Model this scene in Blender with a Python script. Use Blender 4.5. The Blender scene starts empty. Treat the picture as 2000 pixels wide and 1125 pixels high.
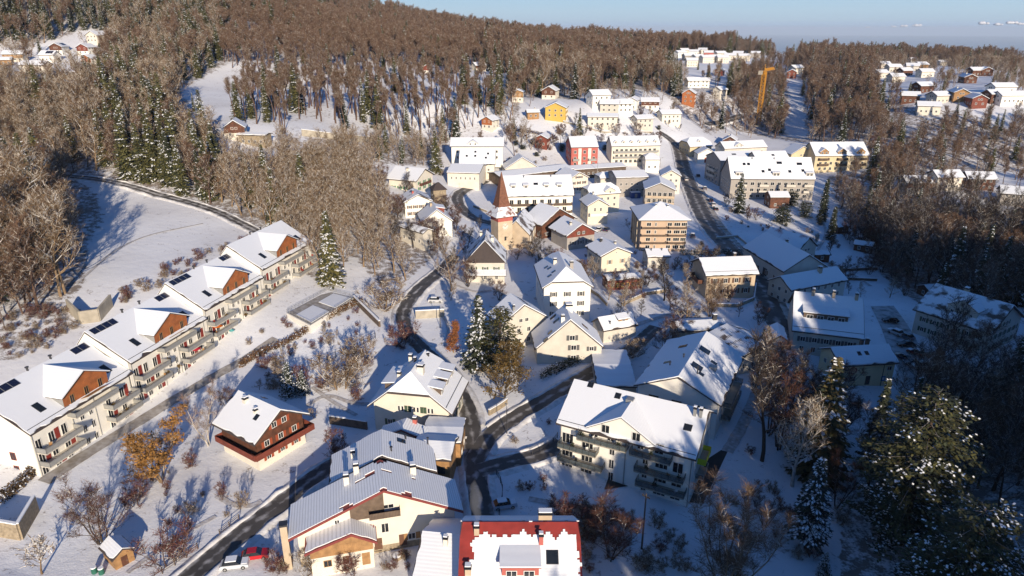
import bpy, math, random
import numpy as np
from mathutils import Vector, Matrix, noise as mnoise
R = math.radians
rnd = random.Random(7)
sc = bpy.context.scene
col = sc.collection
# ---------------------------------------------------------------- camera, sky, sun
F, PITCH, H = 1334.0, R(20.8), 75.0
cam = bpy.data.cameras.new('camera'); co = bpy.data.objects.new('camera', cam); col.objects.link(co)
co.location = (0, 0, H); co.rotation_euler = (R(90) - PITCH, 0, 0)
cam.sensor_width = 36; cam.lens = 36 * F / 2000; cam.clip_end = 90000; cam.clip_start = 1
sc.camera = co
SUN_EL, SUN_AZ = R(16), R(15)          # the sun stands behind the camera, a little to its right
sdir = Vector((math.sin(SUN_AZ) * math.cos(SUN_EL), -math.cos(SUN_AZ) * math.cos(SUN_EL), math.sin(SUN_EL)))
w = bpy.data.worlds.new('World'); sc.world = w; w.use_nodes = True
nt = w.node_tree; bg = nt.nodes['Background']
sky = nt.nodes.new('ShaderNodeTexSky'); sky.sky_type = 'NISHITA'; sky.sun_disc = False
sky.sun_elevation = SUN_EL; sky.sun_rotation = math.atan2(sdir.x, sdir.y)
sky.altitude = 900; sky.air_density = 1.0; sky.dust_density = 0.3; sky.ozone_density = 5.0
# towards the horizon the blue pales to winter haze
def wn(t, **k):
    n = nt.nodes.new(t)
    for a, v in k.items(): setattr(n, a, v)
    return n
tint = wn('ShaderNodeMix', data_type='RGBA', blend_type='MULTIPLY'); tint.inputs[0].default_value = 1; nt.links.new(sky.outputs[0], tint.inputs[6]); tint.inputs[7].default_value = (.68, .96, 1.2, 1)
SKY_S = 0.084
wtc = wn('ShaderNodeTexCoord'); wsx = wn('ShaderNodeSeparateXYZ'); nt.links.new(wtc.outputs['Generated'], wsx.inputs[0])
wmr = wn('ShaderNodeMapRange'); wmr.inputs[1].default_value = -.02; wmr.inputs[2].default_value = .08; nt.links.new(wsx.outputs[2], wmr.inputs[0])
wcr = wn('ShaderNodeValToRGB'); nt.links.new(wmr.outputs[0], wcr.inputs[0])
hz = [(.0, (.24, .33, .51)), (.20, (.27, .365, .525)), (.30, (.315, .41, .50)), (.42, (.325, .435, .525)), (.62, (.29, .43, .55)), (1., (.24, .40, .57))]
while len(wcr.color_ramp.elements) < len(hz): wcr.color_ramp.elements.new(.5)
for e_, (p_, c_) in zip(wcr.color_ramp.elements, hz): e_.position = p_; e_.color = (*[v / SKY_S for v in c_], 1)
wm2 = wn('ShaderNodeMapRange'); wm2.inputs[1].default_value = .06; wm2.inputs[2].default_value = .30; nt.links.new(wsx.outputs[2], wm2.inputs[0])
wmx = wn('ShaderNodeMix', data_type='RGBA'); nt.links.new(wm2.outputs[0], wmx.inputs[0]); nt.links.new(wcr.outputs[0], wmx.inputs[6]); nt.links.new(tint.outputs[2], wmx.inputs[7])
nt.links.new(wmx.outputs[2], bg.inputs[0]); bg.inputs[1].default_value = SKY_S
sl = bpy.data.lights.new('sun', 'SUN'); sl.energy = 4.6; sl.angle = R(0.55); sl.color = (1.0, 0.85, 0.655)
so = bpy.data.objects.new('sun', sl); col.objects.link(so)
so.rotation_euler = sdir.to_track_quat('Z', 'Y').to_euler(); so.location = (100, -300, 200)
sc.view_settings.view_transform = 'Standard'; sc.view_settings.look = 'None'
sc.view_settings.exposure = 0.55; sc.view_settings.gamma = 1.0
# ---------------------------------------------------------------- photogrammetry: a pixel of the 2000 px photograph and a height give a point
CP, SP = math.cos(PITCH), math.sin(PITCH)
def ray(px, py):
    x = (px - 1000) / F; y = (562.5 - py) / F
    return np.array([x, CP + y * SP, -SP + y * CP])
def at(px, py, z):
    d = ray(px, py); return np.array([0, 0, H]) + d * ((z - H) / d[2])
def proj(x, y, z):
    v2 = z - H; f = y * CP - v2 * SP; u = y * SP + v2 * CP
    return 1000 + F * x / f, 562.5 - F * u / f
# ---------------------------------------------------------------- terrain
CT = [  # photo pixel of the ground and its height
 (30,1110,-1),(300,1110,-1),(600,1120,-2),(1000,1110,-2),(1350,1110,-2),(1600,1110,-3),(1950,1110,-4),
 (120,960,0),(380,960,0),(560,980,-1),(940,930,0),(1080,960,-.5),(1300,1000,-1),(1500,930,-2),(1680,900,-3),(1850,900,-4),(1980,850,-4),
 (300,820,0),(470,700,2),(640,780,1),(760,800,1),(930,800,1),(1120,740,1.5),(1460,760,0),(1700,770,-1),(1860,700,-1),(1980,690,0),
 (620,640,5),(740,640,4),(790,600,4),(930,600,3),(1200,660,2),(1300,600,2),(1420,600,2),(1500,620,1.5),(1720,640,0),(1850,580,-5),(1980,560,-5),
 (0,560,13),(0,700,8),(60,630,10),(150,520,13),(250,540,12),(330,570,10),(430,480,12),(150,350,22),(300,385,17),(420,425,14),(520,468,11),(620,500,9),
 (700,520,8),(840,540,5),(980,500,3),(1100,480,3),(1290,485,2),(1400,480,2),(1560,480,0),(1700,480,-3),(1800,470,-4),(1980,480,-2),
 (600,400,14),(700,350,16),(820,350,12),(900,360,8),(900,420,6),(1050,445,3),(1200,400,3),(1380,380,3),(1500,390,2),(1620,420,1),(1700,420,0),
 (1000,300,14),(1140,322,9),(1240,316,8),(1330,290,8),(1380,300,6),(1640,330,5),(1840,362,8),(1960,380,5),(1720,360,4),
 (560,300,24),(470,290,26),(600,255,29),(700,290,22),(820,290,17),(880,270,19),(960,255,22),
 (300,250,33),(200,230,38),(80,240,36),(0,300,26),(0,430,18),(380,240,36),(430,180,40),(450,122,53),(150,140,47),(190,100,59),(60,130,51),(0,110,56),
 (700,200,34),(560,180,37),(850,200,35),(1000,190,33),(1050,225,28),(1180,195,35),(1260,215,26),(1320,225,19),(1340,190,29),(1450,262,8),(1480,247,9),(1555,255,9),(1555,165,27),
 (1000,140,39),(1200,140,37),(850,130,45),(1400,180,30),(1440,130,36),(1340,125,36),(1500,130,33),(1640,170,27),(1740,170,33),(1900,180,36),(1990,190,34),(1780,215,26),(1960,250,20),(1850,270,16),(1700,270,14),(1990,330,6),(1850,300,12),
 (1720,140,36),(1900,135,40),(1990,140,38)]
CW = [(-480,620,105),(-250,640,84),(-330,820,101),(-200,860,70),(-140,870,56),(-60,900,47),(0,950,45),(60,1000,43),(130,1150,46),(200,1250,45),(280,1300,40),(400,1300,39),(560,1300,27),(760,1250,24),(520,980,29),(700,850,30),(650,700,26),
 (-700,500,110),(-600,900,140),(-500,1200,150),(-300,1300,110),(-100,1400,60),(200,1700,20),(600,1700,5),(1000,1300,10),(1000,700,18),(500,300,25),(350,150,25),(0,2000,-30),(-700,2000,80),(900,2000,-40),
 (35,26,5),(52,20,15),(66,16,25),(85,18,26),(110,26,26),(132,28,42),(155,33,47),(195,40,50),(130,70,24),(100,82,10),(170,90,26),(150,130,6),(190,180,8),(240,250,8),(70,58,4),(40,58,0),(0,40,0),(0,0,2),(-60,40,2),(-110,60,6),(-180,120,16),(-200,40,20),
 (60,-60,14),(150,-60,50),(260,-60,60),(-100,-100,5),(0,-300,20),(300,-300,70),(-300,-300,20),(-400,100,40),(-300,250,45),(-260,340,48),(-900,0,80),(900,0,60)]
pts = [at(a, b, c) for a, b, c in CT] + [np.array(p, float) for p in CW]
CX = np.array([[p[0], p[1]] for p in pts]); CZ = np.array([p[2] for p in pts])
def kern(a, b):
    d = np.sqrt(((a[:, None, :] - b[None, :, :]) ** 2).sum(2)); return d
_n = len(CX)
_A = np.zeros((_n + 3, _n + 3)); _A[:_n, :_n] = kern(CX, CX) - np.eye(_n) * 2.5
_A[:_n, _n] = 1; _A[:_n, _n + 1:] = CX; _A[_n, :_n] = 1; _A[_n + 1:, :_n] = CX.T
_W = np.linalg.solve(_A, np.concatenate([CZ, np.zeros(3)]))
def tzs(P):
    P = np.asarray(P, float); out = np.empty(len(P))
    for i in range(0, len(P), 20000):
        q = P[i:i + 20000]; out[i:i + 20000] = kern(q, CX) @ _W[:_n] + _W[_n] + q @ _W[_n + 1:]
    r = np.hypot(P[:, 0], P[:, 1])
    k = np.clip((r - 1500) / 900, 0, 1); k = k * k * (3 - 2 * k)
    return out * (1 - k) + (-60) * k - 430 * np.clip((r - 2000) / 1500, 0, 1)
def tz(x, y): return float(tzs([[x, y]])[0])
def G(px, py):
    """where the view ray through a photo pixel meets the terrain"""
    d = ray(px, py); t = np.arange(40, 1800, 2.0); P = np.array([0, 0, H]) + d * t[:, None]
    h = tzs(P[:, :2]); i = np.argmax(P[:, 2] < h)
    return np.array([P[i][0], P[i][1], h[i]])
def Gs(L): return [G(*p) for p in L]
# ---------------------------------------------------------------- materials
MATS = {}
def mat(name, c, rough=.8, var=.15, scale=1.2, bump=0., bscale=8., metal=0., kind=None, c2=None, planks=None, spec=None):
    if name in MATS: return MATS[name]
    m = bpy.data.materials.new(name); m.use_nodes = True; MATS[name] = m
    n = m.node_tree.nodes; l = m.node_tree.links; b = n['Principled BSDF']
    b.inputs['Roughness'].default_value = rough; b.inputs['Metallic'].default_value = metal
    if spec is not None: b.inputs['Specular IOR Level'].default_value = spec
    tc = n.new('ShaderNodeTexCoord'); mp = n.new('ShaderNodeMapping'); l.new(tc.outputs['Object'], mp.inputs[0])
    no = n.new('ShaderNodeTexNoise'); no.inputs['Scale'].default_value = scale; no.inputs['Detail'].default_value = 5
    l.new(mp.outputs[0], no.inputs[0])
    cr = n.new('ShaderNodeValToRGB'); cr.color_ramp.elements[0].position = .3; cr.color_ramp.elements[1].position = .72
    d = c2 if c2 else tuple(x * (1 - var * 1.6) for x in c)
    cr.color_ramp.elements[0].color = (*d, 1); cr.color_ramp.elements[1].color = (*c, 1)
    l.new(no.outputs[0], cr.inputs[0]); outc = cr.outputs[0]
    if planks:                      # rows of boards or tiles along one axis
        wv = n.new('ShaderNodeTexWave'); wv.bands_direction = planks[0]; wv.inputs['Scale'].default_value = planks[1]; wv.inputs['Distortion'].default_value = .25
        l.new(tc.outputs['Object'], wv.inputs[0])
        mx = n.new('ShaderNodeMix'); mx.data_type = 'RGBA'; mx.blend_type = 'MULTIPLY'
        mr = n.new('ShaderNodeMapRange'); mr.inputs[1].default_value = 0; mr.inputs[2].default_value = .35; mr.inputs[3].default_value = planks[2]; mr.inputs[4].default_value = 1
        l.new(wv.outputs[1], mr.inputs[0]); mx.inputs[0].default_value = 1
        l.new(outc, mx.inputs[6]); l.new(mr.outputs[0], mx.inputs[7]); outc = mx.outputs[2]
    l.new(outc, b.inputs['Base Color'])
    if bump:
        n2 = n.new('ShaderNodeTexNoise'); n2.inputs['Scale'].default_value = bscale; n2.inputs['Detail'].default_value = 6
        l.new(mp.outputs[0], n2.inputs[0]); bp = n.new('ShaderNodeBump'); bp.inputs['Strength'].default_value = bump; bp.inputs['Distance'].default_value = .1
        l.new(n2.outputs[0], bp.inputs['Height']); l.new(bp.outputs[0], b.inputs['Normal'])
    return m
SNOW = (.75, .77, .80)
def roof_snow(name, axis, sc_, amt, tile=None, cover=1.0, nscale=.5):
    """snow lying over courses of tiles; where cover < 1 the tile itself shows in patches"""
    if name in MATS: return MATS[name]
    m = bpy.data.materials.new(name); m.use_nodes = True; MATS[name] = m
    n = m.node_tree.nodes; l = m.node_tree.links; b = n['Principled BSDF']; b.inputs['Roughness'].default_value = .7
    tc = n.new('ShaderNodeTexCoord'); wv = n.new('ShaderNodeTexWave'); wv.bands_direction = axis; wv.inputs['Scale'].default_value = sc_; wv.inputs['Distortion'].default_value = .6; wv.inputs['Detail Scale'].default_value = .6
    l.new(tc.outputs['Object'], wv.inputs[0])
    no = n.new('ShaderNodeTexNoise'); no.inputs['Scale'].default_value = nscale; no.inputs['Detail'].default_value = 7; l.new(tc.outputs['Object'], no.inputs[0])
    mr = n.new('ShaderNodeMapRange'); mr.inputs[3].default_value = 1 - amt; mr.inputs[4].default_value = 1; mr.inputs[2].default_value = .5
    l.new(wv.outputs[1], mr.inputs[0])
    mx = n.new('ShaderNodeMix'); mx.data_type = 'RGBA'; mx.blend_type = 'MULTIPLY'; mx.inputs[0].default_value = 1; mx.inputs[6].default_value = (*SNOW, 1); l.new(mr.outputs[0], mx.inputs[7])
    out = mx.outputs[2]
    if tile:
        ad = n.new('ShaderNodeMath'); ad.operation = 'MULTIPLY_ADD'; ad.inputs[1].default_value = .10; l.new(wv.outputs[1], ad.inputs[0]); l.new(no.outputs[0], ad.inputs[2])
        cm = n.new('ShaderNodeMapRange'); cm.inputs[1].default_value = .64 - .3 * (1 - cover) ; cm.inputs[2].default_value = cm.inputs[1].default_value + .03
        l.new(ad.outputs[0], cm.inputs[0])
        m2 = n.new('ShaderNodeMix'); m2.data_type = 'RGBA'; l.new(cm.outputs[0], m2.inputs[0]); l.new(out, m2.inputs[6]); m2.inputs[7].default_value = (*tile, 1); out = m2.outputs[2]
    l.new(out, b.inputs['Base Color'])
    bp = n.new('ShaderNodeBump'); bp.inputs['Strength'].default_value = .35; bp.inputs['Distance'].default_value = .08
    ad2 = n.new('ShaderNodeMath'); ad2.operation = 'MULTIPLY_ADD'; ad2.inputs[1].default_value = .35; l.new(wv.outputs[1], ad2.inputs[0]); l.new(no.outputs[0], ad2.inputs[2])
    l.new(ad2.outputs[0], bp.inputs['Height']); l.new(bp.outputs[0], b.inputs['Normal'])
    return m
M_snow = roof_snow('snow_on_tiles', 'Z', 3.2, .10)
M_snowT = roof_snow('snow_over_tile_courses', 'Z', 1.7, .26)
M_snowP = roof_snow('snow_on_plain_roof', 'Z', 1.4, .03)
M_snowR = roof_snow('snow_on_red_tiles', 'Z', 1.6, .22, (.30, .05, .035), .98, .22)
M_snowRR = roof_snow('melting_snow_on_red_tiles', 'X', .9, .10, (.30, .04, .028), .84, .16)
M_snowD = roof_snow('thin_snow_on_dark_tiles', 'Z', 2.2, .16, (.10, .075, .06), .85, .35)
M_tile = mat('dark_roof_tile', (.06, .045, .042), .8)
M_redtile = mat('red_roof_tile', (.30, .06, .04), .7)
M_white = mat('white_render', (.78, .75, .68), .9, .06, .4)
M_cream = mat('cream_render', (.66, .61, .52), .9, .08, .4)
M_yellow = mat('yellow_render', (.58, .48, .31), .9, .08, .4)
M_beige = mat('beige_render', (.48, .38, .27), .9, .12, .5)
M_grey = mat('grey_render', (.34, .31, .28), .9, .1, .5)
M_pale = mat('pale_render', (.56, .52, .45), .9, .1, .5)
M_redwall = mat('red_render', (.42, .11, .09), .85, .1, .5)
M_ochre = mat('ochre_render', (.55, .36, .08), .85, .1, .5)
M_stone = mat('stone_wall', (.36, .29, .2), .95, .3, 2.2, .5, 4)
M_conc = mat('concrete', (.40, .36, .29), .9, .2, .6, .15, 5)
M_wood = mat('dark_timber', (.15, .055, .028), .8, .35, 1.0, planks=('Z', 1.6, .55))
M_orange = mat('orange_timber', (.44, .14, .04), .75, .25, 1.0, planks=('Z', 1.6, .6))
M_redwood = mat('red_timber', (.22, .05, .028), .75, .25, 1.0, planks=('Z', 1.6, .6))
M_tan = mat('tan_timber', (.40, .22, .09), .8, .25, 1.0, planks=('Z', 1.6, .65))
M_brownw = mat('weathered_timber', (.15, .105, .075), .85, .3, 1.0, planks=('X', 1.4, .55))
M_glass = mat('window_glass', (.018, .022, .028), .06, .2, .8, spec=.6)
M_frame = mat('white_frame', (.7, .68, .64), .6, .05)
M_dark = mat('dark_metal', (.035, .035, .04), .5)
M_metal = mat('grey_metal', (.32, .32, .31), .45, .1, metal=.3)
M_redpan = mat('red_panel', (.26, .035, .025), .6)
M_green = mat('green_shutter', (.05, .085, .05), .7)
M_brsh = mat('brown_shutter', (.12, .055, .03), .7)
M_grsh = mat('grey_shutter', (.10, .10, .10), .7)
M_solar = mat('solar_glass', (.012, .016, .04), .12, .1, spec=.6)
M_railg = mat('frosted_rail_panel', (.27, .27, .26), .35, .08)
M_asph = mat('asphalt', (.052, .048, .046), .75, .35, .35, .2, 6)
M_snowy_road = mat('snowy_gravel', (.55, .53, .5), .9, .5, .5, c2=(.15, .12, .09))
M_snowgen = mat('snow_cap', SNOW, .7, .03, 1.5, .2, 4)
M_awning = mat('tan_canvas', (.50, .27, .09), .9)
# ---------------------------------------------------------------- mesh builder
class MB:
    def __init__(s): s.v = []; s.f = []; s.m = []
    def poly(s, pts, m=0):
        i = len(s.v); s.v += [tuple(p) for p in pts]; s.f.append(tuple(range(i, i + len(pts)))); s.m.append(m); return s
    def box(s, x0, x1, y0, y1, z0, z1, m=0, M=None):
        c = [(x0, y0, z0), (x1, y0, z0), (x1, y1, z0), (x0, y1, z0), (x0, y0, z1), (x1, y0, z1), (x1, y1, z1), (x0, y1, z1)]
        if M is not None: c = [tuple(M @ Vector(p)) for p in c]
        i = len(s.v); s.v += c
        for f in ((0, 3, 2, 1), (4, 5, 6, 7), (0, 1, 5, 4), (1, 2, 6, 5), (2, 3, 7, 6), (3, 0, 4, 7)):
            s.f.append(tuple(i + k for k in f)); s.m.append(m)
        return s
    def tube(s, p, q, r, r2=None, n=6, m=0, cap=True):
        p = Vector(p); q = Vector(q); r2 = r if r2 is None else r2
        d = (q - p).normalized(); a = d.orthogonal().normalized(); b = d.cross(a); i = len(s.v)
        for c, rr in ((p, r), (q, r2)):
            for k in range(n):
                t = 2 * math.pi * k / n; s.v.append(tuple(c + a * (rr * math.cos(t)) + b * (rr * math.sin(t))))
        for k in range(n):
            s.f.append((i + k, i + (k + 1) % n, i + n + (k + 1) % n, i + n + k)); s.m.append(m)
        if cap:
            s.f.append(tuple(i + n + k for k in range(n))); s.m.append(m)
            s.f.append(tuple(i + k for k in reversed(range(n)))); s.m.append(m)
        return s
    def prism(s, prof, x0, x1, m=0):
        """profile in (y, z) pushed along x"""
        n = len(prof); i = len(s.v)
        s.v += [(x0, y, z) for y, z in prof] + [(x1, y, z) for y, z in prof]
        s.f.append(tuple(i + k for k in range(n))); s.f.append(tuple(i + n + k for k in reversed(range(n)))); s.m += [m, m]
        for k in range(n):
            s.f.append((i + k, i + n + k, i + n + (k + 1) % n, i + (k + 1) % n)); s.m.append(m)
        return s
    def slab(s, polys, t0, t1, m=0, m_side=None):
        """roof planes given as polygons, as one closed sheet between two heights"""
        key = {}; pos = []
        def vid(p):
            k = tuple(round(c, 3) for c in p)
            if k not in key: key[k] = len(pos); pos.append(k)
            return key[k]
        ids = []
        for p in polys:
            q = []
            for a in p:
                v = vid(a)
                if not q or q[-1] != v: q.append(v)
            if q[0] == q[-1]: q.pop()
            if len(q) > 2: ids.append(q)
        n = len(pos); i = len(s.v)
        s.v += [(x, y, z + t0) for x, y, z in pos] + [(x, y, z + t1) for x, y, z in pos]
        ed = {}
        for q in ids:
            s.f.append(tuple(i + n + k for k in q)); s.f.append(tuple(i + k for k in reversed(q))); s.m += [m, m]
            for a, b in zip(q, q[1:] + q[:1]): ed[(a, b)] = 1
        for a, b in ed:
            if (b, a) not in ed:
                s.f.append((i + a, i + b, i + n + b, i + n + a)); s.m.append(m if m_side is None else m_side)
        return s
    def mesh(s, name, mats, smooth=False):
        me = bpy.data.meshes.new(name); me.from_pydata(s.v, [], s.f)
        for m in mats: me.materials.append(m)
        if len(mats) > 1: me.polygons.foreach_set('material_index', s.m)
        if smooth: me.polygons.foreach_set('use_smooth', [True] * len(s.f))
        me.update(); return me
    def build(s, name, mats, parent=None, smooth=False, loc=None, rz=None):
        if not isinstance(mats, (list, tuple)): mats = [mats]
        return obj(name, s.mesh(name, mats, smooth), parent, loc, rz)
def obj(name, me, parent=None, loc=None, rz=None):
    o = bpy.data.objects.new(name, me); col.objects.link(o)
    if parent is not None: o.parent = parent
    if loc is not None: o.location = loc
    if rz is not None: o.rotation_euler = (0, 0, rz)
    return o
def tag(o, label=None, cat=None, group=None, kind=None):
    for k, v in (('label', label), ('category', cat), ('group', group), ('kind', kind)):
        if v: o[k] = v
    return o
def empty(name, loc, rz=0, label=None, cat=None, group=None):
    o = bpy.data.objects.new(name, None); col.objects.link(o); o.location = loc; o.rotation_euler = (0, 0, rz); o.empty_display_size = .5
    return tag(o, label, cat, group)
_cache = {}
def cached(key, fn):
    if key not in _cache: _cache[key] = fn()
    return _cache[key]
# ---------------------------------------------------------------- clearings: where no wood grows (ground outlines, photo pixels)
def inpoly(px, py, poly):
    px = np.asarray(px); py = np.asarray(py); r = np.zeros(px.shape, bool); n = len(poly)
    for i in range(n):
        x1, y1 = poly[i]; x2, y2 = poly[(i + 1) % n]
        if y1 == y2: continue
        c = ((y1 > py) != (y2 > py)) & (px < (x2 - x1) * (py - y1) / (y2 - y1) + x1); r ^= c
    return r
VILLAGE = [(-300,650),(-20,650),(110,600),(165,560),(175,470),(205,420),(185,375),(150,350),(300,372),(420,412),(520,462),(600,540),(640,560),(690,500),(745,560),(800,540),(855,500),(860,470),(830,440),(780,425),(735,385),(720,345),(740,322),(860,325),(878,280),(960,235),(1010,240),(1020,190),(1120,195),(1180,175),(1290,178),(1330,215),(1380,262),(1420,250),(1500,270),(1600,282),(1710,285),(1720,335),(1610,345),(1640,420),(1700,520),(1790,590),(1800,650),(1990,600),(2300,620),(2300,720),(1840,720),(1790,780),(1720,880),(1640,1000),(1640,1400),(-300,1400)]
CLEAR = [VILLAGE,
 [(-200,95),(60,95),(150,60),(225,62),(212,120),(192,155),(120,195),(95,150),(40,150),(-200,145)],
 [(352,178),(385,158),(452,122),(450,236),(428,236),(384,222)],
 [(566,240),(610,236),(650,248),(650,266),(600,258)], [(432,238),(545,250),(545,305),(430,300)],
 [(1255,114),(1300,109),(1480,107),(1535,114),(1540,132),(1480,138),(1400,168),(1340,172),(1310,150),(1265,125)],
 [(1500,104),(1560,104),(1556,128),(1508,130)], [(1540,150),(1559,150),(1575,268),(1536,268)],
 [(1705,140),(1790,120),(1860,132),(1990,124),(2200,130),(2200,260),(1935,245),(1880,212),(1800,212),(1735,195)],
 [(1740,345),(1990,335),(2200,340),(2200,480),(1980,440),(1930,400),(1800,385),(1750,375)], [(820,390),(890,372),(930,400),(930,440),(860,440)]]
def is_clear(px, py):
    r = np.zeros(np.shape(px), bool)
    for c in CLEAR: r |= inpoly(px, py, c)
    return r
# ---------------------------------------------------------------- ground sheet
def ground():
    ang = np.concatenate([np.arange(-180, -52, 4.0), np.arange(-52, 52, .32), np.arange(52, 180, 4.0)]); rr = [0, 12, 24, 36]
    r = 45.0
    while r < 7000: rr.append(r); r *= 1.012 if r < 1700 else 1.06
    rr = np.array(rr); A, Q = np.meshgrid(np.radians(ang), rr); X = Q * np.sin(A); Y = Q * np.cos(A)
    Z = tzs(np.stack([X.ravel(), Y.ravel()], 1)); nr, na = A.shape
    V = np.stack([X.ravel(), Y.ravel(), Z], 1); idx = np.arange(nr * na).reshape(nr, na)
    a = idx[:-1, :]; b = np.roll(idx, -1, 1)[:-1, :]; c = np.roll(idx, -1, 1)[1:, :]; d = idx[1:, :]
    Fc = np.stack([a.ravel(), b.ravel(), c.ravel(), d.ravel()], 1)[:, ::-1]
    me = bpy.data.meshes.new('ground'); me.from_pydata(V.tolist(), [], Fc.tolist())
    px, py = proj(V[:, 0], V[:, 1], V[:, 2]); front = V[:, 1] * CP - (V[:, 2] - H) * SP > 20
    lit = np.where(front, ~is_clear(px, py), True).astype(np.float32); lit[inpoly(px, py, [(-60,585),(120,585),(175,615),(120,660),(-60,735)])] = .8; lit[(px > 440) & (px < 1000) & (py > 120) & (py < 270)] *= .35
    at_ = me.attributes.new('litter', 'FLOAT', 'POINT'); at_.data.foreach_set('value', lit)
    me.polygons.foreach_set('use_smooth', [True] * len(me.polygons))
    m = bpy.data.materials.new('snow_ground'); m.use_nodes = True; n = m.node_tree.nodes; l = m.node_tree.links; b = n['Principled BSDF']
    b.inputs['Roughness'].default_value = .75
    tc = n.new('ShaderNodeTexCoord'); at2 = n.new('ShaderNodeAttribute'); at2.attribute_name = 'litter'
    def nz(s, d=6):
        k = n.new('ShaderNodeTexNoise'); k.inputs['Scale'].default_value = s; k.inputs['Detail'].default_value = d; l.new(tc.outputs['Object'], k.inputs[0]); return k.outputs[0]
    def mth(op, a, b_, c=None):
        k = n.new('ShaderNodeMath'); k.operation = op
        for i, v in enumerate((a, b_, c)):
            if v is None: continue
            if isinstance(v, (int, float)): k.inputs[i].default_value = v
            else: l.new(v, k.inputs[i])
        return k.outputs[0]
    # litter showing through: much in the woods, little tufts in the open
    s1 = mth('ADD', mth('ADD', mth('MULTIPLY', nz(.55), .5), mth('MULTIPLY', nz(2.4, 3), .32)), mth('MULTIPLY', nz(.07, 4), .2))
    th = mth('MULTIPLY_ADD', at2.outputs['Fac'], -.15, .605)
    mask = n.new('ShaderNodeMapRange'); l.new(mth('SUBTRACT', s1, th), mask.inputs[0]); mask.inputs[1].default_value = -.02; mask.inputs[2].default_value = .09; mask.inputs[4].default_value = .85
    big = n.new('ShaderNodeMapRange'); l.new(nz(.035, 3), big.inputs[0]); big.inputs[1].default_value = .35; big.inputs[2].default_value = .7
    base = n.new('ShaderNodeMix'); base.data_type = 'RGBA'; l.new(big.outputs[0], base.inputs[0]); base.inputs[6].default_value = (.80, .81, .83, 1); base.inputs[7].default_value = (.66, .66, .68, 1)
    mx = n.new('ShaderNodeMix'); mx.data_type = 'RGBA'; l.new(mask.outputs[0], mx.inputs[0]); l.new(base.outputs[2], mx.inputs[6]); mx.inputs[7].default_value = (.13, .085, .05, 1)
    l.new(mx.outputs[2], b.inputs['Base Color'])
    bp = n.new('ShaderNodeBump'); bp.inputs['Strength'].default_value = .55; bp.inputs['Distance'].default_value = .35
    l.new(mth('ADD', mth('MULTIPLY', nz(.5), .6), mth('MULTIPLY', nz(3.0, 4), .25)), bp.inputs['Height']); l.new(bp.outputs[0], b.inputs['Normal'])
    me.materials.append(m); o = obj('ground', me); tag(o, kind='structure', label='snow covered ground of the village and hillsides', cat='ground')
ground()
# ---------------------------------------------------------------- far lowland lake below the edge of the plateau
m_lake = mat('lake_water', (.05, .09, .15), .35, .1, .0002)
lk = MB()
for k in range(48):
    a0, a1 = 2 * math.pi * k / 48, 2 * math.pi * (k + 1) / 48
    lk.poly([(0, 0, -500), (70000 * math.cos(a0), 70000 * math.sin(a0), -500), (70000 * math.cos(a1), 70000 * math.sin(a1), -500)])
tag(lk.build('lake', m_lake), 'wide hazy blue lake plain far below the hills', 'lake', kind='structure')
# ---------------------------------------------------------------- roads
def smooth_line(P, step=2.0):
    P = np.array([p[:2] for p in P], float)
    for _ in range(3):
        Q = [P[0]]
        for a, b in zip(P[:-1], P[1:]): Q += [a * .75 + b * .25, a * .25 + b * .75]
        Q.append(P[-1]); P = np.array(Q)
    d = np.concatenate([[0], np.cumsum(np.hypot(*np.diff(P, axis=0).T))]); s = np.arange(0, d[-1], step)
    return np.stack([np.interp(s, d, P[:, 0]), np.interp(s, d, P[:, 1])], 1)
ROADS = []
def strip(name, pxs, wid, m, lift=.10, label=None, step=1.5, wob=0.):
    L = smooth_line(Gs(pxs), step); T = np.gradient(L, axis=0); T /= np.hypot(T[:, 0], T[:, 1])[:, None]; N = np.stack([-T[:, 1], T[:, 0]], 1)
    cols = 7; off = np.linspace(-.5, .5, cols) * wid; mb = MB(); V = []
    for i in range(len(L)):
        ww = 1 + wob * (mnoise.noise(Vector((i * .3, wid, 0))))
        for o_ in off:
            e_ = o_ * (1 + (.13 * mnoise.noise(Vector((i * .45, o_ * 3, 5))) if abs(o_) > wid * .45 else 0)); V.append(L[i] + N[i] * e_)
    V = np.array(V); Z = tzs(V); Z = Z + lift + np.hypot(V[:, 0], V[:, 1]) * .0006
    mb.v = [(x, y, z) for (x, y), z in zip(V, Z)]
    for i in range(len(L) - 1):
        for j in range(cols - 1):
            a = i * cols + j; mb.f.append((a, a + cols, a + cols + 1, a + 1)); mb.m.append(0)
    me = mb.mesh(name, [m], True); at_ = me.attributes.new('across', 'FLOAT', 'POINT'); at_.data.foreach_set('value', np.tile(np.linspace(-.5, .5, cols), len(L)).astype(np.float32)); o = obj(name, me); tag(o, label, 'road', kind='structure'); ROADS.append((L, wid)); return o
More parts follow.
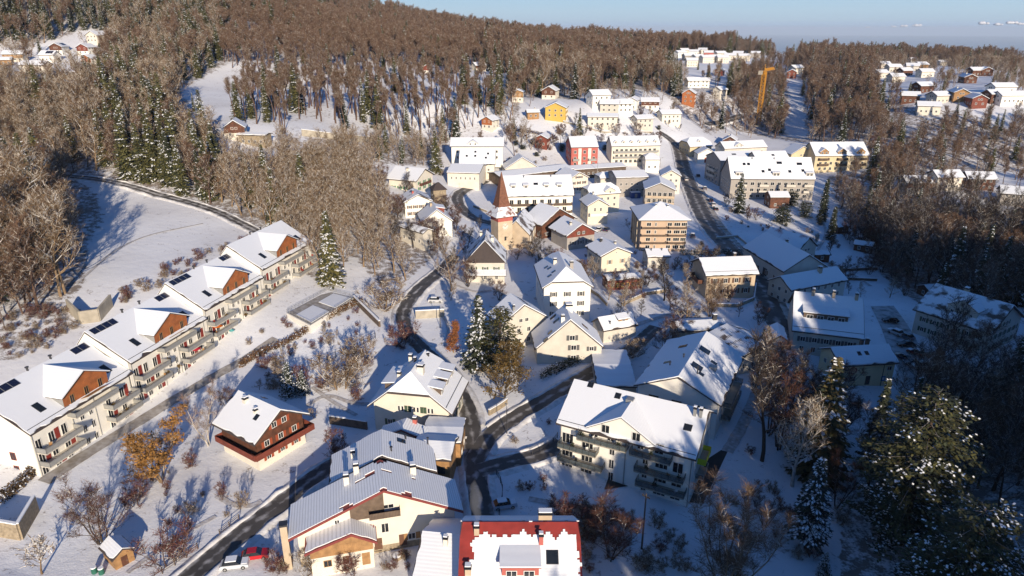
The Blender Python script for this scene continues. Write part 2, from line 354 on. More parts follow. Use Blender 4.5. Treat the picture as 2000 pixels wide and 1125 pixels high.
def snow_bank(L, wid, lift):
    """ploughed snow thrown up along both sides of a lane"""
    T = np.gradient(L, axis=0); T /= np.hypot(T[:, 0], T[:, 1])[:, None]; N = np.stack([-T[:, 1], T[:, 0]], 1); mb = MB()
    for sg in (-1, 1):
        cols = [(.46, -.05), (.50, .32), (.58, .42), (.68, .2), (.80, -.1)]; i0 = len(mb.v); V = []
        for i in range(len(L)):
            for j, (o_, h_) in enumerate(cols): V.append(L[i] + N[i] * sg * (wid * .5 + (o_ - .5) * 4.2 + .35 * mnoise.noise(Vector((i * .6, j * .5, sg * 7)))))
        Z = tzs(np.array(V)); n = len(cols)
        for k, ((x, y), z) in enumerate(zip(V, Z)):
            i, j = divmod(k, n); f = max(.1, .9 + 1.1 * mnoise.noise(Vector((i * .35, sg * 3, 1)))); mb.v.append((x, y, z + lift + cols[j][1] * f))
        for i in range(len(L) - 1):
            for j in range(n - 1):
                a = i0 + i * n + j
                if any(o_ is not L and np.min(np.hypot(o_[::2, 0] - V[i * n + j][0], o_[::2, 1] - V[i * n + j][1])) < w2 / 2 + .7 for o_, w2 in ROADS): continue
                q = (a, a + 1, a + n + 1, a + n); mb.f.append(q if sg < 0 else q[::-1]); mb.m.append(0)
    tag(mb.build('snow_bank', M_bank, smooth=True), 'ploughed snow bank along a lane', 'snow bank', kind='structure')
M_bank = mat('ploughed_snow', (.78, .78, .79), .8, .22, .9, .5, 3, c2=(.52, .50, .48))
def road_mat(name, snow_amt):
    m = mat(name, (.095, .086, .078), .65, .35, .35, .2, 6); n = m.node_tree.nodes; l = m.node_tree.links
    tc = n.new('ShaderNodeTexCoord'); no = n.new('ShaderNodeTexNoise'); no.inputs['Scale'].default_value = .5; no.inputs['Detail'].default_value = 8; l.new(tc.outputs['Object'], no.inputs[0])
    mr = n.new('ShaderNodeMapRange'); mr.inputs[1].default_value = .66 - snow_amt; mr.inputs[2].default_value = .98 - snow_amt; 
    at2 = n.new('ShaderNodeAttribute'); at2.attribute_name = 'across'; ab = n.new('ShaderNodeMath'); ab.operation = 'ABSOLUTE'; l.new(at2.outputs['Fac'], ab.inputs[0])
    wt = n.new('ShaderNodeMath'); wt.operation = 'SUBTRACT'; l.new(ab.outputs[0], wt.inputs[0]); wt.inputs[1].default_value = .24
    wa = n.new('ShaderNodeMath'); wa.operation = 'ABSOLUTE'; l.new(wt.outputs[0], wa.inputs[0])          # 0 in the wheel tracks, .24 on the crown and at the verge
    wm = n.new('ShaderNodeMath'); wm.operation = 'MULTIPLY_ADD'; wm.inputs[1].default_value = 1.25; l.new(wa.outputs[0], wm.inputs[0]); l.new(no.outputs[0], wm.inputs[2]); l.new(wm.outputs[0], mr.inputs[0])
    b = n['Principled BSDF']; src = b.inputs['Base Color'].links[0].from_socket
    mx = n.new('ShaderNodeMix'); mx.data_type = 'RGBA'; l.new(mr.outputs[0], mx.inputs[0]); l.new(src, mx.inputs[6]); mx.inputs[7].default_value = (.45, .44, .44, 1); l.new(mx.outputs[2], b.inputs['Base Color']); return m
M_road = road_mat('wet_asphalt_road', -.02); M_lane = road_mat('snow_streaked_lane', .12)
strip('road', [(330,1180),(400,1110),(470,1055),(560,985),(640,925),(720,885),(800,868),(880,870),(930,880)], 4.0, M_road, label='dark lane climbing past the farmhouse')
strip('road', [(960,1130),(940,1000),(928,930),(925,870),(915,800),(880,740),(830,690),(800,660),(785,630),(790,600),(820,565),(860,535),(890,500)], 3.9, M_road, lift=.125, label='dark lane through the hamlet')
strip('road', [(925,905),(955,855),(1010,815),(1090,770),(1170,722),(1230,690),(1262,660),(1285,640)], 3.9, M_road, lift=.15, label='dark lane rising between houses')
strip('road', [(935,930),(990,905),(1050,895),(1100,870)], 3.8, M_road, lift=.2, label='driveway to the white apartment house')
strip('road', [(1560,690),(1530,650),(1510,610),(1490,560),(1450,515),(1405,470),(1370,420),(1350,370),(1335,330),(1328,300),(1322,285),(1300,268),(1285,258)], 7.4, M_road, label='main village street')
strip('road', [(960,440),(925,430),(900,410),(890,390),(905,372),(950,355)], 5.0, M_road, label='lane beside the church')
strip('path', [(120,345),(200,352),(300,378),(420,413),(470,437),(520,465),(545,480)], 3.6, M_lane, lift=.12, label='dark track curving above the snowy field')
strip('road', [(1380,245),(1410,240),(1440,232),(1452,228)], 5, M_road, lift=.3, label='far dark road up the slope')
strip('pavement', [(1580,690),(1552,650),(1532,610),(1512,560),(1475,515),(1430,470),(1392,420),(1367,370)], 2.0, M_snowy_road, lift=.22, label='snowy pavement beside the main street')
for L_, w_ in ROADS: snow_bank(L_, w_, .06)
M_trod = mat('trodden_snow', (.60, .60, .62), .9, .4, 1.4, .6, 3, c2=(.34, .30, .27)); M_pave = mat('garden_paving', (.20, .17, .14), .9, .4, .8, .2, 4, c2=(.42, .40, .38))
for n_, pth, w_, m_, lb in (('path', [(88,950),(150,908),(230,862),(300,818),(380,768),(470,712),(540,668)], 2.6, M_pave, 'paved strip along the foot of the terrace'), ('path', [(425,975),(455,990),(490,1000),(520,985)], 1.1, M_trod, 'trodden path by the chalet'), ('path', [(600,800),(640,775),(690,795),(735,790)], 1.0, M_trod, 'garden path'), ('path', [(610,760),(660,800),(700,815)], .9, M_trod, 'second garden path'),
   ('path', [(890,560),(930,575),(960,570)], 1.2, M_trod, 'path to the dark gabled house'), ('path', [(1400,610),(1320,612),(1240,640)], 1.6, M_trod, 'garden lane'), ('path', [(1590,500),(1618,455),(1600,425)], 1.0, M_trod, 'path through the shaded garden'), ('path', [(1180,990),(1120,1000),(1030,985)], 1.1, M_trod, 'path below the white apartment house'), ('path', [(1420,890),(1455,830),(1478,770)], 2.2, M_trod, 'drive behind the white apartment house'), ('path', [(250,1125),(330,1060),(430,1010)], .8, M_trod, 'footprints across the lawn'), ('path', [(150,560),(250,470),(400,440)], .7, M_trod, 'faint track across the field'), ('path', [(1010,430),(960,445),(940,430)], 1.2, M_trod, 'churchyard path'), ('path', [(1700,560),(1640,520),(1560,500)], 1.2, M_trod, 'allotment path'), ('path', [(850,610),(880,640),(870,680)], .9, M_trod, 'path in the shaded plot')):
    strip(n_, pth, w_, m_, .05, lb, 1.0)
# car park behind the yellow shop and the yard of the clipped gable house
def patch(name, pxs, m, lift, label):
    P = [G(*p) for p in pxs]; mb = MB(); c = np.mean(P, axis=0); ring = []
    for a, b in zip(P, P[1:] + P[:1]):
        for t in np.linspace(0, 1, 8, endpoint=False): ring.append(a * (1 - t) + b * t)
    N = len(ring); rows = []
    for s in np.linspace(.08, 1, 10):
        q = np.array([c + (r - c) * s for r in ring]); z = tzs(q[:, :2]) + lift; rows.append([(x, y, zz) for (x, y, _), zz in zip(q, z)])
    for r in rows: mb.v += r
    for i in range(9):
        for j in range(N): mb.f.append((i * N + j, (i + 1) * N + j, (i + 1) * N + (j + 1) % N, i * N + (j + 1) % N)); mb.m.append(0)
    mb.f.append(tuple(range(N))); mb.m.append(0)
    tag(mb.build(name, m), label, 'ground', kind='structure')
patch('car_park', [(1700,600),(1745,600),(1800,690),(1830,745),(1770,760),(1735,690)], M_lane, .12, 'snow streaked car park behind the yellow shop')
patch('pavement', [(900,760),(928,785),(938,840),(905,845),(890,810)], M_road, .09, 'bare dark yard beside the clipped gable house')
patch('pavement', [(1180,960),(1225,950),(1330,992),(1372,992),(1395,940),(1420,890),(1408,880),(1360,960),(1330,975),(1240,945),(1190,935)], M_asph, .1, 'dark terrace round the white apartment house')
# ---------------------------------------------------------------- siting a house from its eaves in the photograph
def plA(A, B, Rp, eave, pitch, end='B', g=None, hw=None):
    """eaves A-B face the viewer; Rp is the ridge end above B (or A). -> (x, y, ground, rot, L, W, rise)"""
    gz = 3.0 if g is None else g
    for _ in range(8):
        a = at(*A, gz + eave); b = at(*B, gz + eave); d = (b - a)[:2]; L = np.hypot(*d); d /= L; p = np.array([-d[1], d[0]])
        if p[1] < 0 and abs(p[1]) > .3: p = -p
        best = (1e9, 5)
        if hw is None:
            for h_ in np.arange(1.5, 16, .05):
                r = at(*Rp, gz + eave + h_ * math.tan(R(pitch))); e = abs(np.dot((r - (b if end == 'B' else a))[:2], p) - h_)
                if e < best[0]: best = (e, h_)
        h_ = best[1] if hw is None else hw
        c = (a + b)[:2] / 2 + p * h_
        if g is None: gz = tz(*((a + b)[:2] / 2 + p * .6))
        else: break
    return (c[0], c[1], gz, math.atan2(d[1], d[0]), L, 2 * h_, h_ * math.tan(R(pitch)))
def plE(A, B, D, eave, pitch, g=None, L=None):
    """gable end A-B faces the viewer, D is the far ridge end. Local x points away from the viewer: W is the near gable, S the right eave, N the left"""
    gz = 3.0 if g is None else g
    for _ in range(8):
        a = at(*A, gz + eave); b = at(*B, gz + eave); d = (b - a)[:2]; W = np.hypot(*d); d /= W; p = np.array([-d[1], d[0]]); mid = (a + b)[:2] / 2
        rise = W / 2 * math.tan(R(pitch))
        Ln = L or max(4, float(np.dot(at(*D, gz + eave + rise)[:2] - mid, p)))
        c = mid + p * Ln / 2
        if g is None: gz = tz(*(mid + p * .6))
        else: break
    return (c[0], c[1], gz, math.atan2(p[1], p[0]), Ln, W, rise)
def plF(px, py, L, W, pitch, rot, g=None):
    """small far house: ground pixel of its foot, turned rot degrees"""
    q = G(px, py); return (q[0], q[1], q[2] if g is None else g, R(rot), L, W, W / 2 * math.tan(R(pitch)))
# ---------------------------------------------------------------- windows
def win_mesh(w, h, style, fm):
    def mk():
        b = MB(); t = .09
        b.poly([(-w/2+t, -.03, t), (w/2-t, -.03, t), (w/2-t, -.03, h-t), (-w/2+t, -.03, h-t)], 1)
        for x0, x1, z0, z1 in ((-w/2, w/2, 0, t), (-w/2, w/2, h-t, h), (-w/2, -w/2+t, t, h-t), (w/2-t, w/2, t, h-t)): b.box(x0, x1, -.07, .02, z0, z1, 0)
        if style != 'one':
            nb = max(1, round(w / .75) - 1)
            for k in range(nb):
                x = -w/2 + w * (k + 1) / (nb + 1); b.box(x-.035, x+.035, -.06, .02, t, h-t, 0)
        return b.mesh('window', [fm, M_glass])
    return cached(('win', round(w, 2), round(h, 2), style, fm.name), mk)
def shut_mesh(w, h, m):
    return cached(('sh', round(w, 2), round(h, 2), m.name), lambda: MB().box(-w/2, w/2, -.08, .01, 0, h).mesh('shutter', [m]))
FROT = {'S': 0, 'E': 90, 'N': 180, 'W': -90}
class House:
    def __init__(s, name, label, pl, eave, wall, ov=.6, hip=(0, 0), roofmat=None, tile=None, snow_t=.24, cat='house', ridge=0., group=None, deep=3.0, hiprun=None, ovx=None, snow=True):
        x, y, g, rot, L, W, rise = pl; s.eave = eave; s.rise = rise; s.L = L; s.W = W; s.ov = ov; s.ridge = ridge; ovx = ov if ovx is None else ovx; s.g = g
        s.root = empty(name, (x, y, g), rot, label, cat, group); s.rot = rot
        s.xw = L / 2 - ovx; s.yw = W / 2 - ov; X = L / 2; Y = W / 2; zr = eave + rise; s.zr = zr
        s.wallmat = wall
        def yt(h): return -Y * h + ridge * (1 - h), Y * h + ridge * (1 - h)
        (w0, w1), (e0, e1) = yt(hip[0]), yt(hip[1]); zw, ze = zr - rise * hip[0], zr - rise * hip[1]
        rw = (hiprun or Y * .9) * hip[0]; re = (hiprun or Y * .9) * hip[1]
        P = lambda a, b, c: (a, b, c)
        rW, rE = P(-X + rw, ridge, zr), P(X - re, ridge, zr)
        polys = [[P(-X, -Y, eave), P(X, -Y, eave), P(X, e0, ze), rE, rW, P(-X, w0, zw)], [P(X, Y, eave), P(-X, Y, eave), P(-X, w1, zw), rW, rE, P(X, e1, ze)]]
        if hip[0] > 0: polys.append([P(-X, w1, zw), P(-X, w0, zw), rW])
        if hip[1] > 0: polys.append([P(X, e0, ze), P(X, e1, ze), rE])
        s.polys = polys
        prof = lambda h, run, ov_: [(-s.yw, -deep), (s.yw, -deep), (s.yw, min(s.zf(s.yw), zr - rise * h + (ov_ * rise * h / run if h else 0)) - .02)] + [(yt(h)[1] if h else ridge + .02, zr - rise * h - .03 + (ov_ * rise * h / run if h else 0)), (yt(h)[0] if h else ridge - .02, zr - rise * h - .03 + (ov_ * rise * h / run if h else 0))] + [(-s.yw, min(s.zf(-s.yw), zr - rise * h + (ov_ * rise * h / run if h else 0)) - .02)]
        def clampprof(p):
            return [(max(-s.yw, min(s.yw, a)), min(b, s.zf(max(-s.yw, min(s.yw, a))) - .02)) for a, b in p]
        pw, pe = clampprof(prof(hip[0], max(rw, .1), ovx)), clampprof(prof(hip[1], max(re, .1), ovx)); s.pw = pw; s.pe = pe
        b = MB(); b.v = [(-s.xw, a, c) for a, c in pw] + [(s.xw, a, c) for a, c in pe]; n = 6
        b.f = [tuple(range(5, -1, -1)), tuple(range(6, 12))] + [(k, (k + 1) % 6, 6 + (k + 1) % 6, 6 + k) for k in range(6)]; b.m = [0] * 8
        s.wall = b.build('wall', wall, s.root)
        s.roof = MB().slab(polys, 0, .22).build('roof', tile or M_tile, s.root)
        if snow:
            k = .985
            sp = [[(p[0] * (1 - .12 / X), (p[1] - 0) * (1 - .12 / Y), p[2] + .003) for p in q] for q in polys]
            if not any(hip) and math.hypot(x, y) < 330:      # ragged edge where the snow has crept and melted back
                sp = []
                for q in polys:
                    q2 = [p for k_, p in enumerate(q) if p != q[k_ - 1]]; ring = []
                    for p, r_ in zip(q2, q2[1:] + q2[:1]):
                        n_ = max(1, int(math.dist(p, r_) / .8)) if not (abs(p[1] - ridge) < .01 and abs(r_[1] - ridge) < .01) else 1
                        for t_ in range(n_):
                            a = [p[i] + (r_[i] - p[i]) * t_ / n_ for i in range(3)]; nz = max(0, mnoise.noise(Vector((a[0] * .55 + x, a[1] * .55 + y, 2)))); nz2 = max(0, mnoise.noise(Vector((a[0] * .55 + x, a[1] * .55 + y, 8))))
                            if abs(abs(a[1]) - Y) < .01: a[1] *= 1 - (.10 + .7 * nz) / Y; a[2] = s.zf(a[1])
                            if abs(abs(a[0]) - X) < .01: a[0] *= 1 - (.10 + .45 * nz2) / X
                            ring.append((a[0], a[1], a[2] + .003))
                    sp.append(ring)
            s.snow = MB().slab(sp, .225, .225 + snow_t).build('roof_snow', roofmat or M_snow, s.roof)
        s.st = .225 + (snow_t if snow else 0)
        me = s.root.matrix_basis
        v = Vector((-x, -y)); s.vis = []
        for f, nrm in (('S', (0, -1)), ('E', (1, 0)), ('N', (0, 1)), ('W', (-1, 0))):
            nx = nrm[0] * math.cos(rot) - nrm[1] * math.sin(rot); ny = nrm[0] * math.sin(rot) + nrm[1] * math.cos(rot)
            if (nx * -x + ny * -y) / math.hypot(x, y) > -.12: s.vis.append(f)
    def zf(s, y):
        Y = s.W / 2
        return s.eave + (s.rise * (y + Y) / (s.ridge + Y) if y < s.ridge else s.rise * (Y - y) / (Y - s.ridge))
    def fp(s, f, u, off=0.):
        return {'S': (u, -s.yw - off), 'N': (-u, s.yw + off), 'E': (s.xw + off, u), 'W': (-s.xw - off, -u)}[f]
    def half(s, f): return s.xw if f in 'SN' else s.yw
    def win(s, f, u, z, w=1.0, h=1.3, style='two', fm=None, sh=None, off=0., sill=False):
        fm = fm or M_frame; x, y = s.fp(f, u, off); o = obj('window', win_mesh(w, h, style, fm), s.root, (x, y, z), R(FROT[f]))
        if sh:
            for sg in (-1, 1):
                c = R(FROT[f]); d = sg * (w * .75 + .04); obj('shutter', shut_mesh(w * .5, h, sh), s.root, (x + d * math.cos(c), y + d * math.sin(c), z), c)
        return o
    def row(s, f, z, n, w=1.0, h=1.3, style='two', m=.12, sh=None, fm=None, span=None, off=0.):
        if f not in s.vis: return
        a = span or (-s.half(f) * (1 - m), s.half(f) * (1 - m))
        for k in range(n):
            u = a[0] + (a[1] - a[0]) * ((k + .5) / n); s.win(f, u, z, w, h, style, fm, sh, off)
    def clad(s, f, z0, m, z1=None, name='timber_cladding', th=.06, span=None):
        """boarding on the upper part of a wall"""
        b = MB(); t = th
        if f in 'EW':
            pr = s.pe if f == 'E' else s.pw; top = [(a, min(c, z1) if z1 else c) for a, c in pr[2:]]
            pl = [(top[-1][0], z0), (top[0][0], z0)] + top
            sg = 1 if f == 'E' else -1; x0, x1 = sorted((sg * s.xw, sg * (s.xw + t)))
            b.prism(pl if sg > 0 else pl, x0, x1)
        else:
            zt = (z1 or s.zf(s.yw) - .05); y0, y1 = sorted((s.fp(f, 0)[1], s.fp(f, 0, t)[1])); sp = span or (-s.xw - t, s.xw + t)
            b.box(sp[0], sp[1], y0, y1, z0, zt)
        return b.build(name, m, s.root)
    def base(s, z, m, t=.08, name='plinth'):
        b = MB(); x, y = s.xw + t, s.yw + t
        b.prism([(-y, -3), (y, -3), (y, z), (-y, z)], -x, x); return b.build(name, m, s.root)
    def chim(s, x, y, w=.7, h=1.5, m=None, d=None, cap=True, z=None):
        d = d or w; z0 = s.zf(y) - .6 if z is None else z; zt = max(s.zf(y) + h, 0) ; b = MB()
        b.box(x - w/2, x + w/2, y - d/2, y + d/2, z0, zt, 0)
        if cap:
            b.box(x - w/2 - .08, x + w/2 + .08, y - d/2 - .08, y + d/2 + .08, zt, zt + .12, 1)
            b.box(x - w/4, x + w/4, y - d/4, y + d/4, zt + .12, zt + .42, 1); b.box(x - w/2, x + w/2, y - d/2, y + d/2, zt + .42, zt + .58, 2)
        return b.build('chimney', [m or M_cream, M_dark, M_snowgen], s.roof)
    def sky(s, x, yy, w=.9, l=1.3, side='S', m=None, fm=None):
        y = yy; t = math.atan2(s.rise, (s.W / 2 + s.ridge) if side == 'S' else (s.W / 2 - s.ridge)); sg = 1 if side == 'S' else -1
        M = Matrix.Translation((x, y, s.zf(y) + s.st - .06)) @ Matrix.Rotation(sg * t, 4, 'X'); b = MB()
        b.box(-w/2 - .1, w/2 + .1, -l/2 - .1, l/2 + .1, -.1, .10, 1, M); b.box(-w/2, w/2, -l/2, l/2, .10, .12, 0, M)
        return b.build('skylight', [m or M_glass, fm or M_dark], s.root)
    def panel_row(s, x0, x1, y, l=1.6, name='solar_panel'):
        t = math.atan2(s.rise, s.W / 2 + s.ridge); n = max(1, round((x1 - x0) / 1.7)); wd = (x1 - x0) / n
        for k in range(n):
            M = Matrix.Translation((x0 + (k + .5) * wd, y, s.zf(y) + s.st)) @ Matrix.Rotation(t, 4, 'X')
            b = MB(); b.box(-wd/2 + .03, wd/2 - .03, -l/2, l/2, .02, .08, 1, M); b.box(-wd/2 + .08, wd/2 - .08, -l/2 + .05, l/2 - .05, .08, .09, 0, M); b.build(name, [M_solar, M_metal], s.root)
    def guard(s, side='S', d=.55, x0=None, x1=None):
        sg = -1 if side == 'S' else 1; y = sg * (s.W / 2 - d); z = s.zf(y) + s.st + .03; b = MB(); x0 = -s.L/2 + .2 if x0 is None else x0; x1 = s.L/2 - .2 if x1 is None else x1
        b.tube((x0, y, z), (x1, y, z), .06, n=4); b.build('snow_guard', M_dark, s.roof)
    def stack(s, x, y, h=1.1, r=.14): MB().tube((x, y, s.zf(y)), (x, y, s.zf(y) + h), r, n=7).tube((x, y, s.zf(y) + h), (x, y, s.zf(y) + h + .15), r * 1.8, n=7).build('vent_pipe', M_dark, s.roof)
    def dormer(s, x, side='S', y=None, w=2.0, h=1.4, kind='gable', wall=None, front=None, wn=1, ov=.25, pitch=30, wh=.9, roofmat=None, ww=.8, slope=.06, fm=None, sh=None, tile=None, flat=False):
        sg = -1 if side == 'S' else 1; Y = s.W / 2; y = Y * .55 if y is None else y; yf = sg * y; z0 = s.zf(yf) + .05; zt = z0 + h; wall = wall or s.wallmat
        tn = s.rise / (Y - sg * s.ridge if sg > 0 else Y + s.ridge)
        ze_ = z0 - .3
        def back(z): return abs(yf) - (z - z0 + .05) / tn  # distance from axis where the main slope reaches z
        b = MB(); yb = max(sg * s.ridge + .05, back(zt))
        if kind == 'shed':
            sl = slope; yb2 = max(.1, (abs(yf) * (1) - (h) / (tn - sl) ) ) ; zb = zt + sl * (abs(yf) - yb2)
            for sx in (-1, 1):
                q = [(x + sx * w/2, yf, ze_), (x + sx * w/2, yf, zt), (x + sx * w/2, sg * yb2, zb - .05)]; b.poly(q if sx * sg > 0 else q[::-1])
            q = [(x - w/2, yf, ze_), (x + w/2, yf, ze_), (x + w/2, yf, zt), (x - w/2, yf, zt)]; b.poly(q if sg < 0 else q[::-1])
            d = b.build('dormer', wall, s.root); o2 = ov + .1
            rp = [[(x - w/2 - ov, yf + sg * o2, zt - sl * o2), (x + w/2 + ov, yf + sg * o2, zt - sl * o2), (x + w/2 + ov, sg * yb2, zb), (x - w/2 - ov, sg * yb2, zb)]]
        else:
            rs = w / 2 * math.tan(R(pitch)); zp = zt + rs; yp = max(sg * s.ridge + .05, back(zp)) if tn > .05 else 0
            prof = [(x - w/2, ze_), (x + w/2, ze_), (x + w/2, zt), (x, zp - .02), (x - w/2, zt)]
            q = [(a, yf, c) for a, c in prof]; b.poly(q if sg < 0 else q[::-1])
            for sx in (-1, 1):
                q = [(x + sx * w/2, yf, ze_), (x + sx * w/2, yf, zt), (x + sx * w/2, sg * yb, zt), (x + sx * w/2, sg * yb, zt - 1)]; b.poly(q if sx * sg > 0 else q[::-1])
            d = b.build('dormer', wall, s.root); dz = ov * math.tan(R(pitch)); yo = yf + sg * (ov + .05)
            rp = [[(x - w/2 - ov, yo, zt - dz), (x, yo, zp), (x, sg * yp, zp), (x - w/2 - ov, sg * back(zt - dz), zt - dz)][:: -1 if sg < 0 else 1], [(x + w/2 + ov, yo, zt - dz), (x + w/2 + ov, sg * back(zt - dz), zt - dz), (x, sg * yp, zp), (x, yo, zp)][:: -1 if sg < 0 else 1]]
        rf = MB().slab(rp, .0, .12).build('dormer_roof', tile or M_tile, d); MB().slab([[(p[0], p[1], p[2] + .004) for p in q] for q in rp], .12, .33).build('roof_snow', roofmat or M_snowP, rf)
        if front:
            fb = MB(); t = .05 * sg; zp2 = (zt + w / 2 * math.tan(R(pitch)) - .1) if kind != 'shed' else zt
            q = [(x - w/2, yf + t, ze_), (x + w/2, yf + t, ze_), (x + w/2, yf + t, zt), (x, yf + t, zp2), (x - w/2, yf + t, zt)]; fb.poly(q if sg < 0 else q[::-1]); fb.build('dormer_front', front, d)
        for k in range(wn):
            u = x + (k - (wn - 1) / 2) * (w / wn) * .95
            obj('window', win_mesh(ww, wh, 'two', fm or M_frame), d, (u, yf + sg * .06, z0 + .2), R(FROT[side]))
        return d
    def patchy(s, side, m, fn, t=.16, cell=.5, mg=.05):
        """snow left in patches on one slope: fn(x, d) is true where snow lies, d measured up the slope from the eave"""
        sg = -1 if side == 'S' else 1; Y = s.W / 2; run = Y + s.ridge if sg < 0 else Y - s.ridge; nx = int(s.L / cell); ny = int(run / cell); polys = []
        for i in range(nx):
            for j in range(ny):
                x0, x1 = -s.L/2 + s.L * i / nx, -s.L/2 + s.L * (i + 1) / nx; d0, d1 = run * j / ny, run * (j + 1) / ny
                if not fn((x0 + x1) / 2, (d0 + d1) / 2): continue
                jit = lambda a, b: (a + (.2 * cell * mnoise.noise(Vector((a * 3, b * 3, 1))) if abs(a) < s.L/2 - .1 else 0), b + (.2 * cell * mnoise.noise(Vector((a * 3, b * 3, 9))) if 0 < b < run - .1 else 0))
                q = [jit(x0, d0), jit(x1, d0), jit(x1, d1), jit(x0, d1)]; q = [(a, sg * (Y - b), s.eave + s.rise * b / run) for a, b in q]; polys.append(q if sg < 0 else q[::-1])
        return MB().slab(polys, .223, .223 + t).build('roof_snow', m, s.roof)
    def verge(s, f, m, t=.14, dz=.34):
        """board along the sloping roof edge of a gable"""
        sg = 1 if f == 'E' else -1; x0 = sg * (s.L / 2 + .01); Y = s.W / 2; b = MB(); x1 = x0 + sg * t; x0, x1 = sorted((x0, x1))
        b.prism([(-Y, s.eave - dz + .2), (s.ridge, s.zr - dz + .2), (s.ridge, s.zr + .28), (-Y, s.eave + .28)], x0, x1); b.prism([(s.ridge + .002, s.zr - dz + .2), (Y, s.eave - dz + .2), (Y, s.eave + .28), (s.ridge + .002, s.zr + .28)], x0, x1)
        return b.build('verge_board', m, s.roof)
    def balcony(s, f, u0, u1, z, d=1.6, rail='bars', slabm=None, rh=1.0, railm=None, roof=False):
        """floor slab with a railing"""
        c = R(FROT[f]); x, y = s.fp(f, (u0 + u1) / 2); w = abs(u1 - u0) / 2
        o = MB().box(-w, w, -d, 0, -.18, 0).build('balcony', slabm or M_pale, s.root, loc=(x, y, z), rz=c)
        b = MB(); rm = railm or M_metal
        if rail == 'bars' or rail == 'glass':
            for (xa, ya, xb, yb) in ((-w, -d, w, -d), (-w, -d, -w, 0), (w, -d, w, 0)):
                Ln = math.hypot(xb - xa, yb - ya); n = max(1, round(Ln / 1.2))
                for k in range(n + 1):
                    t = k / n; px, py = xa + (xb - xa) * t, ya + (yb - ya) * t; b.box(px - .03, px + .03, py - .03, py + .03, 0, rh, 0)
                b.tube((xa, ya, rh), (xb, yb, rh), .045, n=4, m=0)
                if xa != xb: b.box(xa, xb, ya - .015, ya + .015, .1, rh - .1, 1)
                else: b.box(xa - .015, xa + .015, min(ya, yb), max(ya, yb), .1, rh - .1, 1)
            b.build('railing', [rm, M_railg if rail == 'bars' else M_railclear], o)
        else:   # solid boarding
            for (xa, ya, xb, yb) in ((-w - .04, -d - .04, w + .04, -d), (-w - .04, -d, -w, 0), (w, -d, w + .04, 0)): b.box(xa, xb, ya, yb, -.2, rh, 0)
            b.build('railing', [rm], o)
        return o
    def door(s, f, u, z=0, w=1.1, h=2.1, m=None, off=0.):
        x, y = s.fp(f, u, off); o = MB().box(-w/2, w/2, -.06, .02, 0, h).build('door', m or M_wood, s.root, loc=(x, y, z), rz=R(FROT[f]))
        MB().box(w/2 - .2, w/2 - .12, -.12, -.06, h * .45, h * .45 + .12).build('handle', M_metal, o); return o
    def world(s, x, y, z=0):
        c, n = math.cos(s.rot), math.sin(s.rot); rx, ry = s.root.location.x, s.root.location.y
        return (rx + x * c - y * n, ry + x * n + y * c, s.g + z)
    def auto(s, storeys=2, z0=.9, dz=2.7, per=2.8, sh=None, gable=True, w=1.0, h=1.25, fm=None, faces=None):
        for f in (faces or s.vis):
            if f not in s.vis: continue
            n = max(1, int(s.half(f) * 2 / per)); top = s.zf(s.yw) if f in 'SN' else s.eave + s.rise * .25
            for k in range(storeys):
                if z0 + k * dz + h < top: s.row(f, z0 + k * dz, n, w, h, sh=sh, fm=fm)
            if f in 'EW' and gable:
                z = z0 + storeys * dz
                if z + h < s.zr - .9: s.row(f, min(z, s.zr - 2.3), 1 if s.W < 10 else 2, w, h * .8, sh=sh, fm=fm, span=(-1.6, 1.6))
M_railclear = mat('tinted_glass_rail', (.10, .13, .14), .08, .05, spec=.6); M_railclear.node_tree.nodes['Principled BSDF'].inputs['Alpha'].default_value = .42
# ================================================================ THE HOUSES
HS = {}
def reg(k, h): HS[k] = h; print('HOUSE', k, 'L %.1f W %.1f rise %.1f g %.1f' % (h.L, h.W, h.rise, h.g), 'at', [round(c) for c in h.root.location], 'rot %.0f' % math.degrees(h.rot), h.vis); return h
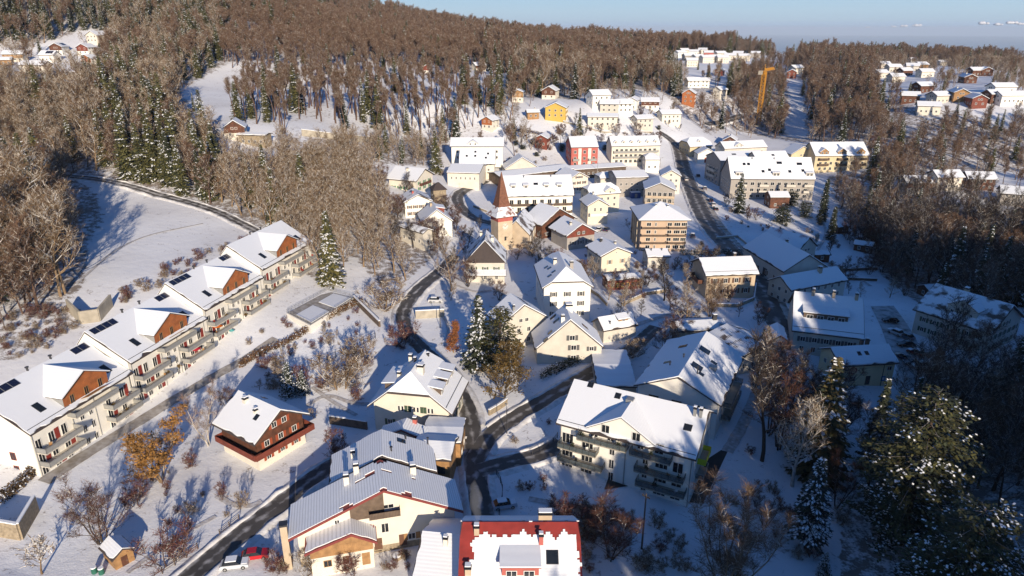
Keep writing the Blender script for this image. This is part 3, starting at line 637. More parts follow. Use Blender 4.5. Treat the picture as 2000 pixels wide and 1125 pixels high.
# ---- terrace of four stepped apartment houses up the left side
TG = [(60,853),(255,735),(408,640),(533,561),(632,500)]
T_AP = [None, (150,654), (327,565), (455,495)]
TLAB = ['lowest and nearest white terraced apartment block, tan awning under its dormer', 'white terraced apartment block with solar panels either side of its dormer, second from the bottom',
        'white terraced apartment block third up the slope, orange parasol on its balcony', 'topmost white terraced block at the upper end of the row, beside a tall snowy spruce']
a0 = at(60,853,9.5); ang = R(75.9); dv = np.array([math.cos(ang), math.sin(ang)]); LT = 23.6; WT = 15.0
for i in range(4):
    g = 0 + 2.0 * i; L_ = LT + (2.5 if i == 3 else 0)
    s0 = a0[:2] + dv * (LT * i); c = s0 + dv * L_ / 2 + np.array([-dv[1], dv[0]]) * WT / 2
    rise = 5.9
    h = reg('T%d' % i, House('terraced_apartment_block', TLAB[i], (c[0], c[1], g, ang, L_, WT, rise), 9.5, M_white, ov=.9, ridge=2.4, ovx=.02 if i else .5, deep=6, group='stepped terrace of white apartment blocks', cat='apartment block', roofmat=M_snow, snow_t=.2))
    # dormer, its orange gable set back behind a loggia
    xd = -L_ / 2 + (13.2 if i < 3 else 13.5); wd = 10.2; Y = h.W / 2
    if i < 3: h.panel_row(-L_/2 + .8, xd - 6, 1.5); h.panel_row(xd + 6, L_/2 - .8, 1.5)
    dm = h.dormer(xd, 'S', y=Y - .95, w=wd, h=2.5, wall=M_metal, front=M_orange, wn=3, ov=.5, pitch=28, wh=1.8, ww=1.0, fm=M_tan)
    z3 = 8.4; h.balcony('S', xd - 5.0, xd + 5.2, z3, d=2.0, rail='bars')
    # three floors of balconies either side of the plain bay under the dormer
    for fl in range(3):
        z = fl * 2.75 + .15
        for (u0, u1) in ((-L_/2 + .8, xd - 4.4), (xd + 1.2 if i else xd + 2.8, L_/2 - .6)):
            n = max(2, int((u1 - u0) / 2.6)); st = (u1 - u0) / n
            for k in range(n):
                u = u0 + (k + .5) * st
                h.win('S', u - .55, z, 1.2, 2.15, 'two', M_frame)
                if (k + fl + i) % 2: MB().box(-.45, .45, -.05, .02, 0, 2.2).build('facade_panel', M_redpan, h.root, loc=(u + .65, -h.yw, z), rz=0)
            if fl > 0: h.balcony('S', u0, u1, z - .05, d=2.3, rail='bars')
        if i == 0 or True: h.win('S', xd - 2.2, z + .5, 1.0, 1.5); h.win('S', xd - .2, z + .5, .9, 1.5)
    for sx in (-L_/2 + 5.2, L_/2 - 3.2): h.sky(sx, -Y + 3.2, 1.1, 2.0)
    h.guard('S', .8, -L_/2 + .3, xd - 4.2); h.guard('S', .8, xd + 4.4, L_/2 - .3)
    for u in (-L_/2 + .7, xd - 4.2, xd + .9, L_/2 - .5): MB().tube((u, -h.yw - .08, -1), (u, -h.yw - .08, 9.3), .07, n=5).build('downpipe', M_metal, h.root)
    for sx in (-3, 2): h.stack(sx + xd, 2.4, 1.0, .2)
    if i == 0:
        for z in (.6, 3.4): h.win('W', 1.5, z, 1.2, 1.6, 'two', M_redpan)
    if i in (0, 1): MB().box(-2.6, 2.2, -1.5, 1.5, -.03, .03, 0, Matrix.Rotation(R(-22), 4, 'X')).build('awning' if i == 0 else 'sliding_screen', M_awning if i == 0 else M_tan, h.root, loc=(xd + .8, -Y + 1.0 - (.9 if i == 0 else -.3), 10.6 if i == 0 else 9.8))
    # rear lean-to roof stubs
    hb = MB(); hb.box(-3, 3, h.yw - .2, h.yw + 3.2, 2, 7.6, 0); o = hb.build('stair_tower', M_white, h.root, loc=(L_/2 - 4, 0, 0)); MB().box(-3.2, 3.2, h.yw, h.yw + 3.4, 7.61, 7.9).build('roof_snow', M_snowgen, o, loc=(0, 0, 0))
# ---- brown chalet
h = reg('chalet', House('timber_chalet', 'dark brown timber chalet with wraparound balcony on the snowy lawn below the terrace', plE((497,873),(607,812),(453,771),6.0,33), 6.0, M_wood, ov=1.1, snow_t=.26, deep=3))
h.base(2.9, M_cream, .06)
for f, n in (('W', 3), ('S', 4)):
    h.row(f, 4.0, n, 1.1, 1.25, sh=mat('orange_shutter', (.34, .075, .03), .7))
    h.row(f, 1.3, n, 1.0, 1.0, sh=MATS['orange_shutter'], off=.06)
h.row('W', 6.9, 2, 1.1, 1.2, sh=MATS['orange_shutter'], span=(-2.2, 2.2))
h.balcony('W', -h.yw - 1.3, h.yw + 1.3, 3.3, 1.5, 'board', M_wood, railm=M_redwood); h.balcony('N', -h.xw, h.xw + 1.2, 3.3, 1.5, 'board', M_wood, railm=M_redwood)
h.balcony('S', -h.xw - 1.2, h.xw, 3.3, 1.3, 'board', M_wood, railm=M_redwood)
h.chim(2.5, 1.2, .8, 1.1, M_cream); h.chim(-1.5, 2.0, .6, .9, M_cream); h.sky(-2.5, 2.6, .8, 1.0, 'N'); h.sky(2.2, -2.6, .8, 1.0, 'S')
# ---- farmhouse with stepped gables
h = reg('farm', House('old_farmhouse', 'old cream farmhouse with stepped red verges and timber gable under thin snow', plE((563,1056),(905,1000),(763,897),5.4,25,g=-1.0), 5.4, M_cream, ov=1.2, tile=M_redtile, ridge=-1.2, snow=False, deep=4)); h.st = .36
for sd_ in 'SN':
    run_ = h.W/2 + (h.ridge if sd_ == 'S' else -h.ridge)
    h.patchy(sd_, M_snowT, lambda x, d: d < run_ + .2 - 2.2 * max(0, mnoise.noise(Vector((x * .7, 2, 5)))- .1) and mnoise.noise(Vector((x * .5, d * .28, 11))) > (-.48 if d > run_ * .55 else -.9))
for ya in (np.linspace(-1.1, 4.0, 6),): h_ = MB().prism([(ya[0], 6.2), (ya[-1], 6.2)] + [(y, h.zf(y) - .1) for y in ya[::-1]], -h.xw - .1, -h.xw).build('timber_gable', M_brownw, h.root); h.verge('W', mat('oxide_red_board', (.20, .035, .03), .6)); h.base(.6, M_stone, .05)
for u, z, w_, h_ in ((1.0,3.0,1.2,1.8),(-2.0,3.0,1.1,1.5),(-6.8,3.6,1.1,1.3),(-6.0,6.0,.8,.8),(1.3,7.4,2.6,.8)): h.win('W', u, z, w_, h_, sh=M_brsh if w_ == 1.1 else None, off=.0)
for u in (3.6, -.2, -4.2): h.door('W', u, 0, 1.2, 2.1, M_brsh)
for u in (5.0, 7.0): h.win('W', u, .9, 1.2, 1.2, sh=M_tan)
for x, y in ((3.5, 2.6), (2.0, 4.2)): h.chim(x, y, .8, 1.8, M_cream)
h.chim(2.6, -6.2, .9, 1.7, M_cream)
MB().box(-.5, .5, -.5, .5, -1, 7.2, 0).box(-.6, .6, -.6, .6, 7.2, 7.5, 1).build('outside_chimney', [M_beige, M_dark], h.root, loc=(-2.5, h.yw + 1.8, 0))
h.balcony('W', -1.2, 3.4, 6.9, 1.3, 'board', M_brownw, railm=M_brownw, rh=.9)
# ---- its projecting glazed annexe with its own red verge
q = h.world(-h.xw - 1.2, 5.6)
h2 = reg('annexe', House('farmhouse_annexe', 'low glazed annexe with red verges built against the front of the farmhouse', (q[0], q[1], -1.0, h.rot, 4.6, 10.5, 2.2), 4.2, M_cream, ov=.7, roofmat=M_snowR, tile=M_redtile, ridge=-1.6, snow_t=.15))
for u in (-.6, .9, 2.2): h2.win('W', u, 3.0, 1.2, 1.5, fm=M_tan)
for u, m in ((.6, M_brsh), (3.4, M_tan)): h2.door('W', u, 0, 1.2, 2.2, m)
h2.win('W', -2.2, .8, 1.2, 1.2, fm=M_tan); h2.clad('W', 2.7, M_tan, name='timber_gable', th=.04)
h2.row('S', .8, 1, 1.0, 1.2); h2.verge('W', MATS['oxide_red_board'])
# ---- barn behind the farmhouse, grey snow roof
b = reg('barn', House('barn', 'long barn with a plain grey-white snow roof behind the farmhouse', plE((642,950),(855,925),(764,838),6.6,26,g=-.5), 6.6, M_brownw, ov=.8, roofmat=M_snowT, snow_t=.18, deep=4))
b.sky(2.0, -3.2, 1.0, 1.4); b.stack(-2, -1.5); b.stack(3, -4.0); b.chim(0, 4.8, .7, 1.3, M_cream); b.row('S', 3.6, 3, 1.2, 1.2, fm=M_tan)
b2 = reg('barnlean', House('timber_outbuilding', 'timber outbuilding with open loft beside the barn and the dark lane', plA((800,898),(882,903),(880,866),6.0,18,g=-.5), 6.0, M_tan, ov=.5, roofmat=M_snow, snow_t=.2))
b2.door('S', 1.6, 3.2, 1.5, 1.4, M_dark); b2.row('S', .8, 2, 1.1, 1.3); b2.stack(-1, -1.0, 1.8, .12)
b3 = reg('barnflat', House('flat_roofed_extension', 'small flat white roof behind the timber outbuilding, next to the lane', plA((820,866),(902,868),(898,838),5.0,6,g=0), 5.0, M_tan, ov=.35, roofmat=M_snowP)); b3.row('E', 1.2, 2, 1.1, 1.2)
b4 = reg('redback', House('red_tiled_house', 'small house with patchy red tiles between barn and clipped gable house', plE((735,858),(835,866),(775,824),5.0,24,g=0), 5.0, M_cream, ov=.5, roofmat=M_snowR, tile=M_redtile)); b4.chim(1.5, -1.6, .7, 1.3, M_redwall); b4.auto(2)
# ---- clipped gable house
h = reg('clip', House('clipped_gable_house', 'large cream house with clipped gable, big snow roof and five shed dormers', plE((716,797),(884,813),(834,680),4.9,40,g=1), 4.9, M_cream, ov=1.1, hip=(.5, .35), roofmat=M_snowP, hiprun=4.2, snow_t=.22, deep=4))
for k, u in enumerate((-4.3, -3.6, -1.4, -.7, 1.7, 2.4)): h.win('W', -u, 4.3, .55, 1.2, 'one')
for u in (-2.85, -2.2, .3, 1.0): MB().box(-.3, .3, -.07, .01, 0, 1.35).build('shutter', M_green, h.root, loc=(*h.fp('W', -u), 4.25), rz=R(-90))
h.row('W', 1.0, 3, 1.0, 1.3, sh=M_green); h.row('S', 1.0, 4, 1.0, 1.3, sh=M_green)
Lh = h.L
for x in (-Lh*.24, Lh*.06, Lh*.33): h.dormer(x, 'S', y=h.W*.33, w=1.8, h=1.75, kind='shed', wall=M_brownw, wn=1, slope=.14, ov=.45, ww=1.6)
for x in (-Lh*.18, Lh*.08): h.dormer(x, 'N', y=h.W*.33, w=2.7, h=1.75, kind='shed', wall=M_brownw, wn=1, slope=.14, ov=.45, ww=1.6)
h.chim(-Lh*.16, -1.3, 1.2, 1.6, M_cream); h.chim(-Lh*.16, 3.2, .7, 1.2, M_cream); h.chim(Lh*.25, 2.6, .7, 1.8, M_cream); h.chim(Lh*.08, .9, .5, 1.0, M_dark); h.chim(Lh*.3, -.9, .4, .8, M_dark); h.guard('S', 1.3)
M_redmetal = mat('red_metal_roof', (.30, .035, .025), .5, .25, .6)
# ---- red roofed house cut by the lower edge
h = reg('red', House('red_roofed_house', 'house with red metal roof half bared of snow and a red dormer', plA((893,1172),(1140,1172),(1112,1022),6.0,35,g=-2), 6.0, M_cream, ov=.6, roofmat=M_snowRR, tile=M_redmetal, hip=(.22, .22), hiprun=1.6, snow=False)); h.st = .36
h.patchy('S', M_snowP, lambda x, d: (d < 6.7 + 1.3 * mnoise.noise(Vector((x * .9, 0, 3))) and x > -7.2 + .22 * max(0, d - 2) + 1.3 * mnoise.noise(Vector((d * .8, 4, 3))) and x < 8.3 - .08 * d + .6 * mnoise.noise(Vector((d, 1, 1)))), cell=.3); h.patchy('N', M_snowP, lambda x, d: d < 7.6 + .5 * mnoise.noise(Vector((x, 3, 3))))
h.dormer(.0, 'S', y=h.W*.36, w=5.0, h=1.9, kind='shed', wall=M_redwall, wn=2, slope=.12, ww=1.5, wh=1.0, ov=.3, tile=M_redtile)
h.chim(3.6, 1.0, 1.9, 1.6, M_beige, d=.9); h.chim(-h.L*.36, -1.2, .7, 1.2, M_beige); h.chim(-h.L*.42, -h.W*.34, .8, 1.2, M_beige); h.chim(2.9, -2.4, .6, 1.6, M_redwall); h.sky(4.4, -h.W*.24, 1.5, 1.7); h.auto(2)
h = reg('redlean', House('lean_to_house', 'low snow roofed wing with one slim chimney against the red roofed house', plA((800,1150),(898,1160),(893,1048),4.2,24,g=-2), 4.2, M_cream, ov=.3, roofmat=M_snowP)); h.chim(.4, -1.6, .6, 1.6, M_cream)
# ---- big white apartment house
h = HWH = reg('white', House('white_apartment_house', 'big white apartment house with dark balconies and a broad snow gable over the middle', plA((1085,829),(1360,902),(1396,808),9.2,30,g=-.8), 9.2, M_white, ov=.7, roofmat=M_snow, snow_t=.22, deep=5, cat='apartment house'))
Wd = 11.6; xd = -.6
h.dormer(xd, 'S', y=h.W/2 - .55, w=Wd, h=.7, wall=M_white, wn=2, ww=1.5, wh=1.7, pitch=31, ov=.45, roofmat=M_snowP)
for u0, u1, z, f in ((-12, -3.2, 2.7, 0), (-12.2, -4.4, 5.5, 0), (-8.0, 1.0, 8.2, 1), (1.6, 8.6, 8.0, 1), (2.6, 11.0, 5.0, 1), (3.0, 11.4, 2.2, 1)):
    u0 = max(u0, -h.xw + .3); h.balcony('S', u0, min(u1, h.xw - .4), z, 2.0, 'glass', M_conc, railm=M_dark)
for z in (.1, 2.75, 5.55):
    for u, w_, hh in ((-10.4, 2.2, 2.1), (-6.6, 2.2, 2.1), (-2.0, 1.0, 1.9), (4.0, 1.0, 1.1), (6.8, 2.2, 2.1), (9.6, 1.8, 2.1)): 
        if abs(u) < h.xw - 1: h.win('S', u, z, w_, hh)
for u, w_, hh in ((-5.4, 1.4, 2.0), (-2.4, 1.3, 1.5), (3.0, 1.2, 1.2), (6.2, 1.6, 2.0)): h.win('S', u, 8.3, w_, hh)
for u in (-h.xw + .15, h.xw - .15, 0.4): MB().tube((u, -h.yw - .1, -1), (u, -h.yw - .1, 9.0), .09, n=6).build('downpipe', M_metal, h.root)
for z in (1, 3.8, 6.6): h.row('E', z, 3, 1.1, 1.3)
h.balcony('E', -3, 1.5, 5.4, 1.4, 'board', M_conc, railm=mat('lime_fabric', (.42, .5, .02), .8)); h.balcony('E', -3.5, .5, 2.6, 1.4, 'glass', M_conc)
h.sky(-h.L*.36, h.W*.05 - 1.2, .9, 1.0); h.sky(-h.L*.14, -1.2, .9, 1.0); h.sky(h.L*.39, -h.W*.22, 1.2, 1.1); h.chim(-1.0, -1.9, 1.3, 1.3, M_metal, cap=False)
for x in (h.L*.41, h.L*.45): h.chim(x, -1.4, .5, 1.7, M_metal)
h.guard('S', .6, -h.L/2 + .3, xd - 6.4); h.guard('S', .6, xd + 6.6, h.L/2 - .3)
# ---- house behind it
h = reg('behind', House('broad_gabled_house', 'broad grey-white house with snow roof, vents and skylights behind the white apartment house', plE((1237,755),(1409,796),(1397,653),6.6,25,g=.4), 6.6, M_white, ov=.8, roofmat=M_snowP, deep=4))
h.row('W', 4.0, 3, 2.0, 1.3, 'two', fm=M_dark); h.row('W', 1.2, 4, 1.2, 1.3); h.row('S', 3.8, 5, 1.2, 1.3); h.row('S', 1.0, 5, 1.2, 1.3)
for x, y in ((-4.5, -1.9), (3.5, -1.6)): h.sky(x, y, 1.9, 2.2, 'S')
h.sky(1.0, -4.2, .9, 1.2, 'S'); h.sky(-3, 4.6, .9, 1.3, 'N'); h.sky(5, 3.4, 1.2, 1.8, 'N'); h.chim(-1.5, -4.6, 1.4, 1.1, M_metal, cap=False); h.stack(-7.0, -2.6, 2.0); h.stack(-2, 1.5); h.stack(-5, 3.5); h.sky(-6.2, -3.2, 1, 1, 'S')
for z in (3.2, .3): h.balcony('S', -6, 6, z + .2, 1.8, 'glass', M_conc, railm=M_dark)
# ---- L house, two wings
h = reg('ell', House('steep_gabled_house', 'pale house with flared snow roof and stacked shuttered windows in its gable, hedge below', plE((1044,686),(1181,682),(1068,597),3.8,42,g=1.6), 3.8, M_pale, ov=.6, roofmat=M_snowP, deep=4))
for z in (.9, 3.5, 6.0): h.win('W', 1.0 if z < 6 else .6, z, 1.3, 1.3, sh=M_grsh)
h.win('W', 5.2, 3.2, 1.1, 1.1, sh=M_grsh); h.win('W', -4.0, 1.8, .6, .7)
h.chim(-2.5, 1.5, .8, 1.6, M_white); h.chim(2.5, -.6, 1.6, 1.5, M_white); 
for x, y in ((-4.5, 5.6), (-3, 4.4)): h.sky(x, y, .8, 1.1, 'N')
h.sky(3.0, 3.0, .9, 1.6, 'N'); h.sky(0, 2.6, .9, 1.6, 'N'); h.sky(-1.0, -4, 1.0, 1.8, 'S')
h = reg('ell2', House('long_rear_wing', 'long pale rear wing with a thin row of rooflights behind the flared gable house', plE((976,640),(1072,622),(1050,566),6.2,34,g=2.2), 6.2, M_pale, ov=.5, roofmat=M_snowP)); h.auto(2); h.chim(-3, 2.4, .5, 1.5, M_metal)
for x in (-2, -.5, 1, 2.4): h.sky(x, -1.8, .7, 1.2, 'S')
# ---- tall white house
h = reg('tall', House('tall_white_house', 'tall white house with shuttered windows and hipped snow gable, half in shade', plE((1058,566),(1160,563),(1082,499),9.0,33,g=2.6,L=19), 9.0, M_white, ov=.7, roofmat=M_snowP, hip=(.62, .3), deep=4))
for z in (1.2, 4.0, 6.7): h.row('W', z, 3, .9, 1.25, sh=M_grsh)
h.row('N', 4.0, 4, .9, 1.25); h.row('N', 6.7, 4, .9, 1.25); h.chim(1, 2.0, .9, 1.5, M_cream); h.chim(-3.5, -1.8, .9, 2.0, M_grey)
for x, y in ((-4, 3), (0, 3.6), (-5, 4.2), (2, 4.2)): h.sky(x, y, .7, 1.0, 'N')
# ---- small house with dormer
h = reg('smalld', House('small_dormer_house', 'small stone coloured house with a single timber dormer below the dark garden trees', plA((1178,649),(1247,637),(1236,611),3.6,36,g=1.5), 3.6, M_pale, ov=.4)); h.dormer(1.4, 'S', w=2.8, h=1.0, kind='shed', wall=M_tan, slope=.35, ww=.8); h.win('W', 0, 1.2, .8, 1.0); h.stack(-2.5, -2); h.stack(3.2, -.8, 1.2, .1)
# ---- yellow house and its porch
h = reg('yellow', House('pale_yellow_house', 'pale yellow two storey house with a snowy porch roof and red veranda', plE((1173,504),(1238,497),(1172,476),6.2,24,g=2.6,L=12), 6.2, mat('butter_render', (.64, .58, .46), .9, .06, .4), ov=.7, roofmat=M_snowP)); h.row('W', 3.6, 2, .9, 1.4, sh=M_beige); h.win('W', 0, 1.0, .8, 1.2); h.win('W', 0, 6.9, .5, .6); h.row('N', 3.6, 3, .9, 1.3, sh=M_grsh); h.row('N', 1.0, 3, .9, 1.3, sh=M_grsh); h.chim(3, 1.5, .7, 1.2, M_dark); h.chim(0, -2, .7, 1.0, M_pale)
p = reg('porch', House('veranda', 'long low snow roofed veranda with red timber front below the yellow house', plA((1186,550),(1258,545),(1250,535),3.0,14,g=2.2), 3.0, M_redwood, ov=.3)); p.row('S', .9, 6, 1.0, 1.3, fm=M_ochre)
# ---- chalet by the church
h = reg('rchalet', House('red_gabled_chalet', 'chalet with dark red timber gable over grey ground floor, beside the long white apartment building', plE((1106,464),(1168,455),(1090,424),4.8,30,g=3,L=13), 4.8, M_grey, ov=.9, roofmat=M_snowP)); h.clad('W', 4.2, M_redwood); h.row('W', 1.4, 3, 1.2, 1.4, sh=M_grsh); h.row('W', 4.9, 2, .9, 1.1, sh=M_brsh, span=(-2, 2), off=.07); h.chim(-2, 2.2, .7, 1.3, M_pale)
h2 = reg('rchalet2', House('timber_side_house', 'brown side wing with long snow slope joined to the red gabled chalet', plE((1058,443),(1128,428),(1109,414),5.0,30,g=3,L=12), 5.0, M_wood, ov=.9, roofmat=M_snowP)); h2.auto(1, sh=None); h2.chim(2, -3, .8, 1.6, M_beige)
# ---- pavilion roofed apartment block
h = reg('pav', House('pavilion_roofed_apartments', 'pinkish four storey apartment block with pyramid snow roof and dark balcony bands', plA((1247,432),(1351,432),(1295,392),11.0,24,g=2.2,hw=9.5), 11.0, mat('pinkish_render', (.50, .37, .27), .9, .1, .4), ov=1.2, hip=(1, 1), roofmat=M_snowP, snow_t=.25, hiprun=9.0, cat='apartment block'))
for z in (.4, 3.1, 5.8, 8.5):
    for u, w_ in ((-5.2, 1.6), (-2.8, .7), (2.0, 1.6), (4.6, 2.2), (7.0, 2.0)): h.win('S', u, z + .4, w_, 1.3, fm=M_frame)
    if z > 1: h.balcony('S', -h.xw + .2, 1.0, z - .1, 1.4, 'board', M_pale, railm=M_brownw, rh=.55); h.balcony('S', 1.6, h.xw - .2, z - .1, 1.4, 'board', M_pale, railm=M_brownw, rh=.55)
    h.row('W', z + .3, 2, 1.2, 1.5)
for u in (-5.6, -1.8, 2, 5.4): MB().box(-.35, .35, -.9, 0, -2, 10.8).build('pier', M_beige, h.root, loc=(*h.fp('W', u), 0), rz=R(-90))
h.chim(-2, -2.5, .6, .8, M_snowgen); h.chim(2, -2.8, .6, .8, M_snowgen)
# ---- long white building with four dormers, and the long roof behind it
h = reg('longw', House('long_white_apartments', 'long white apartment building with four small roof dormers and brown balcony bands', plA((980,386),(1123,383),(1110,343),9.6,34,g=3.5), 9.6, M_white, ov=.8, roofmat=M_snowP, cat='apartment building'))
for x in (-9.6, -4.6, 3.6, 8.8): h.dormer(x, 'S', y=h.W*.3, w=1.9, h=1.3, kind='shed', wall=M_pale, slope=.15, wn=1, ww=1.2)
for z in (3.2, 6.3): h.balcony('S', -h.xw + .3, h.xw - .3, z, 1.6, 'board', M_pale, railm=M_brownw, rh=.8); h.row('S', z + .2, 8, 1.6, 1.9)
h.row('S', .5, 7, 1.8, 2.0); h.sky(-.5, -4, 1.6, 1.0); h.stack(-5, -1); h.stack(6, -1)
h = reg('longr', House('long_low_building', 'long low brown building with curving snow roof behind the dormered white apartments', plA((978,348),(1122,331),(1112,321),6.5,10,g=5.0), 6.5, M_brownw, ov=.8, roofmat=M_snowP)); h.row('S', 3, 10, 1.2, 1.3)
# ---- church
tx = at(980, 470, 6.0); gch = 3.2
tw = empty('church_tower', (tx[0], tx[1], gch), R(28), 'pale stone church tower with steep brown shingled spire and a clock', 'church tower'); a = 2.75
MB().box(-a, a, -a, a, -3, 12.0, 0).build('wall', mat('tan_stone', (.56, .45, .32), .9, .15, .6), tw)
MB().box(-a - .06, a + .06, -a - .06, a + .06, 10.4, 11.9, 0).build('frieze', M_redwall, tw)
sp = MB(); rings = [(4.1, 12.0), (2.8, 14.2), (2.0, 16.4), (1.5, 19.0), (.8, 23.0), (.03, 27.0)]
for (r0, z0), (r1, z1) in zip(rings, rings[1:]):
    for k in range(4):
        c = [(-1, -1), (1, -1), (1, 1), (-1, 1)]; p, q = c[k], c[(k + 1) % 4]
        sp.poly([(p[0]*r0, p[1]*r0, z0), (q[0]*r0, q[1]*r0, z0), (q[0]*r1, q[1]*r1, z1), (p[0]*r1, p[1]*r1, z1)], 0)
sp.poly([(-4.1, 4.1, 12), (4.1, 4.1, 12), (4.1, -4.1, 12), (-4.1, -4.1, 12)], 0)
spo = sp.build('spire', mat('brown_shingle', (.23, .095, .055), .8, .3, 1.5, planks=('Z', 1.5, .7)), tw)
sn = MB()
for (r0, z0), (r1, z1) in zip([(4.0, 12.25), (2.82, 14.35), (2.1, 16.0)], [(2.82, 14.35), (2.1, 16.0)]):
    for k in range(4):
        c = [(-1, -1), (1, -1), (1, 1), (-1, 1)]; p, q = c[k], c[(k + 1) % 4]; sn.poly([(p[0]*r0, p[1]*r0, z0), (q[0]*r0, q[1]*r0, z0), (q[0]*r1, q[1]*r1, z1), (p[0]*r1, p[1]*r1, z1)], 0)
sn.build('spire_snow', roof_snow('patchy_spire_snow', 'Z', 1.2, .1, (.16, .055, .035), .97, .5), spo)
MB().tube((0, 0, 27.3), (0, 0, 29.6), .06).box(-.5, .5, -.05, .05, 28.8, 28.92).build('cross', M_dark, spo)
for f, (nx, ny, rz) in {'S': (0, -1, 0), 'E': (1, 0, 90)}.items():
    ck = MB()
    ck.poly([(1.2 * math.cos(2*math.pi*k/24), -.08, 1.2 * math.sin(2*math.pi*k/24)) for k in range(24)], 0)
    cko = ck.build('clock_face', M_cream, tw, loc=(nx*a, ny*a, 8.6), rz=R(rz)); hd = MB()
    for k in range(12):
        t = 2*math.pi*k/12; M = Matrix.Rotation(t, 4, 'Y'); hd.box(-.07, .07, -.12, -.085, 0.9, 1.15, 0, M)
    hd.box(-.06, .06, -.14, -.09, -.1, .75, 0, Matrix.Rotation(R(-60), 4, 'Y')); hd.box(-.05, .05, -.16, -.11, -.1, 1.1, 0, Matrix.Rotation(R(40), 4, 'Y')); hd.build('clock_hands', M_brsh, cko)
    for z in (3.6,): MB().box(-.35, .35, -.06, .02, 0, 1.4).build('window', M_dark, tw, loc=(nx*a, ny*a, z), rz=R(rz))
q = at(1010, 500, 9)
h = reg('nave', House('church_nave', 'church nave with bare brown tiles and snow patches behind the tower', (tx[0] + 6.5, tx[1] + 9, 3.2, R(80), 18, 10, 5.0), 4.6, M_beige, ov=.4, roofmat=M_snowD, tile=M_tile)); h.row('S', 1.5, 4, 1.0, 2.4)
h = reg('darkgable', House('dark_gabled_house', 'old house with dark shingled gable and snowy skirt roof in front of the church', plE((906,516),(989,516),(942,455),6.0,48,g=3.6,L=13), 6.0, M_pale, ov=.6, roofmat=M_snowD, hip=(0, .3))); h.clad('W', 6.2, M_tile, name='shingle_gable', th=.1); h.row('W', 3.8, 3, .9, 1.1, sh=M_green); h.row('W', 1.0, 3, .9, 1.2); h.chim(0, -2, .8, 1.6, M_cream); h.chim(4, 1.5, .7, 1.4, M_cream)
MB().slab([[(-2.2, -h.yw - .6, 2.7), (0, -h.yw - .6, 3.7), (0, h.yw + .6, 3.7), (-2.2, h.yw + .6, 2.7)][::-1]], 0, .2).build('skirt_roof', M_tile, h.root, loc=(-h.xw, 0, 0)); MB().slab([[(-2.15, -h.yw - .5, 2.7), (0, -h.yw - .5, 3.7), (0, h.yw + .5, 3.7), (-2.15, h.yw + .5, 2.7)][::-1]], .203, .45).build('skirt_snow', M_snowgen, h.root, loc=(-h.xw, 0, 0))
# ---- left of the church
h = reg('greensh', House('green_shuttered_chalet', 'cream chalet with bright green shutters and a broad plain snow roof', plE((813,356),(851,342),(800,326),4.8,26,g=11,L=15), 4.8, M_cream, ov=1.0, roofmat=M_snowP)); gs = mat('bright_green_shutter', (.02, .22, .06), .7); h.row('W', 3.0, 3, 1.0, 1.2, sh=gs); h.row('W', .6, 3, 1.0, 1.3, sh=gs); h.row('N', 1, 4, 1, 1.2, sh=gs); h.chim(0, 2.4, .9, 1.5, M_cream); h.balcony('W', -4, 4, 2.6, 1.1, 'board', M_wood, railm=M_wood)
h = reg('whitegab', House('white_gabled_house', 'white gabled house with brown shutters and patchy red side roof, among bare trees', plE((788,398),(846,394),(800,370),5.6,26,g=8.5,L=12), 5.6, M_white, ov=.6, roofmat=M_snowD)); h.row('W', 3.4, 4, .9, 1.2, sh=M_brsh); h.row('W', .8, 4, .9, 1.3, sh=M_brsh); h.chim(-1, 1.2, .7, 1.3, M_redwall)
h = reg('pdorm', House('white_house_with_red_dormer', 'white house with a tall brown dormer on its snow roof, near the church lane', plE((822,438),(886,434),(838,408),3.8,38,g=7,L=13), 3.8, M_white, ov=.5, roofmat=M_snowP)); h.win('W', 0, 3.4, .6, .8); h.row('W', .8, 2, 1.0, 1.2); h.dormer(0, 'S', w=4.6, h=2.0, kind='shed', wall=M_redwood, slope=.2, wn=2, tile=M_redtile); h.chim(2, 1.0, .8, 1.6, M_beige)
h = reg('shedl', House('long_grey_barn', 'long pale barn with thin snow roof among bare trees beside the white house', plA((777,444),(826,458),(832,447),4.4,25,g=7.5), 4.4, M_pale, ov=.5, roofmat=M_snowD)); h.auto(1)
h = reg('towerlet', House('small_stone_annexe', 'narrow stone annexe with dark hipped roof behind the white gabled house', plF(857,400,6,6,40,20), 6.5, M_stone, ov=.4, hip=(1,1), snow=False, hiprun=2.6)); h.win('W', 0, 3.5, .8, 1)
# ---- white group
h = reg('wg1', House('wide_white_house', 'wide white house with small gabled wing at the foot of the wooded slope', plA((878,287),(985,287),(978,270),7.0,28,g=14.5), 7.0, M_white, ov=.8, roofmat=M_snowP)); h.row('S', 4, 8, 1.0, 1.3); h.row('S', 1.2, 8, 1.0, 1.3); h.dormer(-2, 'S', w=5, h=.8, y=h.W*.42, wall=M_white, wn=2, ww=.9)
h = reg('wg2', House('big_snow_roofed_barn', 'steep broad snow roof with tiny rooflights in front of the wide white house', plA((896,322),(968,322),(966,291),4.0,42,g=11.5), 4.0, M_cream, ov=.6, roofmat=M_snowP)); h.row('S', 1, 4, 1.0, 1.2)
for x, z in ((-5, -3.4), (-1, -3.4), (4, -4.2), (-1, -1.6), (5, -2.4)): h.sky(x, z, .8, .9)
h = reg('wg3', House('low_cream_building', 'low cream building with flat snow roof and slot windows beside the spruce', plA((871,338),(937,340),(934,322),4.6,12,g=10), 4.6, M_cream, ov=.5, roofmat=M_snowP)); h.row('S', 1.8, 6, .7, 1.2)
h = reg('wg4', House('small_tan_house', 'small orange-tan house behind the wide white house', plE((985,292),(1010,291),(995,282),5.5,30,L=9), 5.5, M_tan, ov=.5, roofmat=M_snowP)); h.auto(2)
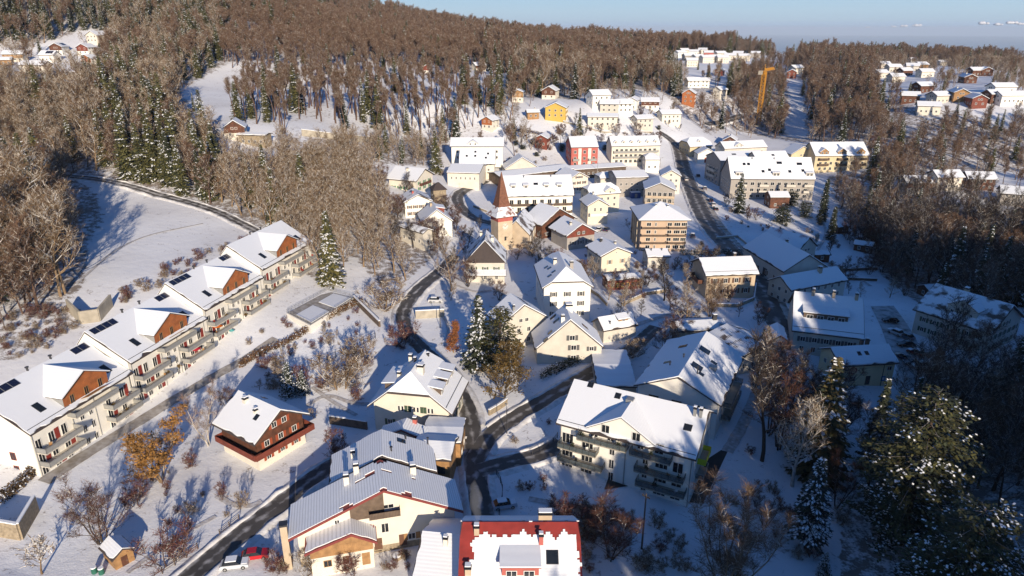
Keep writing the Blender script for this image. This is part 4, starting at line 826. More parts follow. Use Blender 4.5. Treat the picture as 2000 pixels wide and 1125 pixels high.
h = reg('wg5', House('round_roofed_house', 'low house with plain snow roof below the small tan house', plE((985,322),(1055,320),(1020,302),4.4,32,L=11), 4.4, M_pale, ov=.5, roofmat=M_snowP)); h.auto(1)
# ---- red apartment, long cream apartment
h = reg('redap', House('red_apartment_house', 'brick red three storey apartment house with cream window bands and snow roof', plA((1115,289),(1170,288),(1166,267),9.6,28,g=9.5), 9.6, M_redwall, ov=.4, roofmat=M_snowP, cat='apartment house'))
for z in (.6, 3.4, 6.6): h.row('S', z, 5, 1.3, 1.6); h.row('W', z, 3, 1.2, 1.5)
for u in (-2.4, 2.6): MB().box(-.8, .8, -.05, .01, 0, 9.2).build('cream_band', M_cream, h.root, loc=(u, -h.yw, 0))
h.balcony('S', -6, -2.8, 3.2, 1.2, 'bars'); h.balcony('S', 2, 6, 3.2, 1.2, 'bars')
h = reg('longc', House('long_cream_apartments', 'long cream apartment building with a row of dormers along its snow roof', plA((1194,287),(1291,285),(1284,266),9.0,36,g=8.5), 9.0, M_cream, ov=.4, roofmat=M_snowP, cat='apartment building'))
for x in np.linspace(-h.L*.4, h.L*.4, 6): h.dormer(x, 'S', w=1.8, h=1.0, wall=M_cream, y=h.W*.36)
for z in (.5, 3.3, 6.1): h.row('S', z, 9, 1.5, 1.7)
for z in (3.1, 5.9): h.balcony('S', -h.xw + 1, h.xw - 1, z, 1.3, 'bars')
# ---- middle cluster
h = reg('ys', House('small_cream_house', 'cream house with hipped snow roof and small gabled bay, behind the little yellow gable house', plA((1152,383),(1214,378),(1205,357),6.0,32,g=4.5), 6.0, mat('butter_render', (.64,.58,.46)), ov=.6, hip=(.5, .5), roofmat=M_snowP)); h.dormer(2.2, 'S', w=4.5, h=1.2, y=h.W*.46, wall=MATS['butter_render'], ww=.8); h.auto(2)
h = reg('cb', House('cream_balcony_house', 'little cream gabled house with a white stone balcony over its garage, beside the pavilion apartments', plE((1146,405),(1192,403),(1160,383),6.2,30,g=3.5,L=12), 6.2, mat('butter_render', (.64,.58,.46)), ov=.7, roofmat=M_snowP)); h.win('W', 1.2, 4.2, .8, 1.5); h.win('W', -1.2, 4.2, .8, 1.5); h.balcony('W', -3.6, 3.6, 3.0, 2.2, 'board', M_white, railm=M_white, rh=.8); h.auto(2, faces='N'); h.chim(2, 0, .6, 1.2, M_pale)
h = reg('bal', House('balconied_gable_house', 'grey gabled house with two floors of glazed balconies beside the main street', plE((1257,372),(1322,374),(1287,340),8.0,24,g=3,L=16), 8.0, M_grey, ov=.7, roofmat=M_snowP))
for z in (5.4, 2.6): h.row('W', z, 5, 1.5, 1.9); h.balcony('W', -h.yw + .2, h.yw - .2, z - .2, 1.4, 'board', M_white, railm=M_beige, rh=.8)
h.row('W', .3, 4, 1.5, 1.8); h.clad('W', 7.9, M_grey)
h = reg('cl1', House('flat_white_roofed_house', 'grey house with flat white roof terraces behind the balconied gable house', plA((1203,349),(1268,347),(1262,333),7.0,14,g=5), 7.0, M_grey, ov=.5, roofmat=M_snowP)); h.auto(2)
h = reg('cl2', House('pink_gabled_house', 'pale pink house with crossed snow gables at the bend of the main street', plE((1290,345),(1332,346),(1305,326),6.0,30,g=5,L=12), 6.0, M_cream, ov=.6, roofmat=M_snowP)); h.auto(2)
h = reg('cl3', House('round_ended_white_house', 'small white house with rounded snow roof below the long cream apartments', plA((1260,313),(1290,313),(1286,300),5.0,25,g=7), 5.0, M_white, ov=.4, hip=(.6,.6), roofmat=M_snowP)); h.auto(1)
h = reg('cl4', House('long_snow_shed', 'long open shed with plain snow roof along the station yard', plA((1120,333),(1225,326),(1222,318),3.6,10,g=7), 3.6, M_brownw, ov=.4, roofmat=M_snowP)); h.auto(1)
h = reg('cl5', House('striped_gable_house', 'cream house with red-brown shutters right behind the dormered white apartments', plE((1112,352),(1152,348),(1125,334),6.0,28,g=5,L=14), 6.0, M_cream, ov=.6, roofmat=M_snowP)); h.auto(2, sh=M_brsh)
h = reg('cl6', House('low_hipped_house', 'low house with hipped snow roof in the middle of the village cluster', plA((1172,350),(1206,348),(1202,336),4.5,25,g=5), 4.5, M_pale, ov=.5, hip=(.7,.7), roofmat=M_snowP)); h.auto(1)
h = reg('hutg', House('small_green_roadside_house', 'small pale green house with bright snow roof in front of the pavilion apartments', plA((1264,504),(1311,503),(1306,487),3.4,22,g=2.2), 3.4, M_pale, ov=.4, roofmat=M_snowP)); h.auto(1); h.stack(-2, -1); h.stack(1.5, -1)
h = reg('y3', House('yellow_corner_house', 'pale yellow house with hipped snow roof and dormers at the street corner', plA((1347,288),(1393,286),(1385,268),6.5,30,g=6), 6.5, M_yellow, ov=.6, hip=(.5,.5), roofmat=M_snowP)); h.auto(2); h.dormer(0, 'S', w=2, h=.8, wall=M_cream)
h = reg('y4', House('garage_house', 'white garage house with dark red door in front of the yellow corner house', plE((1362,302),(1402,302),(1384,290),4.5,28,g=6,L=9), 4.5, M_white, ov=.5, roofmat=M_snowP)); h.door('W', 0, 0, 2.6, 2.8, M_redpan); h.auto(1, faces='N')
# ---- grey apartment blocks at the right
h = reg('ga', House('grey_apartment_block', 'grey apartment block with balconies under a big white roof cut by rooflights', plA((1427,351),(1594,352),(1596,309),8.6,42,g=2.5), 8.6, M_grey, ov=.4, roofmat=M_snowP, deep=5, cat='apartment block'))
for z in (.4, 3.2, 6.0): h.row('S', z, 11, 1.7, 1.5); h.row('W', z, 5, 1.2, 1.3)
for z in (3.0, 5.8):
    for u in (-14, -4, 8, 16): h.balcony('S', u - 2, u + 2, z, 1.5, 'board', M_grey, railm=M_pale, rh=.9)
for x, y in ((-12, -3), (-10, -3), (-1, -5.4), (4, -2.4), (13, -2.8), (14, -5.6), (-4, -6), (8, -6)): h.sky(x, y, 2.2 if x in (13, 4) else 1.1, 1.2)
for x in (-15, 1.6, 16.5): h.dormer(x, 'S', w=3.2, h=1.6, kind='shed', wall=M_pale, y=h.W*.42, slope=.1, wn=2, ww=1.1, wh=1.2)
h.stack(-8, -1); h.stack(2, -1)
h = reg('gb', House('grey_rear_block', 'taller grey apartment block with dark shaded end wall behind the front one', plA((1407,316),(1500,313),(1500,292),12.0,20,g=3.0,hw=8.5), 12.0, M_grey, ov=.4, roofmat=M_snowP, deep=5, cat='apartment block'))
for z in (1, 3.9, 6.8): h.row('W', z, 4, 1.4, 1.5); h.row('S', z, 8, 1.5, 1.4)
h.balcony('W', -4, 4, 6.4, 1.2, 'board', M_grey, railm=M_pale); h.balcony('W', -4, 4, 3.6, 1.2, 'board', M_grey, railm=M_pale); h.sky(-3, -3, 2, 1); h.sky(6, -3, 1.2, 1)
h = reg('gc', House('grey_set_back_block', 'narrow grey block with tall white roof in the middle of the grey apartments', plA((1478,316),(1545,314),(1543,285),11.5,30,g=4,hw=6), 11.5, M_grey, ov=.4, roofmat=M_snowP, cat='apartment block')); h.row('S', 7, 5, 1.4, 1.4); h.sky(1, -2.6, 1.2, 1)
h = reg('gd', House('white_gable_row', 'snow roofed apartment row with small white gable behind the grey blocks', plA((1415,292),(1500,288),(1498,274),9.0,30,g=5), 9.0, M_pale, ov=.4, roofmat=M_snowP)); h.dormer(-4, 'S', w=5, h=.8, y=h.W*.4, wall=M_pale, wn=2); h.auto(3)
h = reg('yap', House('yellow_dormered_apartments', 'long yellow apartment building with three gabled loft balconies under snow', plA((1592,306),(1700,305),(1695,278),7.6,34,g=5), 7.6, M_yellow, ov=.4, roofmat=M_snowP, cat='apartment building'))
for x in (-9.5, 0, 10): h.dormer(x, 'S', w=4.6, h=1.5, y=h.W*.44, wall=M_cream, front=M_tan, wn=2, ww=1.0, wh=1.3, pitch=36)
for z in (.4, 3.2): h.row('S', z, 9, 1.4, 1.6)
for u in (-10, 0, 10): h.balcony('S', u - 2.6, u + 2.6, 3.0, 1.5, 'board', M_pale, railm=M_brownw); h.balcony('S', u - 2.6, u + 2.6, 5.9, 1.5, 'board', M_pale, railm=M_brownw)
h = reg('yap2', House('ochre_wing', 'ochre wing with small gable at the near end of the yellow dormered apartments', plE((1545,303),(1592,302),(1560,288),7.0,32,g=5,L=11), 7.0, M_yellow, ov=.5, roofmat=M_snowP)); h.auto(2)
# ---- right of the main street
h = reg('br', House('beige_roadside_house', 'beige house with brown shutters and wide snow roof at the bend of the main street', plA((1378,541),(1484,537),(1471,502),7.0,26,g=1.8), 7.0, M_beige, ov=.8, roofmat=M_snowP)); h.row('S', 4.6, 4, 1.2, 1.5, sh=M_brsh); h.row('S', 1.4, 4, 1.2, 1.5, sh=M_brsh); h.balcony('W', -3.5, 3.5, 4.0, 1.6, 'board', M_wood, railm=M_wood); h.chim(3.5, 1.5, .8, 1.3, M_brownw); h.sky(1, 1, .8, 1); h.guard('S', 1.2)
h = reg('r1', House('long_grey_farmhouse', 'long grey farmhouse with arched doorway and sagging snow roof along the main street', plA((1449,484),(1530,533),(1583,500),5.0,32,g=.6), 5.0, M_pale, ov=.5, roofmat=M_snowP)); h.row('S', 1, 4, 1.0, 1.3, sh=M_brsh); h.door('S', 2, 0, 2.4, 2.8, M_dark); h.chim(-3, 2, .7, 1.2, M_beige); h.win('E', 0, 3.5, .8, .9)
h = reg('r2', House('dark_roofed_house', 'house with bare dark roof patches and snowy terrace behind the grey farmhouse', plE((1560,492),(1598,482),(1508,455),4.4,36,g=.6,L=16), 4.4, M_pale, ov=.5, roofmat=M_snowRR, tile=M_tile)); h.chim(0, -2, .8, 1.3, M_beige); h.auto(1)
h = reg('r3', House('snowy_roofed_stone_house', 'stone house with a single smooth snow roof and stout chimney behind the mansard house', plA((1545,570),(1657,549),(1640,521),5.0,30,g=.3), 5.0, M_pale, ov=.5, roofmat=M_snowP)); h.auto(2); h.chim(3.2, -1, 1.0, 1.8, M_beige)
h = reg('mans', House('broad_dormer_house', 'wide house in shade with one very broad snow dormer and three chimneys', plA((1546,648),(1689,665),(1692,586),5.6,34,g=.2), 5.6, M_pale, ov=.6, roofmat=M_snowP, hip=(.15,.15), hiprun=1.2)); h.dormer(-.6, 'S', w=10, h=1.7, kind='shed', wall=M_brownw, y=h.W*.32, slope=.18, wn=4, ww=1.5, wh=1.0); h.row('S', 3.2, 5, 1.2, 1.3, sh=M_grsh); h.row('S', .6, 5, 1.1, 1.4)
for x in (-3.5, 1.2, 6.4): h.chim(x, -.5, .7, 1.7, M_beige)
h.guard('S', 1.0)
# ---- shop with a round red emblem
h = reg('shop', House('yellow_shop', 'yellow-beige shop with round red emblem and small blue notice on its wall', plA((1640,718),(1757,711),(1742,674),5.2,28,g=-.9), 5.2, mat('shop_yellow', (.78, .60, .36), .9, .08, .4), ov=.6, roofmat=M_snowP, cat='shop'))
h.win('S', -4.0, 1.2, 3.0, 1.2, fm=M_metal); h.door('S', .6, .1, 1.1, 2.2, M_dark); h.win('S', 5.4, 3.4, 1.2, 1.1); h.win('S', 7.4, 3.4, 1.2, 1.1) if h.xw > 8 else None; h.row('W', 3.2, 2, 1.0, 1.2)
em = MB()
for k in range(26):
    t0, t1 = 2*math.pi*k/26, 2*math.pi*(k+1)/26
    if k % 9 == 4: continue
    em.poly([(.62*math.cos(t0), -.05, .62*math.sin(t0)), (.62*math.cos(t1), -.05, .62*math.sin(t1)), (.95*math.cos(t1), -.05, .95*math.sin(t1)), (.95*math.cos(t0), -.05, .95*math.sin(t0))][::-1])
for z in (-.35, 0, .3): em.box(-.48, .48, -.06, -.02, z, z + .14)
em.box(1.1, 1.6, -.05, -.02, -.12, .0); em.build('emblem', mat('emblem_red', (.42, .09, .04), .7), h.root, loc=(-3.4, -h.yw, 3.9))
sg = MB().box(-.5, .5, -.05, .01, 0, 1.2, 0).box(-.25, .25, -.07, -.05, .3, .9, 1).build('notice', [mat('notice_blue', (.05, .16, .45), .5), M_frame], h.root, loc=(h.xw - 2.2, -h.yw, .8))
for x in (.9, 2.3): h.chim(x, .8, .7, 1.7, M_brownw)
h.sky(-1.2, -2.0, .7, .9); h.sky(.6, -2.0, .7, .9); MB().tube((4.0, -h.yw - .08, -1), (4.0, -h.yw - .08, 5), .07).build('downpipe', M_dark, h.root)
# ---- house at the right edge
h = reg('redge', House('shaded_villa', 'large pale villa in shade with jumbled snow gables at the edge of the ravine wood', plE((1937,655),(2003,622),(1912,570),6.0,30,g=-.3,L=19), 6.0, M_pale, ov=.7, roofmat=M_snowD)); h.auto(2, sh=M_green); h.chim(2, -1, 1.0, 1.4, M_beige); h.dormer(-1, 'N', w=7, h=2.0, wall=M_pale, y=h.W*.36, wn=3)
h = reg('lean2', House('snow_roofed_workshop', 'low workshop with patchy snow roof and rooflights between garden trees and the street', plE((1440,705),(1530,690),(1440,635),3.4,20,g=.8,L=14), 3.4, M_pale, ov=.4, roofmat=M_snowD)); h.auto(1)
h = reg('garage', House('flat_roofed_garage', 'low garage with flat snow roof tucked behind the white apartment house', plA((1165,757),(1245,758),(1238,715),2.8,4,g=.6), 2.8, M_conc, ov=.25, roofmat=M_snowP)); h.auto(1)
h = reg('pink', House('pink_cottage', 'small pinkish cottage half hidden by bare brown trees near the mansard roof', plE((1508,665),(1540,668),(1520,650),5.0,32,g=.2,L=8), 5.0, M_cream, ov=.4, roofmat=M_snowP)); h.auto(2)
h = reg('old', House('ruined_tiled_house', 'low house with broken snow roof and pale chimney beside the dark garden trees', plA((1325,650),(1425,645),(1420,625),3.0,16,g=1.6), 3.0, M_stone, ov=.4, roofmat=M_snowD)); h.chim(4, 0, 1, 1.4, M_dark); h.auto(1)
# ---- sheds and garden houses
h = reg('shed', House('timber_garden_shed', 'small brown timber garden shed with snow roof beside two green barrels', plE((219,1099),(266,1073),(222,1062),2.0,32,g=-1,L=4.6), 2.0, M_tan, ov=.35, roofmat=M_snowP, snow_t=.12, cat='shed')); h.door('W', 0, 0, .9, 1.8, M_wood)
for px, py, l, w_, lab, rt, m in ((1638,455,6,5,'dark garden shed under two slim conifers',20,M_wood),(1685,490,7,5,'dark garden hut with two snow panels at the edge of the wood',-30,M_wood),(1600,510,6,4,'low dark garden shelter beside the snowy allotment',5,M_wood),(1515,405,9,8,'brown chalet with stepped snow roofs among garden conifers',0,M_wood),(1815,580,6,6,'dark hut with snow cap at the top of the ravine',10,M_wood)):
    h = reg(lab[:12], House('garden_hut', lab, plF(px, py, l, w_, 25, rt), 2.4 if l < 9 else 4.6, m, ov=.4, roofmat=M_snowP, snow_t=.15, cat='hut')); h.auto(1)
# ---- woodside houses at the right
for px, py, lab, wl, up, rt, hh in ((1783,375,'orange timber house with bright snow roof at the edge of the right wood',M_white,M_orange,0,4.4),(1840,368,'pale house with broad flat snow roof between two timber houses on the rise',M_cream,None,2,5.0),(1905,368,'dark timber house with patchy snow roof on the rise beside the pale house',M_wood,None,-8,4.6),(1978,400,'shaded house with thin snow roof under tall birches at the wood edge',M_grey,None,-25,4.6)):
    h = reg('ws', House('woodside_house', lab, plF(px, py, 13, 10, 27, rt), hh, wl, ov=.8, roofmat=M_snowP)); h.auto(2, z0=.6); 
    if up: h.clad('S', 2.4, up)
# ---- hillside and far houses: foot pixel, length, width, pitch, turn, eaves, walls, upper cladding, label
FAR = [
 (192,82,14,11,30,80,4.6,M_cream,None,'cream chalet highest of the hillside cluster, just below the spruces'),
 (118,104,12,10,28,95,4.2,M_white,M_wood,'dark gabled chalet above the white house with black solar roof'),
 (172,106,12,10,28,85,4.4,M_white,M_redwood,'red-brown chalet over white ground floor in the hillside cluster'),
 (180,128,11,9,30,80,4.6,M_white,M_orange,'orange-brown chalet over white ground floor, lowest gable of the hillside cluster'),
 (32,120,14,9,28,10,4.4,M_cream,M_tan,'tan and cream house with white roof in the hillside cluster'),
 (100,120,12,9,32,-5,4.0,M_white,None,'white house with black solar panel on its snow roof on the hillside'),
 (72,142,18,9,28,-3,4.4,M_cream,None,'long cream house with white roof behind the pointed spruce on the hillside'),
 (15,127,8,7,25,20,3.0,M_tan,None,'low tan shed at the edge of the hillside cluster'),
 (120,155,14,7,6,-4,2.6,M_beige,None,'flat roofed garages with beige doors below the hillside chalets'),
 (160,150,12,8,6,4,2.8,M_grey,None,'grey flat roofed garage next to the beige garages'),
 (462,268,11,10,34,105,3.8,M_cream,M_wood,'lone dark gabled chalet below the white ski meadow'),
 (500,283,14,7,10,-10,4.0,M_stone,None,'terraced stone building stepping down beside the lone dark chalet'),
 (838,143,9,8,28,80,4.2,M_white,M_redwood,'small red gabled house alone in the upper wood'),
 (935,138,11,9,28,30,4.0,M_cream,M_wood,'dark timber chalet with snow roof beside tall spruces in the upper wood'),
 (958,252,9,8,28,60,4.4,M_cream,M_orange,'little orange-brown chalet at the right foot of the beech slope'),
 (1012,198,9,8,20,85,5.4,M_cream,M_tan,'tan balconied house at the upper edge of the gardens'),
 (1075,192,13,10,30,75,4.4,M_cream,M_wood,'dark timber chalet with cream base below the wood edge'),
 (1087,228,14,13,24,80,5.2,M_ochre,None,'mustard yellow gabled house among snowy gardens'),
 (1040,232,8,6,25,10,3.0,M_tan,None,'small tan garage below the mustard yellow house'),
 (1060,286,11,8,26,75,4.0,M_redwood,None,'dark red timber house behind the red apartment house'),
 (1168,205,13,10,28,20,5.4,M_white,None,'white house with high snow gable, top of the hillside villas'),
 (1190,218,12,9,26,-10,4.4,M_pale,None,'pale villa just under the highest white hillside house'),
 (1216,220,11,9,28,15,4.6,M_white,None,'white villa in the middle of the hillside villas'),
 (1235,212,11,8,26,70,4.8,M_white,None,'tall narrow white villa between two wider villas'),
 (1268,212,13,10,24,-5,4.4,M_white,M_wood,'white villa with dark open gable under the wood'),
 (1176,245,18,9,18,-5,5.0,M_cream,None,'long cream terrace house behind bare roadside trees'),
 (1253,250,12,9,22,20,5.0,M_pale,None,'grey-cream house with snow balcony above the lane bend'),
 (1305,240,14,10,24,12,5.4,M_cream,None,'cream villa with broad snow roof above the lane bend'),
 (1345,200,11,10,32,70,6.0,M_orange,None,'bright orange timber house among dark spruces'),
 (1352,170,12,9,28,10,4.6,M_white,None,'white house standing in snow above the orange house'),
 (1372,170,11,8,28,-10,4.6,M_white,None,'white gabled house next to another above the orange house'),
 (1405,190,10,8,30,40,5.0,M_cream,None,'pale green-white house hidden by snowy spruces'),
 (1405,147,10,9,30,60,4.4,M_redwood,None,'dark red house in the pass between spruces'),
 (1425,285,12,9,30,70,3.6,M_wood,None,'brown barn with bare timber gable near the crane foot'),
 (1545,152,14,10,28,70,5.0,M_redwood,None,'red timber house at the head of the snowy cutting'),
 (1553,143,13,10,28,20,5.0,M_cream,None,'cream snow roofed house behind the red one at the cutting'),
 (1210,93,14,9,24,5,5.0,M_white,None,'white farmhouse alone on the far ridge'),
]
farv = [(1328,112,16,'tall pale'),(1343,119,14,'low white'),(1356,110,16,'steep white'),(1362,121,15,'broad white'),(1383,112,14,'rose coloured'),(1378,123,15,'plain white'),(1395,122,16,'small cream'),(1405,113,18,'wide white'),(1410,123,15,'square white'),(1425,118,16,'long cream'),(1441,113,15,'high white'),(1452,119,16,'cream gabled'),(1475,113,14,'white end'),(1350,130,14,'front white'),(1372,106,14,'upper white'),(1335,107,14,'far cream')]
for px, py, l, adj in farv: FAR.append((px, py, l, 11, 26, (px * 7) % 60 - 30, 6.2, (M_redwall if adj.startswith('rose') else M_cream if 'cream' in adj else (M_white, M_pale, M_cream, M_grey)[px % 4]), None, '%s house in the sunlit far hamlet %s' % (adj, 'near the wood edge' if px > 1420 else 'on its lower side' if py > 116 else 'on its upper side')))
RIGHT = [(1743,140,14,'long white roof'),(1725,133,12,'white hut roof'),(1748,160,13,'cream house with three gables'),(1765,148,12,'brown house'),(1780,138,12,'pale cottage'),(1797,135,12,'orange trimmed house'),(1805,150,13,'cream villa'),(1718,152,12,'snow domed house'),(1800,180,13,'brown gabled house'),(1830,200,12,'white gabled house'),(1888,162,16,'dark red timber chalet'),(1905,148,14,'dark red chalet with two gables'),(1922,147,14,'deep brown chalet'),(1870,194,14,'tan timber chalet'),(1903,208,13,'red gabled barn'),(1952,184,16,'white villa with hipped roof'),(1968,202,18,'long white villa'),(1935,198,9,'dark garage'),(1775,200,12,'brown cottage'),(1810,222,14,'pale yellow cottage'),(1838,128,12,'far white roof'),(1780,122,12,'low far house')]
for px, py, l, adj in RIGHT:
    m = M_wood if 'dark' in adj or 'brown' in adj else M_redwood if 'red' in adj else M_tan if 'tan' in adj or 'orange' in adj else M_cream if 'cream' in adj or 'yellow' in adj else (M_white if 'white' in adj and 'villa' in adj else M_pale)
    FAR.append((px, py, l, 10, 26, {'chalet': 75, 'barn': 80, 'house': 15, 'cottage': -20}.get(adj.split()[-1], 5), 4.2, m, None, '%s of the right hand hamlet%s' % (adj, ', near the snowy bend' if px > 1930 else ', among bare trees' if px < 1790 else '')))
for k, (px, py, l, w_, pt, rt, ev, wl, up, lab) in enumerate(FAR):
    h = House('hillside_house', lab, plF(px, py, l, w_, pt, rt), ev, wl, ov=.7, roofmat=M_snowP, snow_t=.3, deep=5)
    h.auto(2 if ev > 4.2 else 1, z0=.7, per=3.0, w=1.1, h=1.3)
    if up: h.clad('W' if 45 < rt < 120 else 'S', ev * .5, up)
    if 'solar' in lab: h.panel_row(-1, h.L/2 - 1.5, -h.W*.22, 3.0)
    if k % 3 == 0: h.chim(1.5, 1.0, .7, 1.3, M_cream)
    HS['far%d' % k] = h
# ================================================================ TREES
M_bark = None
def bark(name, c, snow):
    """bark whose upward faces carry settled snow"""
    if name in MATS: return MATS[name]
    m = mat(name, c, .9, .3, 1.5); n = m.node_tree.nodes; l = m.node_tree.links; b = n['Principled BSDF']; src = b.inputs['Base Color'].links[0].from_socket
    ge = n.new('ShaderNodeNewGeometry'); sx = n.new('ShaderNodeSeparateXYZ'); l.new(ge.outputs['True Normal'], sx.inputs[0])
    mr = n.new('ShaderNodeMapRange'); mr.inputs[1].default_value = .35; mr.inputs[2].default_value = .55; mr.inputs[4].default_value = snow; l.new(sx.outputs[2], mr.inputs[0])
    mx = n.new('ShaderNodeMix'); mx.data_type = 'RGBA'; l.new(mr.outputs[0], mx.inputs[0]); l.new(src, mx.inputs[6]); mx.inputs[7].default_value = (*SNOW, 1); l.new(mx.outputs[2], b.inputs['Base Color']); return m
B_grey = bark('grey_brown_bark', (.27, .185, .11), .8); B_red = bark('reddish_bark', (.13, .078, .058), .55); B_dark = bark('dark_bark', (.05, .036, .028), .6); B_birch = bark('birch_bark', (.55, .5, .45), .8); B_con = bark('conifer_bark', (.07, .042, .028), .3)
T_grey = mat('grey_brown_twig', (.205, .128, .066), .9, .35, .3); T_red = mat('reddish_twig', (.185, .107, .066), .9, .35, .12); T_dark = mat('dark_twig', (.055, .038, .03), .9, .3, .3); T_gold = mat('golden_leaf', (.42, .21, .05), .8, .4, .5); T_rust = mat('rust_leaf', (.33, .12, .04), .8, .4, .5); T_olive = mat('golden_olive_leaf', (.20, .12, .025), .8, .5, .6)
T_snow = mat('snowy_twig', (.60, .55, .48), .8, .1); L_snow = mat('snow_tuft', SNOW, .7, .05)
N_green = mat('needle_green', (.15, .142, .045), .85, .45, .5); N_dark = mat('needle_dark', (.045, .056, .024), .85, .45, .5); N_pine = mat('pine_needle', (.105, .10, .028), .85, .5, .6)
class Leafs:
    """many little blades gathered with numpy"""
    def __init__(s): s.q = []; s.m = []
    def strip(s, p, q, w, r, m):
        d = q - p; a = np.cross(d, [r.random() - .5, r.random() - .5, r.random() - .5]); n = np.linalg.norm(a)
        if n < 1e-6: return
        a *= w / n / 2; s.q.append((p - a, p + a, q + a * .5, q - a * .5)); s.m.append(m)
    def quad(s, c, u, v, m): s.q.append((c - u - v, c + u - v, c + u + v, c - u + v)); s.m.append(m)
    def into(s, mb, moff=0):
        for q, m in zip(s.q, s.m):
            i = len(mb.v); mb.v += [tuple(p) for p in q]; mb.f.append((i, i + 1, i + 2, i + 3)); mb.m.append(m + moff)
def bare(seed, h, spread, snow, barkm, twigm, limbs=11, sub=7, tw=8, wd=1., stems=1, leaf=None, leafd=0, first=.22, up=1.0, tl=3, flat=1.):
    """-> trunk MB, crown MB. Tapered trunk, limbs, branches and a haze of twigs, part of them snowy"""
    r = random.Random(seed); T = MB(); Cw = MB(); Lf = Leafs()
    V = lambda *a: np.array(a, float)
    def path(p, d, L, n, curve):
        P = [p]; d = d / np.linalg.norm(d)
        for k in range(n):
            d = d + V(r.uniform(-.16, .16), r.uniform(-.16, .16), curve + r.uniform(-.06, .1)); d /= np.linalg.norm(d); P.append(P[-1] + d * L / n)
        return P
    for st in range(stems):
        a0 = r.random() * 6.28; lean = 0 if stems == 1 else r.uniform(.15, .55)
        tp = path(V(math.cos(a0) * .2 * (stems > 1), math.sin(a0) * .2 * (stems > 1), -.6), V(math.cos(a0) * lean, math.sin(a0) * lean, 1), h * .86 + .6, 7, .03)
        r0 = .017 * h / math.sqrt(stems) + .04
        for k in range(7): T.tube(tp[k], tp[k + 1], r0 * (1 - k / 7.6), r0 * (1 - (k + 1) / 7.6), n=6, cap=False)
        nl = max(4, limbs // stems)
        for j in range(nl):
            f = first + (1 - first) * (j + r.random() * .6) / nl; f = min(f, .98); k = min(6, int(f * 7)); t = f * 7 - k; p = tp[k] * (1 - t) + tp[k + 1] * t
            az = a0 + j * 2.4 + r.uniform(-.4, .4); el = (.35 * flat + .75 * f) * up; L = spread * (1.05 - .55 * f) * r.uniform(.75, 1.15) * (1 if stems == 1 else .75)
            L = min(L, (h * 1.02 - p[2]) / max(.25, math.sin(el)) if el > .2 else L)
            lp = path(p, V(math.cos(az) * math.cos(el), math.sin(az) * math.cos(el), math.sin(el)), max(L, .8), 4, .10)
            rl = r0 * (.52 - .32 * f)
            for q in range(4): T.tube(lp[q], lp[q + 1], rl * (1 - q / 4.8), rl * (1 - (q + 1) / 4.8), n=4, cap=False)
            for s_ in range(sub):
                g = .25 + .75 * (s_ + r.random()) / sub; q = min(3, int(g * 4)); b0 = lp[q] + (lp[q + 1] - lp[q]) * (g * 4 - q)
                dl = lp[q + 1] - lp[q]; dl = dl / np.linalg.norm(dl); dv = dl * .6 + V(r.uniform(-1, 1), r.uniform(-1, 1), r.uniform(-.25, .85)); BL = L * r.uniform(.28, .5) * (1.15 - .5 * g)
                bp = path(b0, dv, BL, 2, .08)
                for q2 in range(2): Cw.tube(bp[q2], bp[q2 + 1], .035 * wd * (1 - q2 * .35) * (h / 18 + .4), .022 * wd * (1 - q2 * .3) * (h / 18 + .4), n=3, cap=False)
                for t_ in range(tw):
                    g2 = (t_ + r.random()) / tw; c0 = bp[0] + (bp[1] - bp[0]) * g2 * 2 if g2 < .5 else bp[1] + (bp[2] - bp[1]) * (g2 * 2 - 1)
                    d2 = (bp[2] - bp[0]) / (BL + .01) * .8 + V(r.uniform(-1, 1), r.uniform(-1, 1), r.uniform(-.3, .9)); d2 /= np.linalg.norm(d2); TL = (.045 * h + .25) * r.uniform(.6, 1.2); e = c0 + d2 * TL
                    sn = r.random() < snow; Lf.strip(c0, e, .055 * wd, r, 1 if sn else 0)
                    for u in range(tl):
                        m_ = c0 + d2 * TL * r.uniform(.2, 1); d3 = d2 * .7 + V(r.uniform(-1, 1), r.uniform(-1, 1), r.uniform(-.4, .8)); Lf.strip(m_, m_ + d3 * TL * r.uniform(.4, .7), .038 * wd, r, 1 if (sn and r.random() < .6) else 0)
                    if leaf and r.random() < leafd:
                        for u in range(3): Lf.quad(e + V(r.uniform(-.4, .4), r.uniform(-.4, .4), r.uniform(-.4, .3)), V(r.uniform(-.11, .11), r.uniform(-.11, .11), .07), V(r.uniform(-.1, .1), .09, r.uniform(-.08, .08)), 3)
    k0 = len(Cw.m); Cw.m = [2] * k0; Lf.into(Cw)
    return T, Cw, [barkm], [twigm, T_snow, barkm] + ([leaf] if leaf else [])
